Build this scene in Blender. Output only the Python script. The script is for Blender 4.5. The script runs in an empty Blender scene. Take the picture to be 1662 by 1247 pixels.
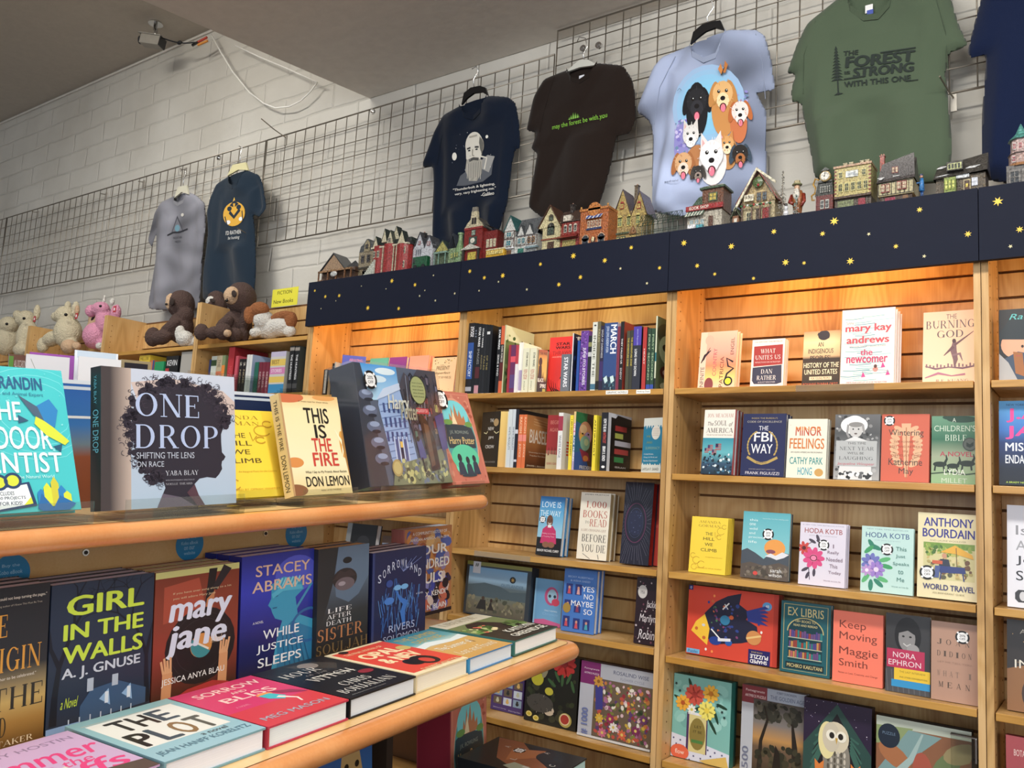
import bpy, bmesh, math, random
from mathutils import Matrix, Vector
C = bpy.context.scene.collection
PI = math.pi
# ---------------------------------------------------------------- camera
IMW, IMH = 1662.0, 1247.0
FPX = 1378.1; YAW = 0.62421; PIT = -0.12915; ROL = 0.05965
def _rot(ax, a):
 return Matrix.Rotation(a, 3, ax)
RC = _rot('Z', ROL) @ _rot('X', PIT) @ _rot('Y', YAW) @ Matrix(((1,0,0),(0,0,-1),(0,1,0)))   # world -> camera (x right, y down, z forward)
RT = RC.transposed()
cam = bpy.data.cameras.new('camera'); camo = bpy.data.objects.new('camera', cam); C.objects.link(camo)
cm = Matrix((RT.col[0], -RT.col[1], -RT.col[2])).transposed().to_4x4()
camo.matrix_world = cm
cam.sensor_fit = 'HORIZONTAL'; cam.sensor_width = 36.0; cam.lens = 36.0*FPX/IMW
cam.clip_start = 0.02; cam.clip_end = 60
bpy.context.scene.camera = camo
# ---------------------------------------------------------------- light
FLOOR = -1.4; WALLY = 2.93; ZLO = 2.0; ZHI = 2.82
sc = bpy.context.scene
sc.view_settings.view_transform = 'Standard'; sc.view_settings.look = 'None'
sc.view_settings.gamma = 1.0; sc.view_settings.exposure = 0.12
sc.cycles.transparent_max_bounces = 24
try: sc.view_settings.use_curve_mapping = False
except Exception: pass
w = bpy.data.worlds.new('world'); sc.world = w; w.use_nodes = True
w.node_tree.nodes['Background'].inputs[0].default_value = (0.80, 0.88, 1.0, 1); w.node_tree.nodes['Background'].inputs[1].default_value = 0.75
def area(name, loc, target, sx, sy, power, col, spread=PI):
 l = bpy.data.lights.new(name, 'AREA'); l.shape = 'RECTANGLE'; l.size = sx; l.size_y = sy; l.energy = power; l.color = col; l.spread = spread
 o = bpy.data.objects.new(name, l); C.objects.link(o); o.location = loc
 o.rotation_euler = (Vector(target)-Vector(loc)).to_track_quat('-Z', 'Y').to_euler(); return o
area('assumed_front_light', (0.6, -4.3, 1.0), (-1.2, 2.0, -0.1), 5.0, 2.8, 125, (0.90, 0.95, 1.0))  # unseen soft light assumed behind the camera; no window is built
area('side_fill_light', (4.3, -1.4, 0.7), (-1.3, 1.0, -0.2), 3.6, 2.4, 120, (0.92, 0.96, 1.0))  # unseen fill light added on the right to brighten the table face
area('assumed_overhead_light', (-0.9, 0.75, 1.95), (-0.9, 1.6, 0.0), 1.2, 0.3, 46, (1.0, 0.96, 0.88))  # unseen overhead light assumed above the middle cases; no fixture is built
area('assumed_overhead_light', (-3.9, 0.9, 2.75), (-3.9, 1.6, 0.0), 1.2, 0.3, 60, (1.0, 0.97, 0.90))  # assumed overhead light for the left part, without a lamp body
area('assumed_overhead_light', (0.9, 0.75, 1.95), (0.8, 1.6, 0.0), 1.2, 0.3, 30, (1.0, 0.96, 0.88))  # assumed overhead light on the right, again without a fixture
# ---------------------------------------------------------------- colour + materials
def lin(h):
 if h is None: return (0.8, 0.8, 0.8)
 if isinstance(h, (tuple, list)): return tuple(h)
 v = [int(h[i:i+2], 16)/255.0 for i in (0, 2, 4)]
 return tuple(((c/12.92) if c <= 0.04045 else ((c+0.055)/1.055)**2.4) for c in v)
MATS = {}
def newmat(name):
 m = bpy.data.materials.new(name); m.use_nodes = True; nt = m.node_tree; b = nt.nodes['Principled BSDF']
 MATS[name] = m; return m, nt, b
def N(nt, t, **k):
 n = nt.nodes.new(t)
 for a, v in k.items():
  if a in n.inputs: n.inputs[a].default_value = v
  else: setattr(n, a, v)
 return n
def ramp(nt, stops):
 r = nt.nodes.new('ShaderNodeValToRGB'); e = r.color_ramp.elements
 while len(e) < len(stops): e.new(0.5)
 for x, (p, c) in zip(e, stops): x.position = p; x.color = (*lin(c), 1)
 return r
def attrmat(name, rough, coat=0.0, spec=0.5, bump=0.0, nscale=60, sheen=0.0, vary=0.0, metal=0.0):
 m, nt, b = newmat(name)
 a = N(nt, 'ShaderNodeVertexColor', layer_name='Col')
 no = N(nt, 'ShaderNodeTexNoise', Scale=nscale, Detail=4.0)
 tc = N(nt, 'ShaderNodeTexCoord'); nt.links.new(tc.outputs['Object'], no.inputs['Vector'])
 if vary > 0:
  hs = N(nt, 'ShaderNodeMapRange'); hs.inputs['To Min'].default_value = 1-vary; hs.inputs['To Max'].default_value = 1+vary
  nt.links.new(no.outputs['Fac'], hs.inputs['Value'])
  mx = N(nt, 'ShaderNodeVectorMath', operation='SCALE'); nt.links.new(a.outputs['Color'], mx.inputs[0]); nt.links.new(hs.outputs[0], mx.inputs['Scale'])
  nt.links.new(mx.outputs[0], b.inputs['Base Color'])
 else:
  hs = N(nt, 'ShaderNodeHueSaturation'); hs.inputs['Saturation'].default_value = 0.96; nt.links.new(a.outputs['Color'], hs.inputs['Color']); nt.links.new(hs.outputs[0], b.inputs['Base Color'])
 b.inputs['Roughness'].default_value = rough; b.inputs['Metallic'].default_value = metal
 b.inputs['Coat Weight'].default_value = coat; b.inputs['Coat Roughness'].default_value = 0.15
 b.inputs['Specular IOR Level'].default_value = spec; b.inputs['Sheen Weight'].default_value = sheen
 if bump > 0:
  bp = N(nt, 'ShaderNodeBump', Strength=bump, Distance=0.01); nt.links.new(no.outputs['Fac'], bp.inputs['Height']); nt.links.new(bp.outputs[0], b.inputs['Normal'])
 return m
attrmat('print', 0.42, 0.15, 0.4)
attrmat('matte_print', 0.75, 0.0, 0.25)
attrmat('ceramic', 0.3, 0.3, 0.5, bump=0.5, nscale=170, vary=0.45)
for n_ in MATS['ceramic'].node_tree.nodes:
 if n_.type == 'MAP_RANGE': n_.inputs['From Min'].default_value = 0.3; n_.inputs['From Max'].default_value = 0.65; n_.inputs['To Min'].default_value = 0.32; n_.inputs['To Max'].default_value = 1.0
attrmat('cloth', 0.95, 0.0, 0.1, bump=0.15, nscale=500, sheen=0.15)
attrmat('paint', 0.5, 0.0, 0.4)
attrmat('plastic', 0.3, 0.0, 0.5)
def fur(name, bump=1.0):
 m = attrmat(name, 0.95, 0, 0.1, bump=bump, nscale=160, sheen=0.4, vary=0.28); return m
fur('plush')
def wood(name, dark, mid, light, rough=0.42, vert=True, sc_=1.0, coat=0.1, strength=1.0):
 m, nt, b = newmat(name)
 tc = N(nt, 'ShaderNodeTexCoord'); mp = N(nt, 'ShaderNodeMapping')
 s = (5, 5, 0.9) if vert else (0.9, 5, 5)
 mp.inputs['Scale'].default_value = tuple(q*sc_ for q in s)
 nt.links.new(tc.outputs['Object'], mp.inputs['Vector'])
 n1 = N(nt, 'ShaderNodeTexNoise', Scale=1.5, Detail=0.5, Distortion=0.3); nt.links.new(mp.outputs[0], n1.inputs['Vector'])
 m0 = N(nt, 'ShaderNodeMath', operation='MULTIPLY'); m0.inputs[1].default_value = 75.0; nt.links.new(n1.outputs['Fac'], m0.inputs[0])
 w1 = N(nt, 'ShaderNodeMath', operation='SINE'); nt.links.new(m0.outputs[0], w1.inputs[0])
 mp2 = N(nt, 'ShaderNodeMapping'); mp2.inputs['Scale'].default_value = (240, 240, 7) if vert else (7, 240, 240)
 nt.links.new(tc.outputs['Object'], mp2.inputs['Vector'])
 n2 = N(nt, 'ShaderNodeTexNoise', Scale=1.0, Detail=3.0); nt.links.new(mp2.outputs[0], n2.inputs['Vector'])
 a1 = N(nt, 'ShaderNodeMath', operation='MULTIPLY_ADD'); a1.inputs[1].default_value = 0.07*strength; nt.links.new(w1.outputs[0], a1.inputs[0]); nt.links.new(n1.outputs['Fac'], a1.inputs[2])
 a2 = N(nt, 'ShaderNodeMath', operation='MULTIPLY_ADD'); a2.inputs[1].default_value = 0.35; nt.links.new(n2.outputs['Fac'], a2.inputs[0]); nt.links.new(a1.outputs[0], a2.inputs[2])
 r = ramp(nt, [(0.42, dark), (0.66, mid), (0.92, light)]); nt.links.new(a2.outputs[0], r.inputs[0])
 nt.links.new(r.outputs[0], b.inputs['Base Color']); b.inputs['Roughness'].default_value = rough; b.inputs['Coat Weight'].default_value = coat
 return m
wood('oak', 'a8804a', 'c69c62', 'd8b27c')
wood('oak_edge', 'a4752e', 'bd8b40', 'cb9c52', vert=False, rough=0.35)
wood('oak_slat', 'a87c48', 'c29a62', 'd0ac76', strength=1.2, sc_=1.3)
wood('maple', 'cfa468', 'd8b176', 'e0bd86', vert=False, rough=0.3, strength=0.3)
wood('bullnose', 'c88048', 'd28a50', 'd99860', vert=False, rough=0.28, strength=0.25, coat=0.4)
def simple(name, col, rough=0.5, metal=0.0, trans=None, bump=None, emis=None, coat=0):
 m, nt, b = newmat(name)
 tc = N(nt, 'ShaderNodeTexCoord'); no = N(nt, 'ShaderNodeTexNoise', Scale=(bump[0] if bump else 30), Detail=5.0); nt.links.new(tc.outputs['Object'], no.inputs['Vector'])
 c = lin(col); k = 0.10
 mx = N(nt, 'ShaderNodeMix', data_type='RGBA'); mx.inputs['A'].default_value = (*[q*(1-k) for q in c], 1); mx.inputs['B'].default_value = (*[min(1, q*(1+k)) for q in c], 1)
 nt.links.new(no.outputs['Fac'], mx.inputs['Factor']); nt.links.new(mx.outputs['Result'], b.inputs['Base Color'])
 b.inputs['Roughness'].default_value = rough; b.inputs['Metallic'].default_value = metal; b.inputs['Coat Weight'].default_value = coat
 if bump:
  bp = N(nt, 'ShaderNodeBump', Strength=bump[1], Distance=bump[2]); nt.links.new(no.outputs['Fac'], bp.inputs['Height']); nt.links.new(bp.outputs[0], b.inputs['Normal'])
 if emis: b.inputs['Emission Color'].default_value = (*lin(emis[0]), 1); b.inputs['Emission Strength'].default_value = emis[1]
 return m
simple('ceiling_paint', 'beb6aa', 0.9, bump=(25, 0.15, 0.01))
simple('soffit_paint', 'd6d0c8', 0.9, bump=(18, 0.15, 0.01))
simple('floor_carpet', '5a4a3c', 0.95, bump=(200, 0.5, 0.01))
simple('wire', '989084', 0.36, 0.75)
simple('chrome', 'd0d0d0', 0.18, 1.0)
simple('black_plastic', '17171a', 0.35)
simple('groove', '6a4420', 0.8)
simple('valance_navy', '0b1226', 0.7, bump=(14, 0.1, 0.01)); MATS['valance_navy'].node_tree.nodes['Principled BSDF'].inputs['Specular IOR Level'].default_value = 0.25
simple('star_gold', 'e9c33c', 0.45)
simple('star_pale', 'cfc79a', 0.5)
simple('white_cable', 'f2f0ea', 0.5)
simple('grey_metal', '9a958c', 0.4, 0.3)
simple('dark_base', '33261c', 0.7)
simple('lamp_white', 'fff0d0', 0.5, emis=('ffc070', 3.0))
def mk_wall():
 m, nt, b = newmat('painted_brick')
 tc = N(nt, 'ShaderNodeTexCoord'); sep = N(nt, 'ShaderNodeSeparateXYZ'); nt.links.new(tc.outputs['Object'], sep.inputs[0])
 cb = N(nt, 'ShaderNodeCombineXYZ'); nt.links.new(sep.outputs['X'], cb.inputs['X']); nt.links.new(sep.outputs['Z'], cb.inputs['Y'])
 nz = N(nt, 'ShaderNodeTexNoise', Scale=5.0, Detail=3.0); nt.links.new(cb.outputs[0], nz.inputs['Vector'])
 ma = N(nt, 'ShaderNodeVectorMath', operation='MULTIPLY_ADD'); ma.inputs[1].default_value = (0.035, 0.035, 0); nt.links.new(nz.outputs['Color'], ma.inputs[0]); nt.links.new(cb.outputs[0], ma.inputs[2])
 br = N(nt, 'ShaderNodeTexBrick', Scale=1.0); nt.links.new(ma.outputs[0], br.inputs['Vector'])
 br.inputs['Brick Width'].default_value = 0.40; br.inputs['Row Height'].default_value = 0.145; br.inputs['Mortar Size'].default_value = 0.010; br.inputs['Mortar Smooth'].default_value = 1.0
 br.inputs['Color1'].default_value = (1, 1, 1, 1); br.inputs['Color2'].default_value = (0.8, 0.8, 0.8, 1); br.inputs['Mortar'].default_value = (0, 0, 0, 1)
 n2 = N(nt, 'ShaderNodeTexNoise', Scale=14.0, Detail=8.0); nt.links.new(tc.outputs['Object'], n2.inputs['Vector'])
 n3 = N(nt, 'ShaderNodeTexNoise', Scale=2.2, Detail=4.0); nt.links.new(tc.outputs['Object'], n3.inputs['Vector'])
 h = N(nt, 'ShaderNodeMath', operation='MULTIPLY_ADD'); h.inputs[1].default_value = 0.5; nt.links.new(n2.outputs['Fac'], h.inputs[0]); nt.links.new(br.outputs['Color'], h.inputs[2])
 bp = N(nt, 'ShaderNodeBump', Strength=0.55, Distance=0.012); nt.links.new(h.outputs[0], bp.inputs['Height']); nt.links.new(bp.outputs[0], b.inputs['Normal'])
 r = ramp(nt, [(0.25, 'bcb7ad'), (0.6, 'cac6bd'), (0.85, 'd4d0c8')]); nt.links.new(n3.outputs['Fac'], r.inputs[0]); nt.links.new(r.outputs[0], b.inputs['Base Color'])
 b.inputs['Roughness'].default_value = 0.6
mk_wall()
def mk_pages():
 m, nt, b = newmat('pages')
 a = N(nt, 'ShaderNodeVertexColor', layer_name='Col')
 tc = N(nt, 'ShaderNodeTexCoord'); mp = N(nt, 'ShaderNodeMapping'); mp.inputs['Scale'].default_value = (1, 900, 1); nt.links.new(tc.outputs['Object'], mp.inputs[0])
 no = N(nt, 'ShaderNodeTexNoise', Scale=1.0, Detail=1.0); nt.links.new(mp.outputs[0], no.inputs['Vector'])
 mr = N(nt, 'ShaderNodeMapRange'); mr.inputs['To Min'].default_value = 0.85; mr.inputs['To Max'].default_value = 1.1; nt.links.new(no.outputs['Fac'], mr.inputs[0])
 sc2 = N(nt, 'ShaderNodeVectorMath', operation='SCALE'); nt.links.new(a.outputs['Color'], sc2.inputs[0]); nt.links.new(mr.outputs[0], sc2.inputs['Scale']); nt.links.new(sc2.outputs[0], b.inputs['Base Color'])
 b.inputs['Roughness'].default_value = 0.85
mk_pages()
def mk_clear(name, tint, gl=0.12):
 m, nt, b = newmat(name); nt.nodes.remove(b)
 out = [n for n in nt.nodes if n.type == 'OUTPUT_MATERIAL'][0]
 t = N(nt, 'ShaderNodeBsdfTransparent'); t.inputs[0].default_value = (*tint, 1)
 g = N(nt, 'ShaderNodeBsdfGlossy'); g.inputs['Roughness'].default_value = 0.06
 lw = N(nt, 'ShaderNodeLayerWeight'); pw = N(nt, 'ShaderNodeMath', operation='POWER'); pw.inputs[1].default_value = 4.0; nt.links.new(lw.outputs['Facing'], pw.inputs[0])
 f = N(nt, 'ShaderNodeMath', operation='MULTIPLY_ADD'); f.inputs[1].default_value = 0.5; f.inputs[2].default_value = 0.02; nt.links.new(pw.outputs[0], f.inputs[0])
 no = N(nt, 'ShaderNodeTexNoise', Scale=3.0); tc = N(nt, 'ShaderNodeTexCoord'); nt.links.new(tc.outputs['Object'], no.inputs['Vector'])
 ad = N(nt, 'ShaderNodeMath', operation='MULTIPLY_ADD'); ad.inputs[1].default_value = gl; nt.links.new(no.outputs['Fac'], ad.inputs[0]); nt.links.new(f.outputs[0], ad.inputs[2])
 mx = N(nt, 'ShaderNodeMixShader'); nt.links.new(ad.outputs[0], mx.inputs[0]); nt.links.new(t.outputs[0], mx.inputs[1]); nt.links.new(g.outputs[0], mx.inputs[2]); nt.links.new(mx.outputs[0], out.inputs[0])
mk_clear('acrylic', (0.92, 0.94, 0.93)); mk_clear('shrink_wrap', (0.97, 0.97, 0.97), 0.08)
# ---------------------------------------------------------------- mesh builder
WHITE = (0.8, 0.8, 0.8)
class MB:
 def __init__(s): s.wins = []; s.v = []; s.f = []; s.m = []; s.c = []; s.T = None
 def add(s, vs, fs, mat='print', col=WHITE, cols=None):
  o = len(s.v)
  if s.T is not None: vs = [tuple(s.T @ Vector(p)) for p in vs]
  s.v += [tuple(p) for p in vs]; c = lin(col)
  for k, f in enumerate(fs):
   s.f.append([i+o for i in f]); s.m.append(mat)
   if cols is None: s.c.append([c]*len(f))
   elif callable(cols): s.c.append([cols(vs[i]) for i in f])
   else: s.c.append([lin(cols[i]) for i in f])
 def box(s, x0, x1, y0, y1, z0, z1, mat='print', col=WHITE, skip=''):
  vs = [(x0,y0,z0),(x1,y0,z0),(x1,y1,z0),(x0,y1,z0),(x0,y0,z1),(x1,y0,z1),(x1,y1,z1),(x0,y1,z1)]
  F = {'b': (0,3,2,1), 't': (4,5,6,7), 'f': (0,1,5,4), 'k': (2,3,7,6), 'l': (3,0,4,7), 'r': (1,2,6,5)}
  s.add(vs, [F[k] for k in F if k not in skip], mat, col)
 def tube(s, pts, r, mat='wire', col=WHITE, n=6, caps=True, closed=False):
  pts = [Vector(p) for p in pts]; vs = []; m = len(pts); up = Vector((0.13, 0.21, 0.97)).normalized()
  for i, p in enumerate(pts):
   a = pts[i-1] if (i > 0 or closed) else p; b = pts[(i+1) % m] if (i < m-1 or closed) else p
   d = (b-a); d = d.normalized() if d.length > 1e-9 else Vector((0, 0, 1))
   u = d.cross(up); u = u.normalized() if u.length > 1e-4 else d.cross(Vector((1, 0, 0))).normalized()
   w_ = d.cross(u); rr = r[i] if isinstance(r, (list, tuple)) else r
   vs += [p+(u*math.cos(2*PI*k/n)+w_*math.sin(2*PI*k/n))*rr for k in range(n)]
  fs = [(i*n+k, i*n+(k+1) % n, ((i+1) % m)*n+(k+1) % n, ((i+1) % m)*n+k) for i in range(m if closed else m-1) for k in range(n)]
  if caps and not closed: fs += [tuple(range(n))[::-1], tuple((m-1)*n+k for k in range(n))]
  s.add(vs, fs, mat, col)
 def cyl(s, c, r, h, mat='print', col=WHITE, n=16, r2=None, axis='z'):
  r2 = r if r2 is None else r2; vs = []
  for q, (rr, zz) in enumerate(((r, 0), (r2, h))):
   for k in range(n):
    a = 2*PI*k/n; p = (rr*math.cos(a), rr*math.sin(a), zz)
    if axis == 'y': p = (p[0], p[2], p[1])
    if axis == 'x': p = (p[2], p[0], p[1])
    vs.append((c[0]+p[0], c[1]+p[1], c[2]+p[2]))
  s.add(vs, [(k, (k+1) % n, n+(k+1) % n, n+k) for k in range(n)]+[tuple(range(n))[::-1], tuple(range(n, 2*n))], mat, col)
 def ell(s, c, r, mat='print', col=WHITE, nu=16, nv=10, rot=None):
  vs = []; fs = []
  for j in range(nv+1):
   t = PI*j/nv
   for i in range(nu):
    p = Vector((r[0]*math.sin(t)*math.cos(2*PI*i/nu), r[1]*math.sin(t)*math.sin(2*PI*i/nu), r[2]*math.cos(t)))
    if rot is not None: p = rot @ p
    vs.append(p+Vector(c))
  for j in range(nv):
   for i in range(nu): fs.append((j*nu+i, (j+1)*nu+i, (j+1)*nu+(i+1) % nu, j*nu+(i+1) % nu))
  s.add(vs, fs, mat, col)
 def prism(s, pts, y0, y1, mat='print', col=WHITE, mat2=None, col2=None):   # polygon in xz, extruded in y
  n = len(pts); vs = [(p[0], y0, p[1]) for p in pts]+[(p[0], y1, p[1]) for p in pts]
  s.add(vs, [tuple(range(n)), tuple(range(n, 2*n))[::-1]], mat, col)
  s.add(vs, [(k, k+n, (k+1) % n+n, (k+1) % n) for k in range(n)], mat2 or mat, col2 or col)
 def build(s, name, parent=None, M=None, smooth=False, bevel=0.0):
  me = bpy.data.meshes.new(name); me.from_pydata(s.v, [], s.f)
  ms = sorted(set(s.m)); ix = {k: i for i, k in enumerate(ms)}
  for k in ms: me.materials.append(MATS[k])
  me.polygons.foreach_set('material_index', [ix[k] for k in s.m])
  ca = me.color_attributes.new('Col', 'FLOAT_COLOR', 'CORNER')
  flat = []
  for c in s.c:
   for q in c: flat += [q[0], q[1], q[2], 1.0]
  ca.data.foreach_set('color', flat)
  if smooth: me.polygons.foreach_set('use_smooth', [True]*len(me.polygons))
  me.update()
  o = bpy.data.objects.new(name, me); C.objects.link(o)
  if parent is not None: o.parent = parent
  if M is not None: o.matrix_world = M
  if bevel:
   b = o.modifiers.new('bevel', 'BEVEL'); b.width = bevel; b.segments = 2; b.limit_method = 'ANGLE'
  return o
def tag(o, label=None, cat=None, group=None, kind=None):
 if label: o['label'] = label
 if cat: o['category'] = cat
 if group: o['group'] = group
 if kind: o['kind'] = kind
 return o
def thing(name, label, cat, M=None, group=None):
 o = bpy.data.objects.new(name, None); C.objects.link(o); o.empty_display_size = 0.05
 if M is not None: o.matrix_world = M
 return tag(o, label, cat, group)
def T3(x, y, z): return Matrix.Translation((x, y, z))
def M4(r, b, u, o):
 m = Matrix((r, b, u)).transposed().to_4x4(); m.translation = o; return m
# ---------------------------------------------------------------- pixel of the photograph -> point of a known plane
def ray(px, py): return RT @ Vector(((px-IMW/2)/FPX, (py-IMH/2)/FPX, 1.0))
def atY(px, py, Y): v = ray(px, py); return v*(Y/v.y)
def atZ(px, py, Z): v = ray(px, py); return v*(Z/v.z)
# two frames: the wall cases (right, back, up) and the display table, which leans a few degrees along its length
WF = Matrix.Identity(3)
tt = (RT @ Vector((1735-831, 731-623.5, FPX))).normalized()
tx = Vector((1, 0, 0)); tx = (tx - tt*tx.dot(tt)).normalized(); tn = tx.cross(tt)
TF = Matrix((tt, -tx, tn)).transposed()      # columns: right (along the table), back, up
TM = Matrix((tx, tt, tn)).transposed().to_4x4()   # table coordinates (x_T, y_T, z_T) -> world
def fray(F, px, py): return F.transposed() @ ray(px, py)
def fatB(F, px, py, b): v = fray(F, px, py); return v*(b/v.y)
def fatU(F, px, py, u): v = fray(F, px, py); return v*(u/v.z)
# ---------------------------------------------------------------- flat printing on a face: u 0..1 left-right, v 0..1 top-bottom
_tc = {}
def textmesh(s, bold=0.0, sh=0.0):
 k = (s, bold, sh)
 if k in _tc: return _tc[k]
 cu = bpy.data.curves.new('t', 'FONT'); cu.body = s; cu.shear = sh; cu.resolution_u = 3; cu.fill_mode = 'FRONT'
 ob = bpy.data.objects.new('t', cu); me = ob.to_mesh()
 vs = [(v.co.x, v.co.y) for v in me.vertices]; fs = [tuple(p.vertices) for p in me.polygons]
 if bold > 0 and vs:      # heavier letters: the same letters a hair apart
  n = len(vs); sh_ = [(0, 0), (bold*.5, 0), (-bold*.5, 0), (0, bold*.25), (0, -bold*.25)]
  vs = [(x+a, y+b, l) for l, (a, b) in enumerate(sh_) for x, y in vs]; fs = [tuple(i+n*l for i in f) for l in range(5) for f in fs]
 else: vs = [(x, y, 0) for x, y in vs]
 ob.to_mesh_clear(); bpy.data.objects.remove(ob); bpy.data.curves.remove(cu)
 if vs:
  x0 = min(v[0] for v in vs); x1 = max(v[0] for v in vs); y0 = min(v[1] for v in vs); y1 = max(v[1] for v in vs)
  vs = [((x-x0)/max(1e-6, x1-x0), (y-y0)/max(1e-6, y1-y0), l) for x, y, l in vs]
 _tc[k] = (vs, fs); return _tc[k]
# a small high-contrast serif alphabet drawn as strokes, for the covers set in serif capitals
_TK, _TN, _SF = 0.15, 0.045, 0.13
SG = {
 'A': (.86, [('d', .06, 0, .43, 1, _TN), ('d', .78, 0, .43, 1, _TK), ('h', .2, .62, .3), ('f', .06, 0), ('f', .78, 0)]),
 'B': (.72, [('s', .14, _TK), ('h', .04, .4, 0), ('h', .04, .4, 1), ('h', .14, .4, .53), ('o', .36, .27, .3, .27, -90, 90), ('o', .34, .77, .25, .23, -90, 90)]),
 'C': (.78, [('o', .44, .5, .4, .5, 48, 312), ('s', .72, .03, .66, .92), ('s', .72, .03, .1, .3)]),
 'D': (.84, [('s', .14, _TK), ('h', .04, .4, 0), ('h', .04, .4, 1), ('o', .36, .5, .42, .5, -90, 90)]),
 'E': (.68, [('s', .14, _TK), ('h', .02, .6, 0), ('h', .02, .58, 1), ('h', .14, .44, .52), ('s', .6, .035, 0, .28), ('s', .58, .035, .74, 1), ('s', .44, .03, .42, .62)]),
 'F': (.64, [('s', .14, _TK), ('f', .14, 0), ('h', .02, .58, 1), ('h', .14, .44, .5), ('s', .58, .035, .72, 1), ('s', .44, .03, .4, .6)]),
 'G': (.84, [('o', .44, .5, .4, .5, 48, 330), ('s', .72, .03, .68, .92), ('s', .72, _TK, .04, .42), ('h', .58, .86, .42)]),
 'H': (.88, [('s', .15, _TK), ('s', .73, _TK), ('h', .15, .73, .52), ('f', .15, 0), ('f', .15, 1), ('f', .73, 0), ('f', .73, 1)]),
 'I': (.32, [('s', .16, _TK), ('f', .16, 0), ('f', .16, 1)]),
 'J': (.5, [('s', .34, _TK, .2, 1), ('f', .34, 1), ('o', .2, .2, .21, .2, 180, 360)]),
 'K': (.84, [('s', .14, _TK), ('f', .14, 0), ('f', .14, 1), ('d', .2, .4, .7, 1, _TN), ('d', .36, .58, .74, 0, _TK), ('f', .74, 0), ('f', .7, 1)]),
 'L': (.64, [('s', .14, _TK), ('f', .14, 1), ('h', .02, .58, 0), ('s', .58, .035, 0, .3)]),
 'M': (1.02, [('s', .14, _TN), ('s', .86, _TK), ('d', .16, 1, .5, .05, _TK), ('d', .5, .05, .84, 1, _TN), ('f', .14, 0), ('f', .86, 0), ('f', .12, 1), ('f', .88, 1)]),
 'N': (.88, [('s', .14, _TN), ('s', .76, _TN), ('d', .14, 1, .74, 0, _TK), ('f', .14, 0), ('f', .1, 1), ('f', .76, 1)]),
 'O': (.88, [('o', .44, .5, .42, .5, 0, 360)]),
 'P': (.7, [('s', .14, _TK), ('f', .14, 0), ('h', .04, .36, 1), ('h', .14, .36, .45), ('o', .36, .725, .31, .275, -90, 90)]),
 'Q': (.88, [('o', .44, .5, .42, .5, 0, 360), ('d', .48, .15, .8, -.12, _TK)]),
 'R': (.8, [('s', .14, _TK), ('f', .14, 0), ('h', .04, .36, 1), ('h', .14, .36, .48), ('o', .36, .74, .29, .26, -90, 90), ('d', .4, .48, .7, 0, _TK), ('f', .7, 0)]),
 'S': (.62, [('o', .32, .74, .26, .26, 30, 260), ('o', .3, .27, .28, .27, -150, 95), ('s', .54, .03, .7, .94), ('s', .05, .03, .06, .3)]),
 'T': (.76, [('s', .38, _TK), ('f', .38, 0), ('h', .04, .72, 1), ('s', .04, .035, .7, 1), ('s', .72, .035, .7, 1)]),
 'U': (.86, [('s', .15, _TK, .3, 1), ('s', .73, _TN, .3, 1), ('o', .44, .3, .3, .3, 180, 360), ('f', .15, 1), ('f', .73, 1)]),
 'V': (.84, [('d', .08, 1, .42, 0, _TK), ('d', .42, 0, .76, 1, _TN), ('f', .08, 1), ('f', .76, 1)]),
 'W': (1.18, [('d', .08, 1, .36, 0, _TK), ('d', .36, 0, .6, 1, _TN), ('d', .58, 1, .84, 0, _TK), ('d', .84, 0, 1.1, 1, _TN), ('f', .08, 1), ('f', .59, 1), ('f', 1.1, 1)]),
 'X': (.8, [('d', .1, 1, .7, 0, _TK), ('d', .1, 0, .7, 1, _TN), ('f', .1, 0), ('f', .7, 0), ('f', .1, 1), ('f', .7, 1)]),
 'Y': (.8, [('s', .4, _TK, 0, .45), ('d', .08, 1, .4, .42, _TK), ('d', .4, .42, .72, 1, _TN), ('f', .4, 0), ('f', .08, 1), ('f', .72, 1)]),
 'Z': (.7, [('h', .06, .64, 0), ('h', .06, .64, 1), ('d', .1, 0, .58, 1, _TK)]),
 '0': (.66, [('o', .33, .5, .3, .5, 0, 360)]), '1': (.4, [('s', .2, _TK), ('f', .2, 0), ('d', .04, .8, .2, 1, _TN)]),
 ',': (.2, [('s', .1, .1, -.12, .1)]), '.': (.2, [('s', .1, .1, 0, .1)]), "'": (.16, [('s', .08, .07, .72, 1)]), ' ': (.34, []), '&': (.8, [('o', .38, .28, .3, .28, 0, 360), ('o', .36, .78, .2, .22, 0, 360), ('d', .3, .7, .78, 0, .1)]), '-': (.4, [('h', .06, .34, .4)]),
}
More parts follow.
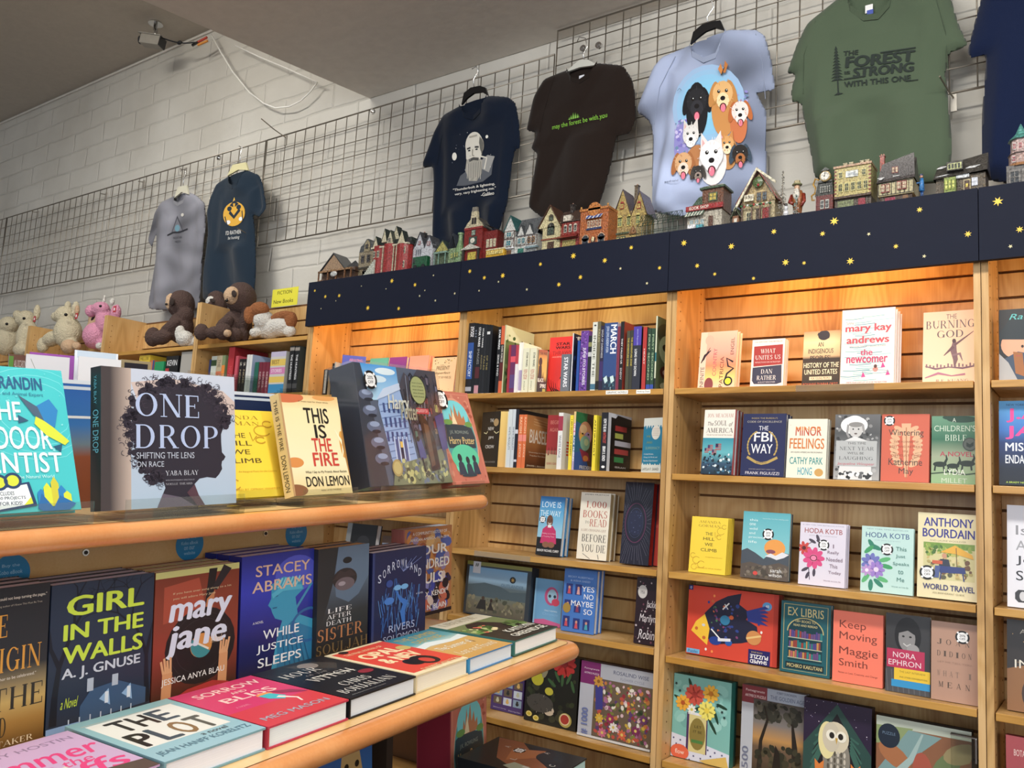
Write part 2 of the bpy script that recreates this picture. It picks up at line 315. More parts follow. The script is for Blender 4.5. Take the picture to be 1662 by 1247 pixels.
def serifmesh(s, track=0.1):
 k = ('serif', s, track)
 if k in _tc: return _tc[k]
 vs = []; fs = []; X = 0.0
 def quad(*p): o = len(vs); vs.extend((X+a, b, (o//4) % 14) for a, b in p); fs.append((o, o+1, o+2, o+3))
 for ch in s.upper():
  w_, ops = SG.get(ch, SG[' '])
  for op in ops:
   if op[0] == 's': x, t = op[1], op[2]; y0, y1 = (op[3], op[4]) if len(op) > 3 else (0, 1); quad((x-t/2, y0), (x+t/2, y0), (x+t/2, y1), (x-t/2, y1))
   elif op[0] == 'h': y = min(max(op[3], _TN/2), 1-_TN/2); quad((op[1], y-_TN/2), (op[2], y-_TN/2), (op[2], y+_TN/2), (op[1], y+_TN/2))
   elif op[0] == 'd': x0, y0, x1, y1, t = op[1:]; quad((x0-t/2, y0), (x0+t/2, y0), (x1+t/2, y1), (x1-t/2, y1))
   elif op[0] == 'f': x, y = op[1], op[2]; a = y if y == 0 else 1-.035; quad((x-_SF, a), (x+_SF, a), (x+_SF, a+.035), (x-_SF, a+.035))
   elif op[0] == 'o':
    cx, cy, rx, ry, a0, a1 = op[1:]; n = max(6, int((a1-a0)/14))
    for i in range(n):
     a, b = math.radians(a0+(a1-a0)*i/n), math.radians(a0+(a1-a0)*(i+1)/n); ix, iy = max(.02, rx-_TK), max(.02, ry-_TN)
     quad((cx+rx*math.cos(a), cy+ry*math.sin(a)), (cx+rx*math.cos(b), cy+ry*math.sin(b)), (cx+ix*math.cos(b), cy+iy*math.sin(b)), (cx+ix*math.cos(a), cy+iy*math.sin(a)))
  X += w_+track
 if vs:
  x0 = min(v[0] for v in vs); x1 = max(v[0] for v in vs); y0 = min(v[1] for v in vs); y1 = max(v[1] for v in vs)
  vs = [((x-x0)/(x1-x0), (y-y0)/(y1-y0), l) for x, y, l in vs]
 _tc[k] = (vs, fs); return _tc[k]
class Cv:
 def __init__(s, mb, W, H, fn=None, mat='print', eps=0.00004):
  s.mb = mb; s.W = W; s.H = H; s.n = 1; s.mat = mat; s.eps = eps; s.clip = True
  s.fn = fn or (lambda u, v, e: (u*W, -e, (1-v)*H))
 def _a(s, pts, fs, col, cols=None):
  e = min(s.n, 260)*s.eps; s.n += 1
  if s.clip: pts = [(min(1.0, max(0.0, q[0])), min(1.0, max(0.0, q[1])), *q[2:]) for q in pts]
  s.mb.add([s.fn(q[0], q[1], e+(q[2]*2.5e-6 if len(q) > 2 else 0)) for q in pts], fs, s.mat, col, cols)
 def T(s, t, u0, v0, u1, v1, col='ffffff', bold=0.0, sh=0.0, rot=0):
  vs, fs = textmesh(t, bold, sh)
  if not vs: return
  if rot == 0: p = [(u0+(u1-u0)*x, v1-(v1-v0)*y, l) for x, y, l in vs]
  elif rot == 90: p = [(u0+(u1-u0)*y, v0+(v1-v0)*x, l) for x, y, l in vs]      # reads downwards
  elif rot == -90: p = [(u1-(u1-u0)*y, v1-(v1-v0)*x, l) for x, y, l in vs]
  elif rot == 180: p = [(u1-(u1-u0)*x, v0+(v1-v0)*y, l) for x, y, l in vs]
  s._a(p, fs, col)
 def S(s, t, u0, v0, u1, v1, col='ffffff', tr=0.1, rot=0):
  vs, fs = serifmesh(t, tr)
  if not vs: return
  if rot == 90: s._a([(u0+(u1-u0)*y, v0+(v1-v0)*x, l) for x, y, l in vs], fs, col)
  else: s._a([(u0+(u1-u0)*x, v1-(v1-v0)*y, l) for x, y, l in vs], fs, col)
 def TX(s, lines, u0, v0, u1, v1, col='ffffff', bold=0.0, gap=0.35, sh=0.0):
  h = (v1-v0)/(len(lines)+gap*(len(lines)-1)); mx = max(len(l) for l in lines)
  for i, l in enumerate(lines):
   w_ = (u1-u0)*len(l)/mx; c = (u0+u1)/2; a = v0+i*h*(1+gap)
   s.T(l, c-w_/2, a, c+w_/2, a+h, col, bold, sh)
 def R(s, u0, v0, u1, v1, col, c2=None, horiz=False):
  q = [(u0, v0), (u0, v1), (u1, v1), (u1, v0)]
  if c2: s._a(q, [(0, 1, 2, 3)], None or col, [col, c2, c2, col] if not horiz else [col, col, c2, c2])
  else: s._a(q, [(0, 1, 2, 3)], col)
 def G(s, u0, v0, u1, v1, stops):     # stacked gradient bands [(t, col)...]
  for (a, ca), (b, cb) in zip(stops, stops[1:]):
   s.R(u0, v0+(v1-v0)*a, u1, v0+(v1-v0)*b, ca, cb); s.n -= 1
  s.n += 1
 def P(s, pts, col): s._a(pts, [tuple(range(len(pts)))], col)
 def E(s, u, v, ru, rv, col, n=22, rot=0.0, a0=0, a1=2*PI):
  cs, sn = math.cos(rot), math.sin(rot); full = abs(a1-a0) > 6.2; m = n if full else n+1
  p = []
  for k in range(m):
   a = a0+(a1-a0)*k/n; x = ru*math.cos(a)*s.W; y = rv*math.sin(a)*s.H
   p.append((u+(x*cs-y*sn)/s.W, v+(x*sn+y*cs)/s.H))
  if not full: p.append((u, v))
  s.P(p, col)
 def L(s, pts, w_, col, close=False):
  if close: pts = pts+[pts[0]]
  P_ = [(u*s.W, v*s.H) for u, v in pts]; vs = []; n = len(P_)
  for i in range(n):
   a = P_[max(0, i-1)]; b = P_[min(n-1, i+1)]; d = (b[0]-a[0], b[1]-a[1]); l = math.hypot(*d) or 1
   nx, ny = -d[1]/l, d[0]/l; ww = (w_[i] if isinstance(w_, (list, tuple)) else w_)*s.W/2
   vs += [((P_[i][0]+nx*ww)/s.W, (P_[i][1]+ny*ww)/s.H), ((P_[i][0]-nx*ww)/s.W, (P_[i][1]-ny*ww)/s.H)]
  s._a(vs, [(2*i, 2*i+1, 2*i+3, 2*i+2) for i in range(n-1)], col)
 def ring(s, u, v, ru, rv, w_, col, n=26, a0=0, a1=2*PI):
  s.L([(u+ru*math.cos(a0+(a1-a0)*k/n), v+rv*math.sin(a0+(a1-a0)*k/n)) for k in range(n+1)], w_, col)
 def star(s, u, v, r, col, n=7, ri=0.45, rot=0.3):
  p = []
  for k in range(2*n):
   a = PI*k/n+rot; q = r if k % 2 == 0 else r*ri; p.append((u+q*math.cos(a), v+q*math.sin(a)*s.W/s.H))
  s.P(p, col)
 def flower(s, u, v, r, col, cc='f0d040', n=8, ri=0.3):
  asp = s.W/s.H; e = s.n
  for k in range(n):
   a = 2*PI*k/n; s.E(u+r*0.6*math.cos(a), v+r*0.6*math.sin(a)*asp, r*0.42, r*0.24*asp, col, 10, a)
   if k < n-1: s.n -= 1
   if k % 2: s.n += 1
  s.E(u, v, r*ri, r*ri*asp, cc, 12)
 def sticker(s, u, v, r):            # round black and white discount sticker
  asp = s.W/s.H
  s.E(u, v, r, r*asp, '151515', 24)
  for k in range(4): s.E(u+r*0.9*math.cos(PI/4+k*PI/2), v+r*0.9*asp*math.sin(PI/4+k*PI/2), r*0.16, r*0.16*asp, 'f4f4f4', 8); s.n -= 1
  s.n += 1
  s.E(u, v, r*0.74, r*0.74*asp, 'f6f6f6', 24)
  s.T('20%', u-r*0.42, v-r*0.42*asp, u+r*0.42, v-r*0.05*asp, '202020', 0.02); s.T('OFF', u-r*0.4, v+r*0.08*asp, u+r*0.4, v+r*0.42*asp, '202020', 0.02)
def speck(c, n, u0, v0, u1, v1, cols, r0, r1, seed, kind='E'):
 rd = random.Random(seed); asp = c.W/c.H; b = c.n
 for i in range(n):
  r = rd.uniform(r0, r1); u = rd.uniform(u0+r, u1-r); v = rd.uniform(v0+r*asp, v1-r*asp); col = rd.choice(cols)
  if kind == 'E': c.E(u, v, r, r*asp*rd.uniform(.6, 1), col, 8, rd.uniform(0, 3))
  elif kind == 'F': c.flower(u, v, r, col, rd.choice(cols), 6); c.n = b+(i % 12)
  elif kind == 'S':
   a = rd.uniform(0, PI); c.L([(u-r*math.cos(a), v-r*asp*math.sin(a)), (u+r*math.cos(a), v+r*asp*math.sin(a))], r0*0.7, col)
  if kind != 'F': c.n = b+(i % 14)
 c.n = b+15
# ---------------------------------------------------------------- room
def plane_struct(name, x0, x1, y0, y1, z0, z1, mat):
 m = MB(); m.box(x0, x1, y0, y1, z0, z1, mat); return tag(m.build(name), kind='structure')
plane_struct('floor', -9.5, 4.5, -5.0, 3.2, FLOOR-0.1, FLOOR, 'floor_carpet')
plane_struct('wall_back', -9.5, 4.5, WALLY, WALLY+0.2, FLOOR, ZHI+0.2, 'painted_brick')
plane_struct('wall_left', -9.7, -9.5, -5.0, 3.13, FLOOR, ZHI+0.2, 'painted_brick')
plane_struct('wall_right', 4.5, 4.7, -5.0, 3.13, FLOOR, ZHI+0.2, 'painted_brick')
# ceiling: the high part on the left and the dropped soffit on the right with its skewed edge
m = MB(); m.box(-9.5, 4.5, -3.5, WALLY, ZHI, ZHI+0.15, 'ceiling_paint'); tag(m.build('ceiling'), kind='structure')
m = MB()
ea = Vector((-3.133, WALLY)); eb = Vector((-3.36, 1.75)); d = (eb-ea)*(6.2/(ea-eb).length); ec = ea+d
pp = [(ea.x, ea.y), (ec.x, ec.y), (4.5, ec.y), (4.5, WALLY)]
vs = [(x, y, ZLO) for x, y in pp]+[(x, y, ZHI-0.002) for x, y in pp]
m.add(vs, [(0, 1, 2, 3), (7, 6, 5, 4), (0, 4, 5, 1), (1, 5, 6, 2), (2, 6, 7, 3), (3, 7, 4, 0)], 'soffit_paint')
tag(m.build('ceiling_soffit', bevel=0.006), kind='structure')
# thin plaster bead along wall and ceiling
m = MB(); m.tube([(-9.4, WALLY-0.006, ZHI-0.02), (-3.2, WALLY-0.006, ZHI-0.02)], 0.007, 'soffit_paint'); tag(m.build('trim_1'), kind='structure')
# ---------------------------------------------------------------- bookcases along the wall
BX = [-5.645, -4.73, -3.835, -2.965, -2.08, -1.193, -0.29, 0.61]
BX = [-6.56]+BX
YF, YB, UP = 2.535, 2.775, 0.017
S1, S2, S3, S4, S5, S6 = 0.374, 0.097, -0.213, -0.472, -0.785, -1.10
def bookcase(i, top, shelves, label, valance, topshelf=None):
 x0, x1 = BX[i]+0.001, BX[i+1]-0.001
 t = thing('bookcase', label, 'bookcase', T3(x0, YF, FLOOR), 'oak bookcases along the wall')
 W = x1-x0; D = YB-YF; zt = top-FLOOR
 for s in (0, 1):
  m = MB(); a = 0 if s == 0 else W-UP; m.box(a, a+UP, 0, D, 0, zt, 'oak')
  xx = a+UP if s == 0 else a     # peg holes facing into the bay
  for yy in (0.03, D-0.045):
   zz = 0.5
   while zz < zt-0.05:
    m.cyl((xx-0.0004 if s == 0 else xx-0.0006, yy, zz), 0.0026, 0.001, 'groove', n=8, axis='x'); zz += 0.032
  m.build('side_panel', t, t.matrix_world)
 m = MB(); m.box(UP+0.0005, W-UP-0.0005, D-0.001, D+0.012, 0, zt-0.001, 'groove')
 z = 0.45; k = 0
 while z < zt-0.02:
  z1 = min(z+0.068, zt-0.002)
  m.box(UP+0.0008, W-UP-0.0008, D-0.013, D-0.001, z, z1, 'oak_slat'); z += 0.0762
 m.build('back_panel', t, t.matrix_world)
 for zs in shelves:
  m = MB(); z = zs-FLOOR
  m.box(UP+0.003, W-UP-0.003, 0.003, D-0.016, z-0.019, z, 'oak')
  m.box(UP+0.003, W-UP-0.003, 0.0, 0.003, z-0.0195, z, 'oak_edge')
  so = m.build('shelf', t, t.matrix_world, bevel=0.0012)
 m = MB(); m.box(UP+0.001, W-UP-0.001, 0.02, D-0.014, 0, 0.10, 'dark_base'); m.build('plinth', t, t.matrix_world)
 if valance:
  m = MB(); m.box(UP+0.001, W-UP-0.001, 0.0, D-0.001, zt-0.02, zt, 'oak'); m.build('top_panel', t, t.matrix_world)
  m = MB(); zl = 0.693-FLOOR; m.box(0.0, W, -0.036, -0.017, zl, 0.895-FLOOR, 'valance_navy')
  m.box(0.0, W, -0.017, 0.0, 0.862-FLOOR, 0.893-FLOOR, 'valance_navy')
  H = 0.202
  def fn(u, v, e): return (u*W, -0.036-e, zl+(1-v)*H)
  c = Cv(m, W, H, fn, 'star_gold')
  for (px, py, r) in valance:
   p = atY(px, py, YF-0.036); u = (p.x-x0)/W; v = 1-(p.z-0.693)/H
   c.mat = 'star_gold' if r > 3.2 else 'star_pale'
   c.star(u, v, r*0.0019/W, None, 7 if r > 3.2 else 5, 0.42, 0.4+px); c.n = 1
  m.build('valance', t, t.matrix_world)
 return t
V1 = [(511,472,4),(528,481.6,5),(550.5,480,5),(545,488.5,2),(521,501,2),(586.5,464.5,2),(636,456,6),(673.5,462.5,5),(689.5,471.5,2),(626.5,469,2),(681,480.5,3),(703.5,447,2.5),(706.5,488,3),(597,500,6),(647,501,5),(738,476.5,3)]
V2 = [(762.5,440.5,5),(786,451,5),(816,447.5,6),(777.5,472,2.5),(809,457.5,2.5),(930.5,415.5,6.5),(981.5,423,5.5),(1024.5,402,4.5),(877,429,4.5),(942,450,5),(1070.5,435,4),(1007,436,3),(907,462,5),(855,470,3),(1050,460,3)]
V3 = [(1110,394.5,6),(1131.5,431.5,4.5),(1187,400,6),(1256,376,5),(1354,359,7),(1335,379.5,4.5),(1492.5,340.5,4.5),(1571,380,5),(1160,445,3.5),(1275,426,6),(1305,427,3.5),(1380,424,6),(1454,400,4),(1223,452,3.5),(1500,416,3),(1410,380,3)]
V4 = [(1619.5,327,7),(1655,372.5,5),(1640,400,3)]
bookcase(0, 0.885, [0.66, S1, S2, S3], 'open-topped oak bookcase holding the two pale plushes at the left edge', None)
bookcase(1, 0.885, [0.66, S1, S2, S3], 'open-topped oak bookcase under the pink unicorn and the kangaroo plush', None)
bookcase(2, 0.885, [0.66, 0.40, S2, S3], 'open-topped oak bookcase under the smaller sitting brown sloth', None)
bookcase(3, 0.885, [0.66, 0.40, S2, S3], 'open-topped oak bookcase under the yellow paper sign', None)
bookcase(4, 0.892, [0.385, 0.10, -0.112, -0.40, S5, S6], 'oak bookcase with the leftmost navy star board, lamp-lit pastel books inside', V1)
bookcase(5, 0.892, [S1, S2, S3, -0.457, S5, S6], 'oak bookcase holding the comics row, under a navy star board', V2)
bookcase(6, 0.892, [S1, S2, S3, S4, S5, S6], 'lamp-lit oak bookcase of face-out books under the widest seen navy star board', V3)
bookcase(7, 0.892, [S1, S2, S3, S4, S5, S6], 'oak bookcase cut off by the right edge of the photo', V4)
# warm lamps behind the navy boards
def tube_lamp(x0, x1, power, col):
 t = thing('cabinet_lamp', 'slim lamp bar behind the navy board at x of bay', 'lamp', T3((x0+x1)/2, YF+0.05, 0.845))
 L = x1-x0; m = MB(); m.box(-L/2, L/2, -0.02, 0.02, 0.01, 0.026, 'grey_metal'); m.build('housing', t, t.matrix_world)
 m = MB(); m.cyl((-L/2+0.01, 0, -0.0), 0.007, L-0.02, 'lamp_white', n=10, axis='x'); m.build('bulb', t, t.matrix_world, smooth=True)
 a = area('lamp_glow', ((x0+x1)/2, YF+0.05, 0.835), ((x0+x1)/2, YF+0.16, 0.3), L*0.9, 0.03, power, col)
 return t
tube_lamp(-2.90, -2.15, 3.2, (1.0, 0.50, 0.15))['label'] = 'slim lamp bar behind the leftmost navy star board'
tube_lamp(-1.95, -1.30, 1.2, (1.0, 0.76, 0.34))['label'] = 'slim lamp bar above the comics shelf behind the navy board'
tube_lamp(-1.05, -0.42, 2.9, (1.0, 0.46, 0.13))['label'] = 'slim lamp bar behind the middle navy board above the novels'
tube_lamp(-0.15, 0.45, 2.0, (1.0, 0.62, 0.28))['label'] = 'slim lamp bar behind the navy board at the right edge'
# shelf-edge labels
for (px, py, w_, s, lab) in [(1001, 636.5, 0.085, 'GRAPHIC NOVELS', 'wider white paper label on the comics shelf edge'), (1044, 635.0, 0.052, 'Walking Dead', 'narrower white paper label on the comics shelf edge')]:
 p = atY(px, py, YF-0.002); m = MB(); m.box(-w_/2, w_/2, -0.0008, 0, -0.006, 0.007, 'matte_print', 'f3f1ea')
 c = Cv(m, w_, 0.013, lambda u, v, e, w_=w_: (-w_/2+u*w_, -0.0008-e, -0.006+(1-v)*0.013), 'matte_print'); c.T(s, 0.06, 0.25, 0.94, 0.75, '404040', 0.01)
 tag(m.build('shelf_label', M=T3(p.x, YF-0.001, 0.3645)), lab, 'label')
# clear price rails under the shelf edges
def rail(x0, x1, z, lab):
 m = MB(); m.box(0, x1-x0, -0.0025, -0.001, -0.02, 0.0, 'acrylic'); tag(m.build('price_rail', M=T3(x0, YF-0.0005, z)), lab, 'price rail')
rail(-0.78, -0.56, S1+0.0, 'clear plastic price rail below the white novel stack')
rail(-1.95, -1.70, S3+0.0, 'clear plastic price rail on the shelf edge above the hillside puzzle')
# ---------------------------------------------------------------- wire grid on the wall
def grid(x0, x1, z0, z1, label, Y=2.85, p=0.0785):
 m = MB(); W = x1-x0; H = z1-z0
 nx = int(round(W/p)); nz = int(round(H/p))
 for i in range(nx+1):
  m.tube([(i*W/nx, 0, 0), (i*W/nx, 0, H)], 0.0026, 'wire', n=5)
 for j in range(nz+1):
  m.tube([(0, -0.004, j*H/nz), (W, -0.004, j*H/nz)], 0.003 if j in (0, nz) else 0.0024, 'wire', n=5)
 m.tube([(0, -0.002, 0), (0, -0.002, H), (W, -0.002, H), (W, -0.002, 0)], 0.0042, 'wire', n=6, closed=True)
 o = m.build('wire_grid_panel', M=T3(x0, Y, z0), smooth=True); return tag(o, label, 'grid panel', 'wire grid panels on the brick wall')
G0, G1 = 1.275, 1.885
grid(-9.3, -6.95, G0, G1, 'wire grid panel at the left edge of the photo')
grid(-6.94, -3.85, G0, G1, 'wire grid panel behind the grey shirt, left of the hook')
grid(-3.84, -1.93, G0, G1, 'wire grid panel between the pumpkin shirt and the portrait shirt')
grid(-1.92, -0.01, 1.345, 2.02-0.03, 'wire grid panel behind the dog shirt')
grid(0.0, 1.9, 1.345, 1.99, 'wire grid panel at the right edge of the photo')
# wire hooks and round clips on the grid
def hook(px, py, L, up, lab):
 p = atY(px, py, 2.84); m = MB()
 m.box(-0.009, 0.009, -0.006, 0.0, -0.045, 0.012, 'grey_metal')
 m.tube([(0, -0.006, 0.0), (-0.01, -L*0.5, up*0.4), (-0.02, -L, up)], 0.0028, 'wire')
 tag(m.build('wall_hook', M=T3(p.x, 2.84, p.z)), lab, 'hook')
hook(465, 224, 0.16, 0.05, 'long wire hook sticking out above the pumpkin shirt')
hook(418, 388, 0.12, 0.03, 'wire hook beside the pumpkin shirt hem')
hook(1548, 160, 0.13, 0.02, 'wire hook right of the green shirt')
for k, (px, py) in enumerate([(302, 276), (234, 296), (173, 316), (62, 345)]):
 hook(px, py, 0.03, 0.0, ['short bracket clip nearest the grey shirt hanger', 'short bracket clip left of the grey shirt', 'short bracket clip midway along the left grid', 'short bracket clip near the left edge of the photo'][k])
for k, (px, py) in enumerate([(606, 182), (357, 257), (948, 80), (973, 75)]):
 p = atY(px, py, 2.835); m = MB(); m.cyl((0, -0.012, 0), 0.014, 0.012, 'chrome', n=16, axis='y'); m.cyl((0, -0.018, 0), 0.006, 0.006, 'chrome', n=12, axis='y')
 tag(m.build('round_clip', M=T3(p.x, 2.835, p.z), smooth=False), ['round metal clip between the pumpkin and portrait shirts', 'round metal clip between the grey and pumpkin shirts', 'left round metal clip above the brown shirt', 'right round metal clip above the brown shirt'][k], 'clip', 'round clips on the grid')
# hanging white cable
a = atY(343, 56, 2.88); b_ = atY(515, 134, 2.88); lo = [atY(x, y, 2.88) for x, y in [(343, 56), (358, 84), (378, 117), (405, 150), (428, 168), (447, 175.5), (470, 173), (488, 164), (503, 150), (515, 134)]]
m = MB(); m.tube(lo, 0.0042, 'white_cable', n=8); m.tube([atY(x, y, 2.86) for x, y in [(382, 74), (420, 92), (470, 113), (515, 134)]], 0.0036, 'white_cable', n=8)
tag(m.build('white_cable', smooth=True), 'white cable drooping from the ceiling corner over the brick wall', 'cable')
# security camera on the high ceiling
p = atZ(253, 36, ZHI)
t = thing('security_camera', 'small silver security camera hanging from the dark ceiling', 'camera', T3(p.x, p.y, ZHI))
m = MB(); m.cyl((0, 0, -0.014), 0.045, 0.014, 'chrome', n=24, r2=0.036); m.build('ceiling_mount', t, t.matrix_world)
m = MB(); m.tube([(0, 0, -0.01), (0.0, 0, -0.05), (0.012, 0, -0.055), (0.02, 0, -0.11)], 0.011, 'chrome', n=10); m.build('arm', t, t.matrix_world, smooth=True)
m = MB(); m.T = T3(0.03, -0.02, -0.15) @ Matrix.Rotation(0.5, 4, 'Z') @ Matrix.Rotation(0.15, 4, 'Y'); m.box(-0.07, 0.06, -0.035, 0.035, -0.03, 0.03, 'grey_metal'); m.box(-0.09, 0.065, -0.041, 0.041, 0.03, 0.036, 'grey_metal'); m.build('body', t, t.matrix_world, bevel=0.006)
m = MB(); m.T = T3(0.03, -0.02, -0.15) @ Matrix.Rotation(0.5, 4, 'Z') @ Matrix.Rotation(0.15, 4, 'Y'); m.cyl((-0.088, 0, 0), 0.026, 0.02, 'black_plastic', axis='x'); m.box(0.06, 0.067, -0.034, 0.034, -0.03, 0.03, 'black_plastic'); m.build('lens', t, t.matrix_world)
m = MB(); q = [Vector((0.09, 0.0, -0.13))]
e = atY(322, 68, 2.80)-Vector((p.x, p.y, ZHI))
for k in range(1, 9): f = k/8; q.append(q[0].lerp(e, f)+Vector((0, 0, -0.02*math.sin(PI*f))))
m.tube(q, 0.004, 'black_plastic', n=6); m.ell(q[4], (0.022, 0.012, 0.012), 'black_plastic'); m.build('lead', t, t.matrix_world, smooth=True)
m = MB(); m.tube([e, e+Vector((0.07, 0.01, 0.015))], 0.008, 'plastic', 'b8381c'); m.tube([e+Vector((0, 0, -0.02)), e+Vector((0.08, 0.01, -0.01))], 0.008, 'plastic', 'd88a20'); m.tube([e+Vector((-0.06, 0, -0.005)), e], 0.009, 'black_plastic'); m.build('plugs', t, t.matrix_world)
# ---------------------------------------------------------------- books and boxes standing face out
def hx(c, k):   # darker or lighter edge colour of the same print
 r = lin(c); return tuple(min(1, q*k) for q in r)
def make_book(M, W, H, t, cov, art, label, cat='book', group=None, pages='e9e4d6', spine=None, back=None, soft=False, curve=False):
 """a book in its own frame: x across the cover, y through the block (front cover at y=0), z up"""
 b = thing('book', label, cat, M, group)
 ct = 0.0012 if soft else 0.0028; ov = 0.0 if soft else 0.003
 m = MB(); sp = spine or cov
 m.box(0, W, 0, ct, 0, H, 'print', cov); m.box(0, W, t-ct, t, 0, H, 'print', back or cov)
 if curve:
  pts = []
  for k in range(7): a = PI*k/6; pts.append((-0.004*math.sin(a), t/2-(t/2)*math.cos(a)))
  n = len(pts); vs = [(x, y, 0) for x, y in pts]+[(x, y, H) for x, y in pts]
  m.add(vs, [(k, k+n, k+n+1, k+1) for k in range(n-1)], 'print', sp)
  m.box(0, 0.002, ct, t-ct, 0, H, 'print', sp)
 else: m.box(0, 0.0025, ct, t-ct, 0, H, 'print', sp)
 c = Cv(m, W, H); art(c)
 m.build('cover', b, M)
 m = MB(); m.box(0.0028, W-ov-0.0005, ct, t-ct, ov*.8, H-min(ov, .0009), 'pages', pages, skip='fk'); m.build('pages', b, M)
 return b
def make_box(M, W, H, t, side, art, label, name='puzzle_box', cat='puzzle box', group=None, base=None):
 m = MB(); g = 0.0015
 m.box(0, W, 0, t*0.62, 0, H, 'print', side)
 c = Cv(m, W, H); art(c)
 b = thing(name, label, cat, M, group)
 m.build('lid', b, M)
 m = MB(); m.box(g, W-g, t*0.62, t, g, H-g, 'print', base or side); m.build('tray', b, M)
 return b
def place(F, u0, bl, br, tl, tr=None, b=None, b1=None, lean=6.0, H=None, t=0.0):
 """frame matrix, width and height of something standing on the plane u0 with its lower corners seen at bl and br"""
 if b is None:
  b = (fatU(F, *bl, u0).y + fatU(F, *br, u0).y)/2
 b1 = b if b1 is None else b1
 p0 = fatB(F, *bl, b); p1 = fatB(F, *br, b1)
 p0 = Vector((p0.x, b, u0)); p1 = Vector((p1.x, b1, u0))
 if lean == 'auto':      # a cover side keeps its place along the row: read the lean from it
  ls = []
  for q, p in ((tl, p0), (tr, p1)):
   if q is None: continue
   v = fray(F, *q); P = v*(p.x/v.x); ls.append(math.degrees(math.atan2(P.y-p.y, P.z-p.z)))
  lean = max(2.0, min(26.0, sum(ls)/len(ls)))
 r = (p1-p0); W = r.length; r.normalize(); k = Vector((-r.y, r.x, 0)); L = math.radians(lean)
 up = Vector((0, 0, 1))*math.cos(L)+k*math.sin(L); bk = r.cross(up)*-1 if False else up.cross(r)
 nrm = bk; hs = []
 for q in (tl, tr):
  if q is None: continue
  v = fray(F, *q); s = p0.dot(nrm)/v.dot(nrm); hs.append((v*s-p0).dot(up))
 Hh = H or sum(hs)/len(hs)
 p0 = p0+Vector((0, 0, t*math.sin(L)+0.0007))
 M = M4(F @ r, F @ (-nrm if (F @ r).cross(F @ nrm).dot(F @ up) < 0 else nrm), F @ up, F @ p0)
 return M, W, Hh
def fb(u0, bl, br, tl, tr, t, cov, art, label, F=WF, b=None, b1=None, lean=6.0, n=1, kind='book', **k):
 M, W, H = place(F, u0, bl, br, tl, tr, b, b1, lean, t=t)
 inset = k.pop('inset', 0.0009); W -= inset
 grp = k.pop('group', None)
 if kind == 'box':
  return make_box(M, W, H, t, cov, art, label, group=grp, **k)
 o = make_book(M, W, H, t, cov, art, label, group=grp, **k)
 for i in range(1, n):       # copies standing behind
  dz = (F.transposed() @ M.to_3x3().col[1]).z; dn = (t+0.0034)*i
  M2 = Matrix.Translation(F @ (Vector((0, 0, -dz*dn)))) @ M @ T3(0.0004*i, dn, 0)
  r = o.copy(); C.objects.link(r); r.matrix_world = M2; r['label'] = ' '.join(label.split(',')[0].split()[:11])+', copy '+['', 'next behind the front', 'two behind the front', 'three behind the front'][i]
  r['group'] = 'stacked copies of the '+label[:40]
  for ch in list(o.children):
   c2 = ch.copy(); C.objects.link(c2); c2.parent = r; c2.matrix_parent_inverse = ch.matrix_parent_inverse; c2.matrix_world = M2
 return o
LORE = 'pages'
# ---- bay with the lamp, first row
def a_infinite(c):
 c.G(0, 0, 1, 1, [(0, 'f0c0a0'), (0.35, 'f4a890'), (0.6, 'ff8a5a'), (0.8, 'ffd070'), (1, 'f2c8b0')])
 c.R(0, 0, 0.18, 1, 'f6cdb0'); c.T('INFINITE', 0.05, 0.62, 0.15, 0.99, '4a3a40', 0, 0, -90); c.E(0.25, 0.15, 0.12, 0.09, 'e2b298'); c.T('COUNTRY', 0.38, 0.3, 0.48, 0.78, 'c05060', 0, 0, -90)
 c.T('PATRICIA', 0.58, 0.45, 0.68, 0.98, '6a3a30', 0, 0, -90); c.T('ENGEL', 0.84, 0.12, 0.93, 0.42, '7a4a40', 0, 0, -90)
 c.L([(0.05, 0.55), (0.15, 0.42), (0.3, 0.33)], [0.02, 0.07, 0.02], '2a1a20'); c.L([(0.1, 0.5), (0.28, 0.28)], [0.05, 0.01], '3a2028')
 c.E(0.3, 0.93, 0.12, 0.12, '8a4040'); c.L([(0.93, 0.55), (0.75, 0.48), (0.8, 0.62), (0.95, 0.66), (0.78, 0.75), (0.74, 0.85)], 0.05, '282428')
 c.E(0.82, 0.88, 0.12, 0.08, '282428'); c.E(0.82, 0.88, 0.08, 0.055, 'e8f020')
fb(S1, (1132, 627), (1192, 628), (1138, 542), (1199, 537), 0.02, 'f2c8a8', a_infinite, 'peach and orange book with sideways lettering, first by the left post under the lamp', b=2.58, n=2, pages='f3ecd0')
def a_unites(c):
 c.R(0, 0, 1, 1, 'f1e6da'); c.P([(0.06, 0.14), (0.94, 0.12), (0.95, 0.53), (0.07, 0.56)], 'a82a24'); c.P([(0.05, 0.58), (0.93, 0.54), (0.95, 0.9), (0.8, 0.93), (0.12, 0.92), (0.05, 0.85)], '3c3c50')
 c.S('WHAT', 0.27, 0.2, 0.72, 0.29, 'f2e8e0'); c.S('UNITES US', 0.12, 0.33, 0.88, 0.42, 'f2e8e0'); c.T('REFLECTIONS ON PATRIOTISM', 0.12, 0.46, 0.88, 0.49, 'e8c8c0'); c.S('DAN', 0.32, 0.62, 0.66, 0.71, 'f2e8e0'); c.S('RATHER', 0.2, 0.75, 0.78, 0.84, 'f2e8e0'); c.T('& ELLIOT KIRSCHNER', 0.24, 0.87, 0.76, 0.9, 'd8d0d0'); c.T('THE NEW YORK TIMES BESTSELLER', 0.08, 0.04, 0.92, 0.065, '806858')
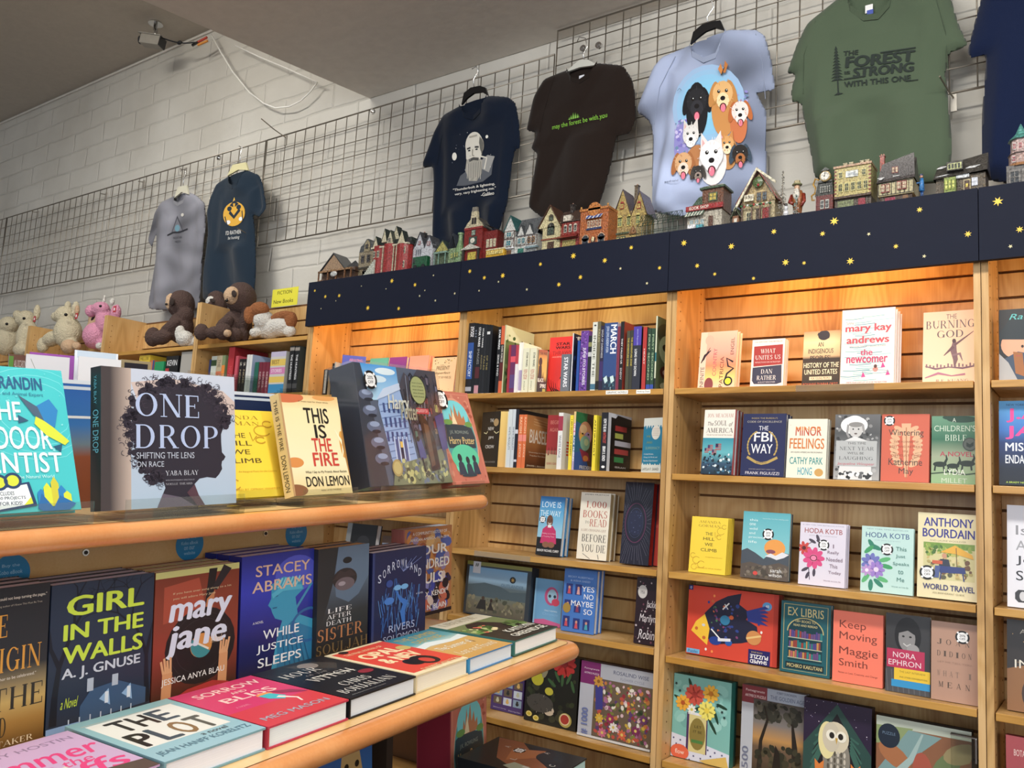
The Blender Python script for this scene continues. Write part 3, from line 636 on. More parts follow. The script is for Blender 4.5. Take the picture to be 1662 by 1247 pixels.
fb(S1, (1217, 627), (1271, 627), (1219, 554), (1273, 550), 0.016, 'f1e6da', a_unites, 'small cream book with red and navy paint blocks, below the lamp', b=2.59, n=2, soft=True, pages='f6f0de')
def a_indig(c):
 c.G(0, 0, 1, 1, [(0, 'c09060'), (0.2, 'f0d8a0'), (0.45, 'd8b080'), (0.5, '3a2a20'), (0.75, '4a3a28'), (1, '241c18')])
 c.E(0.55, 0.08, 0.16, 0.09, '2a2028'); c.L([(0.38, 0.05), (0.7, 0.12)], 0.08, '2a2028')
 for i, (s, a, b_, v) in enumerate([('AN', .4, .55, .2), ('INDIGENOUS', .14, .82, .32), ("PEOPLES'", .2, .74, .44)]): c.T(s, a, v, b_, v+0.085, '2a2020', 0.02)
 c.T('HISTORY OF THE', 0.03, 0.57, 0.98, 0.66, 'f2e8c0', 0.02); c.T('UNITED STATES', 0.06, 0.69, 0.94, 0.78, 'f2e8c0', 0.02)
 c.R(0.2, 0.82, 0.8, 0.88, 'e8d8b0'); c.T('FOR YOUNG PEOPLE', 0.24, 0.83, 0.76, 0.87, '6a3020', 0.02); c.T('ROXANNE DUNBAR-ORTIZ', 0.03, 0.93, 0.97, 0.98, 'c86030', 0.02)
fb(S1, (1301, 625), (1362, 625), (1305, 541), (1362, 537), 0.022, '1a1614', a_indig, 'dark book with tan sunset cover, wedged left of the tall white novel', b=2.60, soft=True)
def a_newcomer(c):
 c.R(0, 0, 1, 1, 'e8e2dc')
 for k in range(34):
  v = 0.1+0.87*k/34; a = random.Random(k).uniform(0, 0.45); b_ = a+random.Random(k+50).uniform(0.3, 0.55)
  c.L([(a, v), (a+0.15, v+0.008), (min(1, b_), v-0.004)], 0.014, ['7ab8ba', '4a9ca6', '9acaca'][k % 3]); c.n = 3
 c.n = 5
 c.E(0.16, 0.19, 0.09, 0.04, 'f2efe8'); c.T('Summer', 0.09, 0.16, 0.24, 0.2, '4a4a4a')
 c.T('mary kay', 0.07, 0.2, 0.94, 0.33, 'c83c4c', 0.06); c.T('andrews', 0.1, 0.36, 0.9, 0.46, 'c83c4c', 0.06); c.T('NEW YORK TIMES BESTSELLING AUTHOR', 0.16, 0.49, 0.84, 0.51, '808890')
 c.T('the', 0.37, 0.54, 0.6, 0.62, 'c42c60', 0.05); c.T('newcomer', 0.11, 0.64, 0.88, 0.72, 'c42c60', 0.05)
 for u, v in ((0.4, 0.87), (0.85, 0.85), (0.76, 0.75)): c.P([(u, v+0.04), (u+0.03, v-0.035), (u+0.08, v+0.035)], 'd03a8a')
 c.E(0.66, 0.81, 0.05, 0.03, 'e08070'); c.E(0.66, 0.77, 0.03, 0.025, '5a3028'); c.ring(0.66, 0.84, 0.25, 0.02, 0.008, '6ab0b8')
 c.T('WRITE YOUR OWN LIST OF 50 OF THE NEW YORK', 0.12, 0.965, 0.88, 0.985, 'a05060')
fb(S1, (1363, 623), (1451, 623), (1364, 508), (1452, 499), 0.028, 'f4f0ee', a_newcomer, 'tall white novel with red lettering over teal waves', b=2.575, n=3, pages='f4efe4')
def a_burning(c):
 c.G(0, 0, 1, 1, [(0, 'e8b896'), (0.4, 'eec8a4'), (1, 'f2d4b0')]); c.T('THE', 0.44, 0.045, 0.64, 0.11, '5a4a50'); c.S('BURNING', 0.06, 0.13, 0.97, 0.24, '5a4a50'); c.S('GOD', 0.27, 0.27, 0.76, 0.37, '5a4a50')
 c.L([(0.6, 0.42), (0.58, 0.55), (0.62, 0.68), (0.6, 0.78)], [0.06, 0.12, 0.09, 0.02], '7a5a60'); c.L([(0.58, 0.5), (0.4, 0.62)], [0.07, 0.015], '6a4a50'); c.L([(0.6, 0.48), (0.95, 0.3)], [0.05, 0.01], '6a4a50'); c.E(0.59, 0.42, 0.035, 0.03, '4a3038'); c.L([(0.55, 0.62), (0.7, 0.6), (0.75, 0.7)], [0.04, 0.06, 0.01], '8a6a70')
 c.L([(0.05, 0.76), (0.25, 0.8), (0.5, 0.78), (0.75, 0.8), (1, 0.77)], [0.02, 0.04, 0.02, 0.04, 0.03], '7a5a68')
 for k in range(14): c.R(0.06+k*0.068, 0.73+0.012*(k % 3), 0.09+k*0.068, 0.78, '8a6a70')
 c.L([(0.05, 0.92), (0.3, 0.86), (0.55, 0.9), (0.8, 0.88)], [0.02, 0.05, 0.02, 0.04], 'b07088'); c.S('R.F. KUANG', 0.26, 0.945, 0.86, 0.985, '9a7a70')
fb(S1, (1497, 622), (1585, 620), (1499, 511), (1587, 503), 0.03, 'e8c09a', a_burning, 'peach paperback with an ink-brushed leaping figure, by the right post', b=2.60)
# ---- second row
def a_soul(c):
 c.R(0, 0, 1, 0.44, 'ece4d8'); c.G(0, 0.44, 1, 1, [(0, '2a8ca0'), (0.4, '60b0b8'), (0.7, '30506a'), (1, '1a2a38')])
 c.S('JON MEACHAM', 0.1, 0.06, 0.9, 0.12, 'b07060'); c.T('The', 0.12, 0.19, 0.3, 0.25, '4a4038', 0, 0.3); c.S('SOUL', 0.33, 0.17, 0.72, 0.25, '4a4038'); c.T('of', 0.78, 0.19, 0.9, 0.26, '4a4038', 0, 0.3); c.S('AMERICA', 0.08, 0.285, 0.92, 0.36, '4a4038'); c.T('THE BATTLE FOR OUR BETTER ANGELS', 0.1, 0.385, 0.9, 0.405, '806858')
 for u, v, s in ((0.25, 0.55, 1), (0.5, 0.53, 1.1), (0.14, 0.6, 0.8), (0.38, 0.62, 0.9)):
  for k in range(4): c.R(u-0.08*s, v+k*0.025*s, u+0.08*s, v+(k*0.025+0.013)*s, 'b83a30'); c.n -= 1
  c.R(u-0.08*s, v, u-0.01, v+0.05*s, '2a3a70'); c.n += 1
 speck(c, 70, 0, 0.66, 1, 1, ['102030', '1c3038', 'd8e4e8', '4a80a0', '203048'], 0.02, 0.05, 3)
 c.R(0.96, 0, 1, 1, '8a2420')
fb(S2, (1137, 768), (1190, 772), (1140, 668), (1197, 666), 0.026, '7a1818', a_soul, 'cream and blue history book with flags and a red spine', b=2.56, n=2, pages='eef0f4')
def a_fbi(c):
 c.R(0, 0, 1, 1, '1c2350'); c.T("INSIDE THE BUREAU'S", 0.2, 0.06, 0.8, 0.085, 'b09a60'); c.T('CODE OF EXCELLENCE', 0.1, 0.115, 0.9, 0.145, 'b8b0a0'); c.T('THE', 0.38, 0.2, 0.6, 0.27, 'e6e4ea'); c.T('FBI', 0.28, 0.3, 0.7, 0.45, 'f2f0f2', 0.02); c.T('WAY', 0.22, 0.49, 0.72, 0.64, 'f2f0f2', 0.02)
 for s in (-1, 1):
  for k in range(9):
   a = 0.5+k*0.2; u = 0.48+s*0.34*math.sin(a); v = 0.52+0.28*(-math.cos(a))*0.9; c.E(u, v, 0.04, 0.014, 'b89a50', 8, s*(a)); c.n -= 1
  c.n += 1
 c.L([(0.14, 0.7), (0.35, 0.78), (0.48, 0.8), (0.62, 0.78), (0.84, 0.7)], 0.06, 'b89a50'); c.T('INTEGRITY', 0.36, 0.775, 0.6, 0.8, '1c2350')
 c.T('FORMER ASSISTANT DIRECTOR', 0.2, 0.885, 0.8, 0.9, 'a8a0a0'); c.T('FRANK FIGLIUZZI', 0.12, 0.93, 0.9, 0.975, 'd8d4dc', 0.01)
fb(S2, (1201, 771), (1272, 775), (1204, 673), (1275, 674), 0.026, '141a40', a_fbi, 'navy book with white capitals and a gold laurel', b=2.57, n=2, pages='e8e8ea')
def a_minor(c):
 c.R(0, 0, 1, 1, 'e9e6d2'); c.G(0.06, 0.1, 0.07, 0.11, [(0, 'd06020'), (1, 'd06020')])
 c.T('MINOR', 0.2, 0.13, 0.86, 0.29, 'c04a28', 0.04); c.T('FEELINGS', 0.06, 0.33, 0.94, 0.51, 'd0742a', 0.04); c.T('MINOR', 0.2, 0.13, 0.86, 0.2, 'e08a30', 0.0); c.T('AN ASIAN AMERICAN RECKONING', 0.1, 0.555, 0.9, 0.58, '4a4040', 0.02)
 c.T('CATHY PARK', 0.08, 0.65, 0.92, 0.77, '2a9090', 0.03); c.T('HONG', 0.3, 0.82, 0.66, 0.95, '2a9ab0', 0.03); c.E(0.83, 0.9, 0.11, 0.065, 'c89a50')
fb(S2, (1275, 777), (1340, 779), (1280, 681), (1340, 682), 0.017, 'e4e0cc', a_minor, 'cream paperback with flame-like orange and teal capitals', b=2.575, n=2, soft=True, pages='f0ece0')
def a_child(c):
 c.G(0, 0, 1, 1, [(0, '6a6a6c'), (0.3, '505254'), (1, 'a8a8a8')]); speck(c, 60, 0, 0, 1, 1, ['38393b', '8a8a8a', 'b0b0b0', '4c4c4e'], 0.02, 0.05, 9)
 c.E(0.43, 0.17, 0.3, 0.14, 'e8e8e6'); c.E(0.44, 0.12, 0.2, 0.1, 'f4f4f2'); c.E(0.47, 0.24, 0.15, 0.12, 'c8c6c4'); c.E(0.47, 0.16, 0.16, 0.04, '8c8a88'); c.E(0.41, 0.23, 0.018, 0.012, '303030'); c.E(0.53, 0.23, 0.018, 0.012, '303030'); c.E(0.47, 0.3, 0.035, 0.012, '6a5a58')
 c.L([(0.3, 0.16), (0.28, 0.3), (0.33, 0.36)], 0.05, '9a9898'); c.L([(0.62, 0.16), (0.66, 0.3)], 0.05, '9a9898'); c.P([(0.2, 0.42), (0.45, 0.34), (0.78, 0.42), (0.85, 1), (0.1, 1)], 'dcdcdc')
 c.R(0.04, 0.41, 0.94, 0.8, 'b4b6b6'); c.T('THIS TIME', 0.3, 0.43, 0.7, 0.465, '505050'); c.S('NEXT YEAR', 0.12, 0.5, 0.88, 0.555, '606264'); c.T("WE'LL BE", 0.3, 0.58, 0.66, 0.615, '505050'); c.S('LAUGHING', 0.12, 0.65, 0.86, 0.7, '606264'); c.T('Jacqueline Winspear', 0.08, 0.74, 0.9, 0.79, 'c05868', 0, 0.2)
 speck(c, 30, 0.1, 0.86, 0.9, 1, ['303234', 'f0f0f0', '606264'], 0.03, 0.06, 4)
fb(S2, (1352, 780), (1427, 782), (1353, 674), (1428, 675), 0.024, '8a8a8a', a_child, 'grey photo-cover book of a child in a sun hat', b=2.58)
def a_winter(c):
 c.R(0, 0, 1, 1, 'cc5c40')
 for k in range(9):
  v = 0.22+k*0.065; w_ = 0.12+0.13*math.sin(PI*(k+1)/10)
  c.E(0.52-w_, v, 0.11, 0.035, 'dcae86', 12, 0.5); c.E(0.52+w_, v, 0.11, 0.035, 'dcae86', 12, -0.5); c.n -= 2
 c.n += 3; c.L([(0.52, 0.14), (0.53, 0.93)], [0.2, 0.05], 'dcae86'); c.L([(0.52, 0.2), (0.54, 0.95)], 0.02, 'b8704a')
 c.T('Wintering', 0.15, 0.23, 0.88, 0.35, '4a3a34'); c.T('Katherine', 0.16, 0.66, 0.86, 0.76, '4a3a34'); c.T('May', 0.38, 0.8, 0.68, 0.91, '4a3a34')
 c.T('THE POWER OF', 0.26, 0.4, 0.78, 0.43, '9a4a30'); c.T('REST AND RETREAT', 0.18, 0.47, 0.86, 0.5, '9a4a30'); c.T('IN', 0.46, 0.54, 0.56, 0.57, '9a4a30'); c.T('DIFFICULT TIMES', 0.22, 0.6, 0.84, 0.63, '9a4a30'); c.sticker(0.16, 0.1, 0.12)
fb(S2, (1429, 782), (1508, 785), (1430, 674), (1509, 674), 0.02, 'b04a34', a_winter, 'rust-coloured book with a pale oak leaf', b=2.585)
def a_bible(c):
 c.G(0, 0, 1, 1, [(0, '6a9a7c'), (0.35, '2c6a50'), (0.6, '9aa488'), (1, '8ab07c')])
 c.E(0.7, 0.05, 0.35, 0.05, '24483a'); c.E(0.45, 0.02, 0.2, 0.04, '24483a'); c.T('A', 0.48, 0.03, 0.56, 0.09, 'd8e0d0'); c.T("CHILDREN'S", 0.06, 0.14, 1.0, 0.23, 'c8d8c4'); c.S('BIBLE', 0.32, 0.28, 0.8, 0.37, 'c8d8c4'); c.T('A NOVEL', 0.2, 0.53, 0.96, 0.6, 'b02848', 0.02)
 for u, v, s in ((0.2, 0.72, 1), (0.5, 0.74, 0.9), (0.82, 0.7, 1.1)):
  c.E(u, v, 0.16*s, 0.04*s, '1c2c22'); c.L([(u-0.1, v), (u-0.12, v+0.1)], 0.04, '1c2c22'); c.L([(u+0.08, v), (u+0.1, v+0.1)], 0.04, '1c2c22'); c.L([(u+0.1, v), (u+0.16, v-0.08), (u+0.14, v-0.14)], [0.07, 0.05, 0.02], '1c2c22')
 c.L([(0, 0.86), (0.4, 0.83), (0.8, 0.86), (1, 0.84)], 0.03, '2c4430'); c.T('LYDIA', 0.3, 0.79, 0.78, 0.87, 'ecf0e4'); c.T('MILLET', 0.24, 0.92, 0.82, 0.99, 'c8d4bc'); c.E(0.88, 0.42, 0.17, 0.1, '58605a'); c.ring(0.88, 0.42, 0.15, 0.09, 0.015, '20302a'); c.P([(0.8, 0.39), (0.88, 0.42), (0.96, 0.38), (0.96, 0.44), (0.88, 0.47), (0.8, 0.45)], '20302a')
fb(S2, (1511, 785), (1583.5, 788), (1510, 677), (1582, 677), 0.018, '5a8a6a', a_bible, 'green paperback with black animal silhouettes', b=2.59, soft=True)
# ---- third row
def a_hill(c):
 c.R(0, 0, 1, 1, 'f2d22e'); gold = 'c09418'
 c.S('AMANDA', 0.2, 0.065, 0.8, 0.11, 'a07a18'); c.S('GORMAN', 0.2, 0.135, 0.8, 0.18, 'a07a18')
 for s, a, b_, v in (('THE', .4, .6, .27), ('HILL', .35, .66, .36), ('WE', .4, .62, .46), ('CLIMB', .3, .74, .56)): c.T(s, a, v, b_, v+0.055, '5a4a20', 0.01)
 for (u, v, r) in ((0.82, 0.24, 0.1), (0.9, 0.16, 0.06), (0.2, 0.78, 0.1), (0.1, 0.7, 0.07), (0.34, 0.85, 0.1), (0.15, 0.9, 0.08), (0.78, 0.35, 0.06)): c.ring(u, v, r, r*0.6, 0.012, gold, 20, 0.5, 5.6)
 c.L([(0.74, 0.3), (0.68, 0.36), (0.66, 0.26)], 0.012, gold); c.T('An Inaugural Poem for the Country', 0.44, 0.7, 0.9, 0.725, gold); c.T('FOREWORD BY OPRAH WINFREY', 0.2, 0.9, 0.9, 0.92, gold)
fb(S3, (1117, 932), (1177, 935), (1118, 838), (1178, 843), 0.010, 'eccc28', a_hill, 'small yellow gift book with gold scrolls, on the third shelf of the lamp-lit case', b=2.60, n=4, soft=False, pages='f4ecc8', group='yellow books')
def a_wild(c):
 c.G(0, 0, 1, 0.75, [(0, '5ab0bc'), (0.6, '78c0c8'), (1, '90c8cc')])
 for i, s in enumerate(['this', 'one', 'wild', 'and', 'precious', 'life']): c.T(s, 0.14, 0.11+i*0.066, 0.14+0.055*len(s)*0.8, 0.145+i*0.066, 'e0f0f0')
 c.T('from the New York Times bestselling author', 0.42, 0.09, 0.96, 0.11, 'd0e8ea'); c.E(0.7, 0.53, 0.22, 0.13, 'e89a40'); c.E(0.62, 0.585, 0.1, 0.03, '8a4a58')
 c.P([(0, 0.6), (0.12, 0.56), (0.3, 0.62), (0.48, 0.7), (0.62, 0.61), (0.72, 0.64), (0.86, 0.58), (1, 0.6), (1, 0.85), (0, 0.85)], '48505a'); c.P([(0.5, 0.66), (0.62, 0.61), (0.72, 0.64), (0.86, 0.58), (1, 0.61), (0.9, 0.66), (0.75, 0.7), (0.62, 0.67)], 'e0e0e6')
 c.P([(0, 0.8), (0.2, 0.76), (0.5, 0.8), (0.8, 0.74), (1, 0.78), (1, 1), (0, 1)], '5a5048'); speck(c, 50, 0, 0.78, 1, 1, ['6a6052', '4a443c', '80766a'], 0.02, 0.05, 8); c.E(0.32, 0.92, 0.05, 0.03, 'd04038'); c.T('sarah', 0.63, 0.83, 0.86, 0.885, 'f0f0f0'); c.T('wilson', 0.6, 0.9, 0.87, 0.95, 'f0f0f0'); c.sticker(0.55, 0.33, 0.12)
fb(S3, (1201, 936), (1279, 943), (1206, 831), (1287, 836), 0.022, '38484e', a_wild, 'blue book with an orange sun over snowy mountains', b=2.595)
def a_hoda1(c):
 c.R(0, 0, 1, 1, 'dcd6e4'); c.T('HODA KOTB', 0.1, 0.09, 0.92, 0.17, 'a04a48', 0.02); c.T('#1 NEW YORK TIMES BESTSELLING AUTHOR', 0.05, 0.03, 0.95, 0.05, '8888a0'); c.T('AND JANE LORENZINI', 0.2, 0.2, 0.8, 0.22, 'a098a8')
 for a, b_, k in ((0.28, 0.3, 0.5), (0.4, 0.25, 1.2), (0.2, 0.85, 2.0), (0.34, 0.8, 1.6), (0.14, 0.76, 2.6), (0.45, 0.3, 0.3)): c.E(a, b_, 0.09, 0.025, '4a4250', 10, k)
 c.L([(0.1, 0.4), (0.3, 0.3)], 0.015, '4a4250'); c.L([(0.2, 0.6), (0.25, 0.92)], 0.015, '4a4250'); c.flower(0.1, 0.42, 0.15, 'c83a34', '5a2028', 7); c.flower(0.32, 0.57, 0.24, 'd8407e', 'f080a8', 9, 0.35); c.ring(0.32, 0.57, 0.07, 0.045, 0.02, '6a1838')
 c.sticker(0.53, 0.35, 0.12)
 for i, (s, a, b_) in enumerate((('I', .73, .75), ('Really', .62, .86), ('Needed', .6, .94), ('This', .67, .84), ('Today', .65, .92))): c.T(s, a, 0.33+i*0.105, b_, 0.39+i*0.105, '806878')
 c.T('Words to Live By', 0.55, 0.9, 0.92, 0.925, '907888')
fb(S3, (1295, 947), (1371, 955), (1298, 849), (1375, 853), 0.018, 'd4cede', a_hoda1, 'pale lilac book with a pink flower and a round sticker', b=2.585, n=2, pages='eceaf2')
def a_hoda2(c):
 c.R(0, 0, 1, 1, 'bcdcd6'); c.T('HODA KOTB', 0.08, 0.09, 0.92, 0.17, '3c5a88', 0.02); c.T('NEW YORK TIMES BESTSELLER', 0.1, 0.03, 0.9, 0.05, '7898a0'); c.T('with Jane Lorenzini', 0.25, 0.2, 0.75, 0.22, '88a8b0')
 for a, b_, k in ((0.2, 0.28, 1.0), (0.28, 0.32, 0.4), (0.15, 0.36, 2.4), (0.46, 0.5, -0.3), (0.5, 0.6, 0.2), (0.1, 0.8, 2.2), (0.35, 0.86, 0.7), (0.2, 0.9, 1.6), (0.42, 0.8, 0.3)): c.E(a, b_, 0.12, 0.035, random.Random(int(a*99)).choice(['3a9a60', '58b070', '2c8068']), 10, k)
 c.flower(0.2, 0.56, 0.2, '6a70b8', 'c8b0d8', 9); c.flower(0.3, 0.66, 0.17, '9a7ac8', 'e0d0e8', 9); c.flower(0.12, 0.68, 0.12, 'b890cc', 'f0e0f0', 7); c.sticker(0.5, 0.34, 0.12)
 for i, (s, a, b_) in enumerate((('This', .67, .87), ('Just', .67, .85), ('Speaks', .62, .92), ('to', .72, .82), ('Me', .7, .84))): c.T(s, a, 0.29+i*0.115, b_, 0.35+i*0.115, '4a8078')
 c.T('Words to Live By', 0.6, 0.88, 0.92, 0.905, '5a8a88')
fb(S3, (1396, 957), (1482, 967), (1397, 855), (1482, 860), 0.018, 'b0d2cc', a_hoda2, 'mint book with purple flowers and a round sticker', b=2.58, pages='e4ece8')
def a_travel(c):
 c.R(0, 0, 1, 1, 'e2d6aa'); c.T('ANTHONY', 0.1, 0.055, 0.92, 0.16, '2c2c88', 0.05); c.T('BOURDAIN', 0.08, 0.185, 0.94, 0.29, '2c2c88', 0.05); c.T('AND LAURIE WOOLEVER', 0.2, 0.315, 0.8, 0.335, '908868')
 c.R(0.1, 0.35, 0.94, 0.78, 'd0c890'); c.R(0.1, 0.35, 0.94, 0.42, '7a9a40'); speck(c, 60, 0.1, 0.35, 0.94, 0.52, ['6a9038', '90a848', '4a7030', 'b8b860'], 0.02, 0.05, 7); speck(c, 60, 0.1, 0.5, 0.94, 0.78, ['c8b070', '5a5a48', 'b0a060', '705038', '8a8a4a', 'd8c890'], 0.02, 0.05, 6)
 c.P([(0.38, 0.46), (0.62, 0.37), (0.9, 0.47), (0.92, 0.52), (0.62, 0.47)], 'e0a828'); c.L([(0.64, 0.4), (0.66, 0.72)], 0.012, '6a5030'); c.E(0.45, 0.5, 0.04, 0.03, 'c89070'); c.P([(0.38, 0.54), (0.52, 0.54), (0.55, 0.62), (0.36, 0.62)], '303848'); c.R(0.25, 0.56, 0.42, 0.6, 'c85830'); c.P([(0.36, 0.62), (0.78, 0.62), (0.8, 0.69), (0.38, 0.7)], '2c3c78')
 c.L([(0.4, 0.69), (0.38, 0.78)], 0.02, '2c3c78'); c.L([(0.75, 0.69), (0.77, 0.78)], 0.02, '2c3c78'); c.P([(0.3, 0.62), (0.38, 0.62), (0.36, 0.76), (0.28, 0.76)], '4a5a90'); c.sticker(0.17, 0.71, 0.13)
 c.T('WORLD TRAVEL', 0.1, 0.835, 0.94, 0.9, '2c3070', 0.04); c.T('AN IRREVERENT GUIDE', 0.26, 0.925, 0.78, 0.945, '908868')
fb(S3, (1488, 969), (1589, 981), (1487, 834.5), (1590, 838.7), 0.035, 'dacea2', a_travel, 'cream travel book with a cafe drawing and yellow parasol', b=2.57)
# ---- fourth row
def a_fish(c):
 c.R(0, 0, 0.95, 1, 'd23a1e'); c.R(0.95, 0, 1, 1, 'c03018'); c.R(0, 0, 0.05, 0.07, '1c2870'); c.T('0', 0.015, 0.015, 0.035, 0.055, 'c8d0f0', 0.03); c.E(0.88, 0.18, 0.05, 0.06, '58a0d8'); c.T('48', 0.86, 0.16, 0.9, 0.2, 'f0f0f0', 0.03)
 c.P([(0.2, 0.38), (0.32, 0.2), (0.45, 0.1), (0.6, 0.04), (0.58, 0.2), (0.7, 0.3), (0.66, 0.4), (0.78, 0.48), (0.8, 0.66), (0.62, 0.74), (0.3, 0.82), (0.22, 0.7), (0.16, 0.55)], '22243c')
 c.P([(0.2, 0.4), (0.26, 0.6), (0.24, 0.84), (0.05, 0.66), (0.1, 0.52)], 'f0c024'); c.E(0.11, 0.62, 0.018, 0.025, 'c86020'); c.E(0.2, 0.74, 0.02, 0.025, 'c86020'); c.E(0.19, 0.56, 0.02, 0.02, 'd0d0d0')
 speck(c, 40, 0.26, 0.14, 0.6, 0.74, ['3a4a90', '6a3050', '4a7a50', '28408a', 'e8e8e8', 'c86030', '804070'], 0.008, 0.022, 12)
 for i in range(5): c.P([(0.66, 0.18+0.1), (0.86, 0.18+0.06*i), (0.9, 0.21+0.06*i), (0.68, 0.3+0.03*i)], '283a90')
 c.E(0.43, 0.45, 0.055, 0.07, '2878a0'); c.E(0.5, 0.4, 0.025, 0.03, 'c85a28'); c.E(0.33, 0.76, 0.07, 0.06, '1c3c90'); c.E(0.48, 0.76, 0.04, 0.045, '2058a8'); c.E(0.75, 0.64, 0.08, 0.1, 'd08a48'); c.L([(0.67, 0.66), (0.83, 0.6)], 0.02, 'e8c078')
 c.L([(0.28, 0.6), (0.38, 0.72)], 0.014, 'f0f0f0'); c.L([(0.36, 0.74), (0.5, 0.72)], 0.03, 'e4e4ea'); c.L([(0.4, 0.3), (0.47, 0.2)], 0.014, 'e0e0e0'); c.L([(0.42, 0.22), (0.46, 0.29)], 0.01, 'e0e0e0')
 for u, v in ((0.24, 0.22), (0.3, 0.12), (0.31, 0.3), (0.8, 0.44), (0.83, 0.55), (0.3, 0.92), (0.23, 0.9)): c.E(u, v, 0.012, 0.02, random.Random(int(u*100+v*7)).choice(['f0e8e0', '303050', 'f09040', '283a90']))
 c.R(0.01, 0.92, 0.16, 0.985, '6ab0dc'); c.T('Puzzles', 0.03, 0.935, 0.14, 0.975, '1c4c90', 0.02); c.R(0.7, 0.8, 0.93, 1.0, '201c60'); c.T('OUTER SPACE', 0.73, 0.825, 0.85, 0.845, 'c8b070', 0, 0, 180); c.T('PUZZLE', 0.72, 0.865, 0.91, 0.92, 'f4f4f4', 0.05, 0, 180); c.T('SHAPED', 0.72, 0.935, 0.9, 0.985, 'f4f4f4', 0.05, 0, 180)
fb(S4, (1113, 1058.8), (1261, 1079.6), (1116, 950.5), (1263, 968.5), 0.055, 'a82818', a_fish, 'red puzzle box with a space-filled fish', b=2.625, lean=3, kind='box', base='8a1c14')
def a_libris(c):
 c.R(0, 0, 1, 1, '155a64'); c.L([(0.06, 0.04), (0.94, 0.04), (0.94, 0.96), (0.06, 0.96)], 0.012, 'c0b070', True); c.T('EX LIBRIS', 0.14, 0.08, 0.86, 0.2, 'd8c888', 0.0); c.ring(0.5, 0.42, 0.36, 0.2, 0.02, 'c0b070', 20, PI, 2*PI); c.E(0.5, 0.42, 0.34, 0.19, '0e3a44'); c.R(0.16, 0.4, 0.84, 0.82, '0e3a44')
 c.T('100+ BOOKS TO', 0.3, 0.25, 0.7, 0.285, 'd8c888'); c.T('READ AND REREAD', 0.26, 0.31, 0.74, 0.34, 'd8c888'); rd = random.Random(5)
 for r in range(3):
  v = 0.5+r*0.14; u = 0.18
  while u < 0.8: w_ = rd.uniform(0.025, 0.045); h = rd.uniform(0.07, 0.11); c.R(u, v-h, u+w_, v, rd.choice(['9a3a30', '6a4a80', 'c08a48', '2a8080', '50408a', 'b05a60'])); c.n -= 1; u += w_+0.006
  c.n += 1; c.R(0.16, v, 0.84, v+0.012, 'b0b8a0')
 c.R(0.12, 0.85, 0.88, 0.94, '102c34'); c.T('MICHIKO KAKUTANI', 0.15, 0.87, 0.85, 0.92, 'd8c888', 0.01)
fb(S4, (1265, 1083), (1347, 1096.4), (1268, 976), (1349, 984.6), 0.03, '124a54', a_libris, 'teal book with a drawn arched bookcase', b=2.60, lean=3)
def a_keep(c):
 c.R(0, 0, 1, 1, 'f4765a')
 for s, b_, v0, v1 in (('Keep', .66, .13, .27), ('Moving', .88, .29, .43), ('Maggie', .9, .5, .64), ('Smith', .7, .67, .77)): c.T(s, 0.13, v0, b_, v1, '7a3428', -0.008)
 c.T('Notes on Loss, Creativity, and Change', 0.12, 0.85, 0.9, 0.885, '6a2c24')
fb(S4, (1350.6, 1094.6), (1433, 1109), (1352, 991), (1435, 1001), 0.02, 'e8684c', a_keep, 'plain coral book with thin rounded lettering', b=2.59, lean=3)
def a_nora(c):
 c.R(0, 0, 1, 1, '3a3a3c'); c.E(0.5, 0.27, 0.3, 0.24, '1c1c1e'); c.E(0.48, 0.3, 0.19, 0.17, '8c8a8a'); c.P([(0.22, 0.26), (0.3, 0.1), (0.7, 0.1), (0.76, 0.28), (0.5, 0.2)], '1c1c1e'); c.E(0.4, 0.28, 0.03, 0.012, '202020'); c.E(0.56, 0.28, 0.03, 0.012, '202020'); c.L([(0.4, 0.37), (0.48, 0.4), (0.57, 0.37)], 0.03, 'c8c6c4')
 c.E(0.62, 0.44, 0.14, 0.07, '9c9a9a'); c.R(0.0, 0.7, 1, 1, '4a4a4e')
 for k in range(8): c.L([(0.02+0.12*k, 0.72), (0.06+0.12*k, 1)], 0.02, '606064'); c.n -= 1
 c.n += 2
 c.R(0.03, 0.45, 0.88, 0.69, 'b82050'); c.T('NORA', 0.17, 0.49, 0.68, 0.56, 'ecd8dc'); c.T('EPHRON', 0.07, 0.59, 0.8, 0.66, 'ecd8dc'); c.R(0.2, 0.69, 1, 0.84, 'e8c018'); c.T('THE LAST INTERVIEW', 0.32, 0.72, 0.9, 0.745, '8a7018'); c.T('AND OTHER CONVERSATIONS', 0.32, 0.79, 0.94, 0.81, '303018'); c.R(0.14, 0.84, 1, 0.93, '2090c8')
fb(S4, (1436.6, 1110), (1510, 1123), (1438, 995), (1508, 1004), 0.014, '2c2c2e', a_nora, 'black-and-white portrait paperback with magenta, yellow and blue bands', b=2.58, lean=3, soft=True)
def a_joan(c):
 c.R(0, 0, 1, 1, 'b48c76')
 for s, a, b_, v in (('JOAN', .08, .86, .22), ('DIDION', .1, .88, .37), ('WHAT I', .1, .88, .62), ('MEAN', .12, .86, .76)):
  n = len(s); w_ = (b_-a)/n
  for i, ch in enumerate(s):
   if ch != ' ': c.S(ch, a+w_*i+w_*0.22, v, a+w_*i+w_*0.75, v+0.07, '5a4a40' if v < .5 or v > .7 else '8a7262')
 c.T('LET ME TELL YOU', 0.14, 0.5, 0.84, 0.52, 'a07c68'); c.sticker(0.66, 0.17, 0.15)
fb(S4, (1511, 1125.4), (1590, 1138.5), (1511, 1009.7), (1591, 1016), 0.018, 'a47c66', a_joan, 'dusty rose book with widely spaced capitals', b=2.57, lean=3)
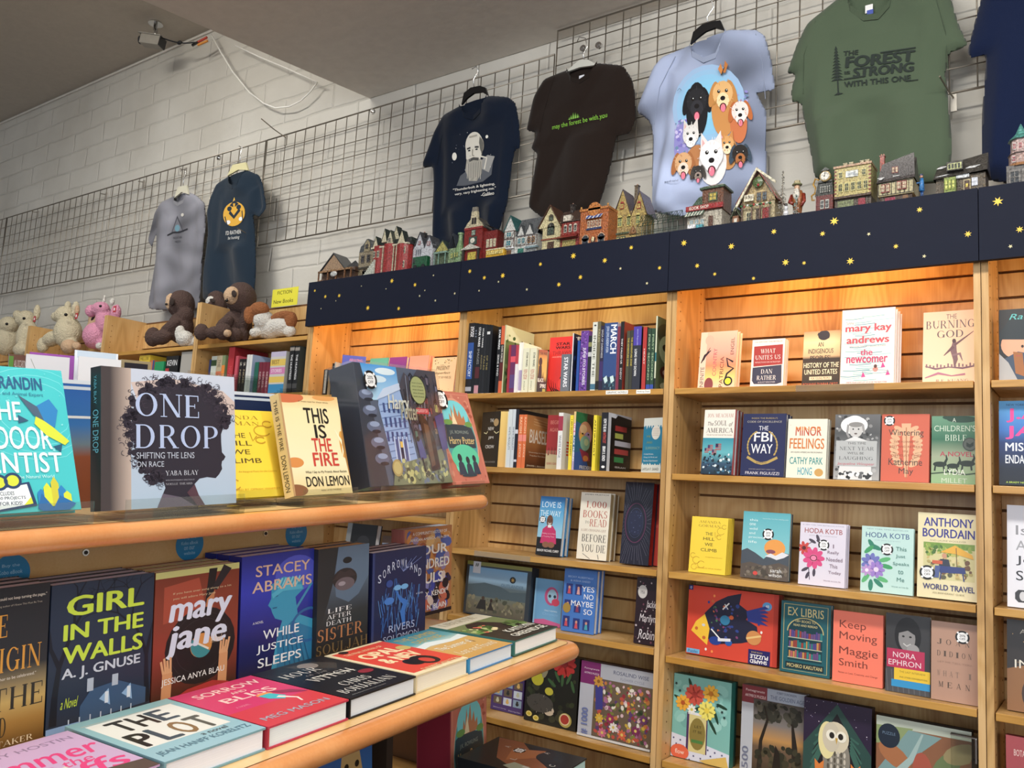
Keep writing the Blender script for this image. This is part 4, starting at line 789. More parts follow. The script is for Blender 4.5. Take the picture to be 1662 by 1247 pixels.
# ---- fifth row: puzzles
def a_vase(c):
 c.R(0, 0, 1, 1, '7ab8b0'); speck(c, 26, 0, 0, 1, .7, ['88c4bc', '70aca6', '96ccc4'], 0.05, 0.12, 2); c.P([(0, 0.72), (0.22, 0.74), (1, 0.84), (1, 1), (0, 1)], 'd8dcec')
 for i in range(8):
  for j in range(4): c.star(0.04+i*0.12+(j % 2)*0.05, 0.78+j*0.065+i*0.012, 0.022, '2c2c68', 5); c.n -= 1
 c.n += 1
 for a, b_, k, l in ((0.3, 0.1, 1.2, .1), (0.12, 0.3, .4, .12), (0.75, 0.42, 1.2, .14), (0.85, 0.3, .3, .1), (0.4, 0.4, 2.5, .12), (0.7, 0.55, 1.0, .14), (0.22, 0.33, 2.2, .1)): c.E(a, b_, l, 0.02, '1c4030', 10, k)
 c.R(0.26, 0.44, 0.62, 0.9, '4a3060'); c.R(0.3, 0.44, 0.6, 0.9, 'd8cc8c'); c.E(0.45, 0.68, 0.14, 0.19, '8a7a3a'); c.T('LET', 0.4, 0.58, 0.52, 0.61, '3c3418'); c.T('IT BE', 0.38, 0.64, 0.53, 0.67, '3c3418'); c.L([(0.35, 0.77), (0.55, 0.77)], 0.05, '4a8040'); c.R(0.28, 0.43, 0.62, 0.46, 'e8e8f0')
 c.flower(0.38, 0.22, 0.17, 'c84a3a', 'a03028', 12); c.flower(0.66, 0.17, 0.14, 'e8b030', 'c07818', 10); c.flower(0.18, 0.34, 0.13, 'e8a828', 'b05018', 10); c.flower(0.6, 0.38, 0.15, 'f0e468', 'e8d040', 12); c.flower(0.34, 0.4, 0.08, 'f0f0e8', 'd8c850', 8)
 for u, v in ((0.05, 0.12), (0.12, 0.2), (0.78, 0.3), (0.86, 0.36), (0.9, 0.42)): c.star(u, v, 0.03, '203838', 5)
 c.E(0.16, 0.93, 0.16, 0.09, 'e0603c'); c.T('flow', 0.08, 0.9, 0.24, 0.955, 'f4e0d0'); c.P([(0.5, 0.98), (0.95, 0.87), (1, 1), (0.6, 1)], 'd8b458')
fb(S5, (1088, 1239), (1183, 1256), (1092, 1094), (1187.5, 1110), 0.055, '2e7a70', a_vase, 'teal puzzle box with a vase of flowers', b=2.60, lean=2, kind='box', base='1c5048')
def a_golden(c):
 c.R(0, 0, 0.4, 0.2, '7a3038'); c.R(0.4, 0, 1, 0.14, '9aa4b4'); c.R(0, 0.2, 0.19, 1, 'b4b8c0'); c.T('Pomegranate', 0.06, 0.04, 0.36, 0.075, 'e0c8c8'); c.T('ARTPIECE PUZZLE', 0.05, 0.1, 0.38, 0.13, 'e0c8c8', 0.02); c.T('ROBERT DUNCANSON', 0.55, 0.02, 0.85, 0.045, '404860'); c.T('THE GOLDEN AGE', 0.45, 0.07, 0.97, 0.115, '505a74')
 c.G(0.19, 0.14, 1, 1, [(0, '4a4440'), (0.3, '7a7470'), (0.5, 'b8884a'), (0.62, '6a5440'), (1, '2c2820')]); speck(c, 60, 0.19, 0.14, 1, 0.4, ['34342c', '46443a', '2a2a24', '5c584c'], 0.03, 0.08, 1)
 c.L([(0.3, 1), (0.32, 0.6), (0.42, 0.35), (0.36, 0.2)], [0.08, 0.05, 0.04, 0.02], '241e18'); c.L([(0.86, 1), (0.84, 0.6), (0.8, 0.35)], [0.12, 0.08, 0.03], '241e18'); speck(c, 50, 0.19, 0.6, 1, 1, ['2a2c20', '3a3828', '4a4430'], 0.03, 0.07, 3); c.P([(0.5, 0.95), (0.55, 0.62), (0.62, 0.7), (0.64, 0.95)], '1c1814'); c.T('500', 0.03, 0.7, 0.13, 0.95, '6a7088', 0.03, 0, -90)
fb(S5, (1200, 1262), (1306, 1280), (1205, 1112), (1314, 1131), 0.045, '8a8a90', a_golden, 'grey puzzle box with a dark wooded sunset painting', b=2.61, lean=2, kind='box', base='4a3c40')
def a_owl(c):
 c.R(0, 0, 1, 1, '2a1e38'); speck(c, 40, 0, 0, 1, 0.6, ['e8e0f0', '8a80a8'], 0.004, 0.008, 1); c.P([(0.5, 0.02), (1, 0.5), (1, 1), (0, 1), (0, 0.5)], '2a4a44'); c.P([(0.5, 0.12), (0.85, 0.55), (0.8, 1), (0.2, 1), (0.15, 0.55)], '1c1a20')
 for k in range(6): c.L([(0.08+0.02*k, 0.9-0.1*k), (0.3, 0.5-0.03*k)], 0.03, '3a6458'); c.L([(0.92-0.02*k, 0.9-0.1*k), (0.7, 0.5-0.03*k)], 0.03, '3a6458')
 c.E(0.5, 0.62, 0.2, 0.3, '8a8478'); c.E(0.48, 0.38, 0.2, 0.17, 'd8ccb0')
 for k in range(24): c.E(0.38+0.048*(k % 6), 0.55+0.07*(k//6), 0.018, 0.03, 'c8c0b0' if k % 2 else '5a5448', 8)
 c.E(0.36, 0.42, 0.13, 0.2, 'e8dca0'); c.E(0.42, 0.38, 0.13, 0.16, 'cfc4ac'); c.E(0.42, 0.36, 0.075, 0.06, 'f0ead8'); c.E(0.57, 0.36, 0.075, 0.06, 'f0ead8'); c.E(0.43, 0.36, 0.038, 0.034, '2a2420'); c.E(0.56, 0.36, 0.038, 0.034, '2a2420'); c.P([(0.48, 0.38), (0.52, 0.38), (0.5, 0.45)], 'c8a040')
 for u, v in ((0.25, 0.72), (0.35, 0.85), (0.68, 0.78), (0.78, 0.7), (0.55, 0.88), (0.16, 0.88)): c.P([(u-0.07, v-0.08), (u, v-0.03), (u+0.07, v-0.08), (u+0.06, v+0.05), (u, v+0.09), (u-0.06, v+0.05)], 'd87a28')
fb(S5, (1302, 1276), (1414, 1296), (1306, 1133), (1422, 1153), 0.045, '1a1424', a_owl, 'dark puzzle box with an owl before a crescent moon', b=2.59, lean=2, kind='box')
def a_map(c):
 c.R(0, 0, 1, 1, '8a5a3c'); c.R(0, 0, 1, 0.1, 'b8c0b0'); c.P([(0, 0.1), (0.4, 0.08), (0.3, 0.25), (0, 0.3)], '8a9a68'); c.P([(0.35, 0.1), (0.7, 0.12), (0.5, 0.3), (0.2, 0.7), (0, 0.8), (0, 0.6)], '7a9a9a')
 for a, b_, k in ((0.5, 0.5, 'a8503a'), (0.75, 0.4, '6a7a50'), (0.2, 0.4, 'a86a40'), (0.7, 0.7, '94583a'), (0.35, 0.85, '5a6a4a'), (0.9, 0.25, '9a8a60')): c.E(a, b_, 0.2, 0.1, k, 14, a*3)
 c.L([(0.5, 0.12), (0.38, 0.4), (0.2, 0.62)], [0.02, 0.06, 0.1], 'a0b8b4'); c.E(0.14, 0.2, 0.12, 0.13, '1c2838'); c.T('PUZZLE', 0.07, 0.16, 0.21, 0.19, '6a8098')
fb(S5, (1421, 1292), (1578, 1318), (1424, 1162), (1583, 1192), 0.05, '2c3438', a_map, 'puzzle box with an aerial river painting and silver corner', b=2.575, lean=2, kind='box', base='14181c')
# clear bag with a silver sheen on the river puzzle's corner
# ---- case at the right edge
def a_cap(c):
 c.R(0, 0, 1, 1, '26282c'); c.E(0.4, 0.5, 0.36, 0.2, 'd8a080'); c.P([(0, 0.35), (0.2, 0.16), (0.62, 0.14), (0.7, 0.36), (0.95, 0.42), (0.6, 0.44), (0, 0.42)], '202c34'); c.P([(0.1, 0.7), (0.4, 0.6), (0.75, 0.65), (0.8, 1), (0.2, 1)], '3a4a60'); c.P([(0.3, 0.6), (0.5, 0.62), (0.55, 0.95), (0.35, 0.9)], '9a6030'); c.E(0.5, 0.53, 0.03, 0.02, '2a2020'); c.L([(0.35, 0.66), (0.48, 0.66)], 0.02, 'a84840'); c.T('Rae D', 0.22, 0.07, 0.98, 0.15, '58b8b8', 0, 0.3); c.R(0.8, 0.45, 1, 0.6, 'e8e070'); c.P([(0, 0.62), (0.2, 0.75), (0.4, 1), (0, 1)], 'a8a8a8')
fb(S1, (1621.6, 613.5), (1700, 612), (1622, 506), (1702, 500), 0.03, '1c2024', a_cap, 'dark book with a face in a cap, top right edge of the photo', b=2.58)
def a_jance(c):
 c.G(0, 0, 1, 1, [(0, '50a0d8'), (0.35, '3070c0'), (0.5, '203870'), (0.8, '101c30'), (1, '0c1420')]); c.E(0.9, 0.2, 0.4, 0.12, '88c8e8'); c.T('NEW YORK TIMES BESTSELLING AUTHOR', 0.14, 0.035, 1.35, 0.06, '203a60'); c.T('J.A.', 0.14, 0.09, 0.86, 0.26, 'e03890', 0.04); c.T('JANCE', 0.12, 0.3, 1.4, 0.46, 'e03890', 0.04) if False else c.T('JA', 0.12, 0.3, 0.7, 0.46, 'e03890', 0.04)
 c.T('MISSING', 0.12, 0.5, 0.98, 0.6, 'e8ecf4', 0.03); c.T('AND', 0.12, 0.64, 0.5, 0.7, 'e8ecf4', 0.03) if False else c.T('ENDANGERED', 0.12, 0.645, 0.98, 0.745, 'e8ecf4', 0.02); c.L([(0.5, 0.8), (0.75, 0.83), (1, 0.78)], [0.01, 0.04, 0.02], 'c8e8f0'); c.T('A BRADY NOVEL OF SUSPENSE', 0.13, 0.955, 0.95, 0.975, 'b8d848', 0.02)
fb(S2, (1621.6, 788), (1712, 790), (1619, 654), (1708, 652), 0.03, '14284a', a_jance, 'blue thriller with hot pink capitals, right edge of the photo', b=2.575)
def a_jen(c):
 c.R(0, 0, 1, 1, 'dcdce4')
 for s, b_, v, col in (('Is', .38, .2, '8a8a90'), ('Art', .55, .35, '9a9aa0'), ('Jenn', .8, .5, '303036'), ('Settle', .9, .645, '222228')): c.T(s, 0.16, v, b_, v+0.095, col, 0.01)
 c.P([(0.14, 0.86), (0.2, 0.83), (0.36, 0.83), (0.42, 0.86), (0.42, 0.92), (0.36, 0.95), (0.2, 0.95), (0.14, 0.92)], '303034'); c.E(0.28, 0.89, 0.06, 0.045, 'c8c8cc')
fb(S3, (1634.7, 964), (1728, 976), (1633.6, 822), (1726, 825), 0.02, 'd0d0da', a_jen, 'white book with grey and black title words, right edge of the photo', b=2.58, spine='3a2028')
def a_adi(c):
 c.R(0, 0, 1, 1, '241a16'); speck(c, 30, 0, 0, 1, .5, ['c8a060', '705030', '3a2c20'], 0.008, 0.02, 1); c.T('ADAM', 0.25, 0.1, 0.8, 0.15, 'c8c0b0'); c.P([(0, 1), (0, 0.55), (0.3, 0.5), (1, 0.45), (1, 1)], '8a5a28'); c.T('INHE', 0.15, 0.44, 0.9, 0.53, 'e0d8c8', 0.0); c.E(0.62, 0.8, 0.34, 0.22, '3a2418'); c.E(0.62, 0.8, 0.26, 0.17, '7a4028'); c.E(0.62, 0.8, 0.14, 0.1, '2a1a14')
fb(S4, (1634.7, 1144), (1722, 1158), (1632, 1008), (1720, 1014), 0.02, '1c1410', a_adi, 'dark brown book with an amber ring, right edge of the photo', b=2.59)
def a_red(c):
 c.R(0, 0, 1, 1, 'a84a50'); c.T('BOTANICAL', 0.15, 0.12, 0.6, 0.18, 'e0c0b8', 0.02); c.star(0.4, 0.3, 0.1, '702c38', 5); c.R(0.55, 0.35, 1, 0.7, '3a8078'); c.R(0, 0.72, 1, 1, 'e0dcd8')
for i in range(3):
 fb(S5, (1633-i*0, 1255), (1722, 1272), (1628, 1194+0), (1720, 1208), 0.03, '8a3238', a_red if i == 0 else a_red, ['front one of the three maroon boxes at the lower right corner', 'middle one of the three maroon boxes at the lower right corner', 'rear one of the three maroon boxes at the lower right corner'][i], b=2.555+0.032*i, lean=1, kind='box', group='maroon boxes')
# ---- comics case: third shelf
def a_love(c):
 c.G(0, 0, 1, 0.6, [(0, '1470b8'), (0.5, '5aa8d4'), (1, '90c4dc')]); c.R(0, 0.6, 1, 0.72, '90c4dc'); c.R(0, 0.7, 1, 1, '141416'); c.T('LOVE IS', 0.08, 0.09, 0.86, 0.19, 'dceef6'); c.T('THE WAY', 0.04, 0.24, 0.88, 0.34, 'dceef6')
 c.P([(0.14, 0.8), (0.2, 0.56), (0.36, 0.5), (0.6, 0.5), (0.74, 0.58), (0.8, 0.8)], 'c02060'); c.E(0.46, 0.42, 0.13, 0.105, '6a4430'); c.R(0.4, 0.48, 0.54, 0.53, 'e8e8e8'); c.L([(0.4, 0.45), (0.46, 0.47), (0.53, 0.45)], 0.025, 'f0e8e0'); c.E(0.4, 0.4, 0.015, 0.01, '201410'); c.E(0.52, 0.4, 0.015, 0.01, '201410')
 c.T('Holding on to Hope', 0.2, 0.62, 0.74, 0.65, 'f0c0d0'); c.T('in Troubling Times', 0.2, 0.67, 0.7, 0.7, 'f0c0d0'); c.E(0.38, 0.82, 0.14, 0.05, '8a5a40'); c.E(0.6, 0.82, 0.14, 0.05, '8a5a40'); c.T('BISHOP MICHAEL CURRY', 0.06, 0.9, 0.94, 0.94, 'f0f0f0', 0.02); c.sticker(0.16, 0.4, 0.13)
fb(S3, (868.9, 897.4), (909, 902.5), (874, 806.9), (913, 808.8), 0.03, '1c70a8', a_love, 'blue book showing a person in a magenta shirt', b=2.60, b1=2.61, n=2, pages='f0f0f0')
def a_1000(c):
 c.R(0, 0, 1, 1, 'e6decc'); c.T('JAMES MUSTICH', 0.12, 0.02, 0.92, 0.045, '4a4440', 0.01)
 for s, a, b_, v0, v1, col in (('1,000', .2, .88, .13, .24, 'b04a38'), ('BOOKS', .12, .92, .27, .38, 'b04a38'), ('TO', .2, .34, .43, .47, '4a4440'), ('READ', .36, .92, .4, .51, 'b04a38'), ('A LIFE-CHANGING LIST', .08, .92, .55, .585, '8a5a48'), ('BEFORE', .14, .94, .63, .74, '4a4440'), ('YOU DIE', .14, .94, .78, .89, '4a4440')): c.S(s, a, v0, b_, v1, col)
 c.L([(0.2, 0.92), (0.45, 0.99)], 0.015, '4a4440'); c.L([(0.7, 0.92), (0.74, 0.99)], 0.02, '4a4440')
fb(S3, (935, 907), (984, 913), (940, 799), (991.8, 806), 0.045, 'd8cfb8', a_1000, 'thick cream book with red and black capitals', b=2.60, b1=2.62, n=2, pages='d8c090')
def a_cosmos(c):
 c.R(0, 0, 1, 1, '181a2c'); rd = random.Random(3)
 for k in range(46):
  a = 2*PI*k/46; c.L([(0.45+0.4*math.cos(a), 0.5+0.28*math.sin(a)), (0.45+rd.uniform(.6, .9)*math.cos(a), 0.5+rd.uniform(.45, .6)*math.sin(a))], 0.006, '7c7888')
  c.n = 4+(k % 3)
 c.n = 8; c.ring(0.45, 0.5, 0.36, 0.24, 0.03, '5a2c4c'); c.ring(0.45, 0.5, 0.26, 0.18, 0.012, '3a4468'); c.E(0.45, 0.5, 0.24, 0.16, '1e2440'); speck(c, 20, 0.25, 0.36, 0.65, 0.64, ['3c4870', '585c80'], 0.01, 0.02, 2)
fb(S3, (1005.5, 913), (1052.4, 919.3), (1010.6, 784), (1056, 787), 0.045, '14162a', a_cosmos, 'black book with a radiating star chart', b=2.60, b1=2.61, pages='b82c24')
def a_redflat(c): c.R(0, 0, 1, 1, 'b03024'); c.T('ARTS', 0.2, 0.5, 0.7, 0.54, 'd06050')
fb(S3, (1053, 921), (1075, 924), (1058, 787), (1080, 789), 0.03, '8a2018', a_redflat, 'plain red book behind the star-chart book', b=2.66, pages='b82c24')
# ---- comics case: fourth shelf
Z4 = -0.457
def a_outl(c):
 c.R(0, 0, 1, 1, '303840'); c.R(0, 0, 1, 0.07, '8a8a3c'); c.G(0.04, 0.1, 0.94, 0.97, [(0, '7ab0dc'), (0.25, '98bcd8'), (0.4, '5a6a72'), (0.6, '68746a'), (0.75, '706a58'), (1, '5a5444')])
 c.P([(0.04, 0.45), (0.3, 0.38), (0.55, 0.42), (0.7, 0.5), (0.94, 0.47), (0.94, 0.65), (0.04, 0.65)], '4a5a62'); speck(c, 70, 0.05, 0.62, 0.93, 0.95, ['5a5844', '7a7458', '4a4c3c', '8a8468'], 0.01, 0.035, 2)
 c.P([(0.2, 0.88), (0.26, 0.7), (0.34, 0.7), (0.36, 0.88)], '28241e'); c.E(0.3, 0.67, 0.025, 0.035, '4a3628'); c.P([(0.38, 0.88), (0.42, 0.72), (0.48, 0.88)], '302820'); c.E(0.43, 0.7, 0.02, 0.035, '3a2418')
 c.R(0.1, 0, 0.22, 0.22, 'd8dce4'); c.T('#', 0.13, 0.03, 0.19, 0.1, '505a50', 0.05); c.E(0.73, 0.27, 0.045, 0.06, '20242a'); c.star(0.73, 0.27, 0.03, 'c8a048', 6); c.T('OUTLANDER', 0.56, 0.36, 0.9, 0.42, '5a7890')
fb(Z4, (751, 998), (857, 1008), (757.6, 913), (861, 921), 0.05, '28303a', a_outl, 'landscape puzzle box showing two figures on a misty hillside', b=2.60, lean=3, kind='box')
def a_pinkgirl(c):
 c.R(0, 0, 1, 1, '6aa4d0'); c.P([(0, 1), (0, 0.9), (0.4, 0.86), (1, 0.92), (1, 1)], 'c85890'); c.E(0.62, 0.36, 0.25, 0.2, 'c04c80'); c.E(0.64, 0.36, 0.17, 0.15, '9cc4dc'); c.E(0.56, 0.36, 0.05, 0.035, '303848'); c.E(0.74, 0.36, 0.05, 0.035, '303848'); c.E(0.78, 0.48, 0.14, 0.08, 'd03858'); c.T('ONLY HUMAN', 0.4, 0.66, 0.86, 0.69, 'd8e8f4'); c.T('Chronicle', 0.34, 0.72, 0.9, 0.77, '8ab8e0'); c.R(0, 0, 0.06, 1, '88bce0')
fb(Z4, (864, 1010), (909, 1017.7), (868, 939.6), (913, 942.7), 0.015, '5a94c4', a_pinkgirl, 'small light blue book with a pink-haired face in dark glasses', b=2.62, lean=3, soft=True)
def a_yes(c):
 c.R(0, 0, 1, 1, '3a74c4'); c.T('BECKY ALBERTALLI', 0.12, 0.11, 0.88, 0.14, 'a8c4ec', 0.01); c.T('& AISHA SAEED', 0.2, 0.17, 0.8, 0.2, 'a8c4ec', 0.01)
 for u, v in ((0.08, 0.24), (0.36, 0.24), (0.06, 0.5), (0.36, 0.52), (0.05, 0.76), (0.36, 0.78), (0.66, 0.78)): c.R(u, v, u+0.2, v+0.17, '24347c'); c.E(u+0.1, v+0.06, 0.035, 0.025, 'c89080'); c.P([(u+0.05, v+0.16), (u+0.07, v+0.08), (u+0.13, v+0.08), (u+0.15, v+0.16)], random.Random(int(u*90+v*31)).choice(['c84858', 'd8a0a0', '8a3a60', '40a0b0']))
 for s, a, b_, v in (('YES', .56, .94, .26), ('NO', .64, .93, .38), ('MAYBE', .26, .94, .5), ('SO', .66, .92, .62)): c.T(s, a, v, b_, v+0.085, 'f2f4fa', 0.01)
 c.E(0.14, 0.63, 0.12, 0.08, 'a88838')
fb(Z4, (910, 1020.8), (963.7, 1030), (914.5, 922.8), (966.5, 928.7), 0.028, '3468b0', a_yes, 'blue book with small navy windows of people and white words', b=2.58, b1=2.59, lean=3, n=2, pages='e6e8ec')
def a_jackie(c):
 c.R(0, 0, 1, 1, '281820'); speck(c, 40, 0, 0, 1, 1, ['5a3040', '3c2430', 'c0b0b4', '704050'], 0.02, 0.05, 5); c.T('Jackie', 0.5, 0.34, 0.98, 0.48, 'e0d8dc', 0, 0.2); c.T('Marilyn', 0.22, 0.55, 0.98, 0.7, 'e0d8dc', 0, 0.2); c.T('Robin', 0.22, 0.78, 0.96, 0.92, 'e0d8dc', 0, 0.2); c.E(0.3, 0.22, 0.22, 0.1, 'c8c4c0'); c.T('1956', 0.2, 0.2, 0.4, 0.25, '403840')
fb(Z4, (1028, 1040), (1063, 1046), (1033.6, 937), (1068, 941), 0.03, '1c1018', a_jackie, 'dark maroon book with white script, against the right post', b=2.57, lean=3)
# ---- comics case: fifth shelf
def a_cats(c):
 c.R(0, 0, 1, 1, '4a3470')
 for i in range(3):
  for j in range(3): u = 0.08+i*0.31; v = 0.1+j*0.25; c.R(u, v, u+0.26, v+0.21, ['c8d0e0', '8aa0b8', '6a5a48'][(i+j) % 3]); c.E(u+0.13, v+0.12, 0.05, 0.05, ['303030', 'd8b060', 'c0c0a0'][(i*2+j) % 3]); c.E(u+0.13, v+0.06, 0.035, 0.03, ['303030', 'd8b060', 'c0c0a0'][(i*2+j) % 3])
 c.T('Edward Gorey', 0.1, 0.9, 0.5, 0.94, 'd0c8e0'); c.T('Dancing Cats', 0.58, 0.92, 0.95, 0.96, 'd0c8e0')
fb(S5, (795, 1163), (847, 1172.7), (803, 1096), (854, 1105.6), 0.04, '34244e', a_cats, 'purple puzzle box with small picture squares, half hidden by the table nose', b=2.63, lean=2, kind='box')
def a_hedge(c):
 c.R(0, 0, 1, 1, '1e1e16'); speck(c, 60, 0, 0, 1, 1, ['2a2e1c', '343a22', '161812', '3a3a28'], 0.03, 0.07, 3)
 c.flower(0.72, 0.1, 0.22, 'b02018', '801410', 12)
 for a, b_, k in ((0.6, 0.3, 1.0), (0.7, 0.34, 1.6), (0.82, 0.3, 2.0), (0.5, 0.4, 0.6), (0.9, 0.4, 1.2)): c.E(a, b_, 0.1, 0.025, '3a5a34', 10, k)
 c.E(0.22, 0.38, 0.12, 0.1, 'b8b020'); c.E(0.46, 0.53, 0.08, 0.055, 'c0b830'); c.E(0.36, 0.26, 0.05, 0.1, '8a8468', 14, 0.3); c.E(0.3, 0.72, 0.26, 0.13, '4a4640'); rd = random.Random(1)
 for k in range(50): a = rd.uniform(0, 2*PI); r = rd.uniform(.2, 1); u = 0.3+0.24*r*math.cos(a); v = 0.72+0.12*r*math.sin(a); c.L([(u, v), (u+0.04*math.cos(a), v+0.03*math.sin(a))], 0.008, rd.choice(['8a8478', 'b0a898', '2a2824'])); c.n = 30+k % 4
 c.E(0.48, 0.8, 0.1, 0.07, 'c8b8a0'); c.E(0.52, 0.79, 0.012, 0.012, '101010'); c.E(0.58, 0.82, 0.014, 0.012, '101010')
 for u, v in ((0.1, 0.9), (0.24, 0.94)): c.E(u, v, 0.06, 0.04, 'c8b028'); c.ring(u, v, 0.045, 0.03, 0.01, 'e8dca0')
 c.E(0.8, 0.88, 0.12, 0.1, 'b0a050'); c.E(0.79, 0.87, 0.095, 0.08, 'e0c8a0'); c.E(0.79, 0.87, 0.08, 0.066, 'a83020')
fb(S5, (849.3, 1177), (934, 1195), (856, 1058), (940, 1070), 0.045, '14140e', a_hedge, 'black puzzle box with a hedgehog and fruit', b=2.60, lean=2, kind='box', base='5a5c50')
def a_ros(c):
 c.R(0, 0, 0.28, 0.3, '7a2468'); c.R(0.28, 0, 1, 0.2, 'aeb2bc'); c.R(0, 0.3, 0.2, 1, 'b8bcc8'); c.T('Pomegranate', 0.05, 0.08, 0.26, 0.11, 'e0c8dc'); c.T('ARTPIECE PUZZLE', 0.05, 0.14, 0.26, 0.165, 'e0c8dc', 0.02); c.T('ROSALIND WISE', 0.46, 0.06, 0.94, 0.11, '40486a', 0.0); c.T('FLOWER CYCLE', 0.56, 0.14, 0.88, 0.175, '808498')
 c.R(0.2, 0.2, 1, 0.97, '6a5a48'); speck(c, 260, 0.21, 0.21, 0.99, 0.96, ['c8a838', '8a4a68', 'b84838', '5a3a70', 'd8b8c0', '7a8038', 'c07838', '3a4a30', 'a86890', 'e0dcd0', '902838'], 0.012, 0.034, 4); c.P([(0.22, 0.3), (0.32, 0.3), (0.34, 0.6), (0.24, 0.62)], '3a3a8a'); c.flower(0.26, 0.24, 0.07, 'c89030', '8a5a18', 8)
 for u, v, col in ((0.35, 0.9, 'c86888'), (0.62, 0.87, 'd06038'), (0.5, 0.8, 'e8e4e0'), (0.45, 0.7, '98285a'), (0.3, 0.72, 'd8b030'), (0.8, 0.78, '7a2858'), (0.9, 0.62, '6a3a68')): c.flower(u, v, 0.06, col, 'd8c060', 8)
 c.T('# 1000', 0.05, 0.62, 0.15, 0.98, '6a78b0', 0.05, 0, -90); c.R(0, 0.97, 1, 1, 'd8d8d8')
fb(S5, (936.4, 1195.4), (1055.5, 1222.7), (942, 1074), (1059.4, 1092.7), 0.045, '5a5058', a_ros, 'puzzle box crowded with small bright flowers beside a grey side strip', b=2.58, lean=2, kind='box')
# ---- lamp-lit pastel row, leftmost star board
ZB = 0.385
def a_blue(c): c.R(0, 0, 1, 1, '2838b0'); c.T('ADULTING', 0.3, 0.08, 0.85, 0.14, 'd06080', 0.02); c.T('Making Changes', 0.35, 0.18, 0.8, 0.21, 'd0d4f0'); c.T('Novel', 0.48, 0.26, 0.64, 0.28, 'd0d4f0'); c.E(0.2, 0.4, 0.14, 0.04, 'e8eaf4'); c.E(0.85, 0.42, 0.14, 0.06, 'e05860'); c.E(0.1, 0.44, 0.12, 0.05, 'e8eaf4')
fb(ZB, (549, 658), (589, 650), (554, 574), (594, 583), 0.02, '2838b0', a_blue, 'bright blue book behind the boxed fantasy volume', b=2.565, b1=2.64, lean=5)
def a_teal(c): c.R(0, 0, 1, 1, '5ab4a8'); c.E(0.5, 0.5, 0.3, 0.2, '64bcb0')
fb(ZB, (592, 648), (622, 646), (596, 583.5), (625, 582), 0.02, '5ab4a8', a_teal, 'plain teal book behind the boxed fantasy volume', b=2.66, lean=5)
def a_purp(c): c.G(0, 0, 1, 1, [(0, '8a3a90'), (0.4, '703a98'), (1, '502878')]); c.ring(0.5, 0.75, 0.25, 0.14, 0.03, 'e07060'); c.E(0.5, 0.8, 0.2, 0.12, 'd8607a'); speck(c, 12, 0.5, 0.3, 0.95, 0.6, ['e0905a', 'c06080'], 0.01, 0.02, 1)
fb(ZB, (624, 645), (652, 645), (627, 582), (655, 580), 0.02, '703a98', a_purp, 'purple book with orange rings behind the boxed fantasy volume', b=2.65, lean=5)
def a_peach(c): c.R(0, 0, 1, 1, 'f4a088'); c.R(0.34, 0.46, 0.6, 0.95, '2c2a2c'); c.R(0.42, 0.52, 0.54, 0.62, 'e8e0d8'); c.ring(0.5, 0.35, 0.12, 0.06, 0.01, 'e08a78')
fb(ZB, (657, 644), (689, 642), (661, 580), (693.5, 577), 0.014, 'f0987c', a_peach, 'peach book with a small black doorway', b=2.62, lean=5, n=2, pages='f4e4b0')
def a_present(c):
 c.R(0, 0, 1, 1, 'f0d0a0'); speck(c, 16, 0.05, 0.02, 0.95, 0.2, ['504030', 'e8c050', '806040'], 0.015, 0.03, 3, 'F'); speck(c, 8, 0.05, 0.85, 0.95, 0.98, ['504030', 'e8c050'], 0.01, 0.02, 3); c.T('PRESENT', 0.2, 0.24, 0.75, 0.35, '7a6850'); c.T('OVER', 0.34, 0.2, 0.5, 0.22, '7a6850'); c.T('imperfect', 0.12, 0.4, 0.8, 0.48, '6a5840', 0, 0.2); c.T('TIMES', 0.3, 0.53, 0.85, 0.59, '9a8468')
fb(ZB, (696, 638), (735, 638), (699.5, 582), (738.5, 581), 0.018, 'e0b880', a_present, 'cream book with a border of tiny flowers beside the post', b=2.60, lean=5, pages='d8d0d8')
# spiral and slim volumes at its left end
# ---------------------------------------------------------------- spines in rows
def spine_book(M, w_, H, D, col, label, group, art=None, cover=None, pages='e6e0d0', coverart=None, soft=True):
 """spine facing out: x = thickness, y = depth into the shelf, z = height; the right face is the front cover"""
 m = MB(); m.box(0, w_, 0, D, 0, H, 'print', col, skip='tb')
 e = 0.0015
 m.box(e, w_-e, 0.001, D-0.002, 0.001, H-0.0015, 'pages', pages, skip='lrfk')
 m.add([(0, 0, H), (w_, 0, H), (w_, e, H), (0, e, H)], [(0, 1, 2, 3)], 'print', col); m.add([(0, 0, H), (e, 0, H), (e, D, H), (0, D, H)], [(0, 1, 2, 3)], 'print', col); m.add([(w_-e, 0, H), (w_, 0, H), (w_, D, H), (w_-e, D, H)], [(0, 1, 2, 3)], 'print', cover or col)
 if cover or coverart:
  c = Cv(m, D, H, lambda u, v, e_, w_=w_: (w_+e_, u*D, (1-v)*H)); c.R(0, 0, 1, 1, cover or col)
  if coverart: coverart(c)
 c = Cv(m, w_, H);
 if art: art(c)
 return tag(m.build('book', M=M), label, 'book', group)
def spine_row(items, z, Y, grp, D=0.15):
 for it in items:
  (x0, x1, ty, col, lab) = it[:5]; o = it[5] if len(it) > 5 else {}
  y = o.get('Y', Y); by = o.get('by'); lean = o.get('lean', 0.0)
  a = atY(x0, o.get('yb', 632), y); b_ = atY(x1, o.get('yb', 632), y); w_ = b_.x-a.x-0.0006
  top = atY((x0+x1)/2+o.get('dx', 4), ty, y).z; H = top-z
  M = T3(a.x, y, z) @ Matrix.Rotation(math.radians(o.get('rot', 0)), 4, 'Z')
  spine_book(M, w_, H, o.get('D', D), col, lab, o.get('group', grp), o.get('art'), o.get('cover'), o.get('pages', 'e6e0d0'), o.get('coverart'))
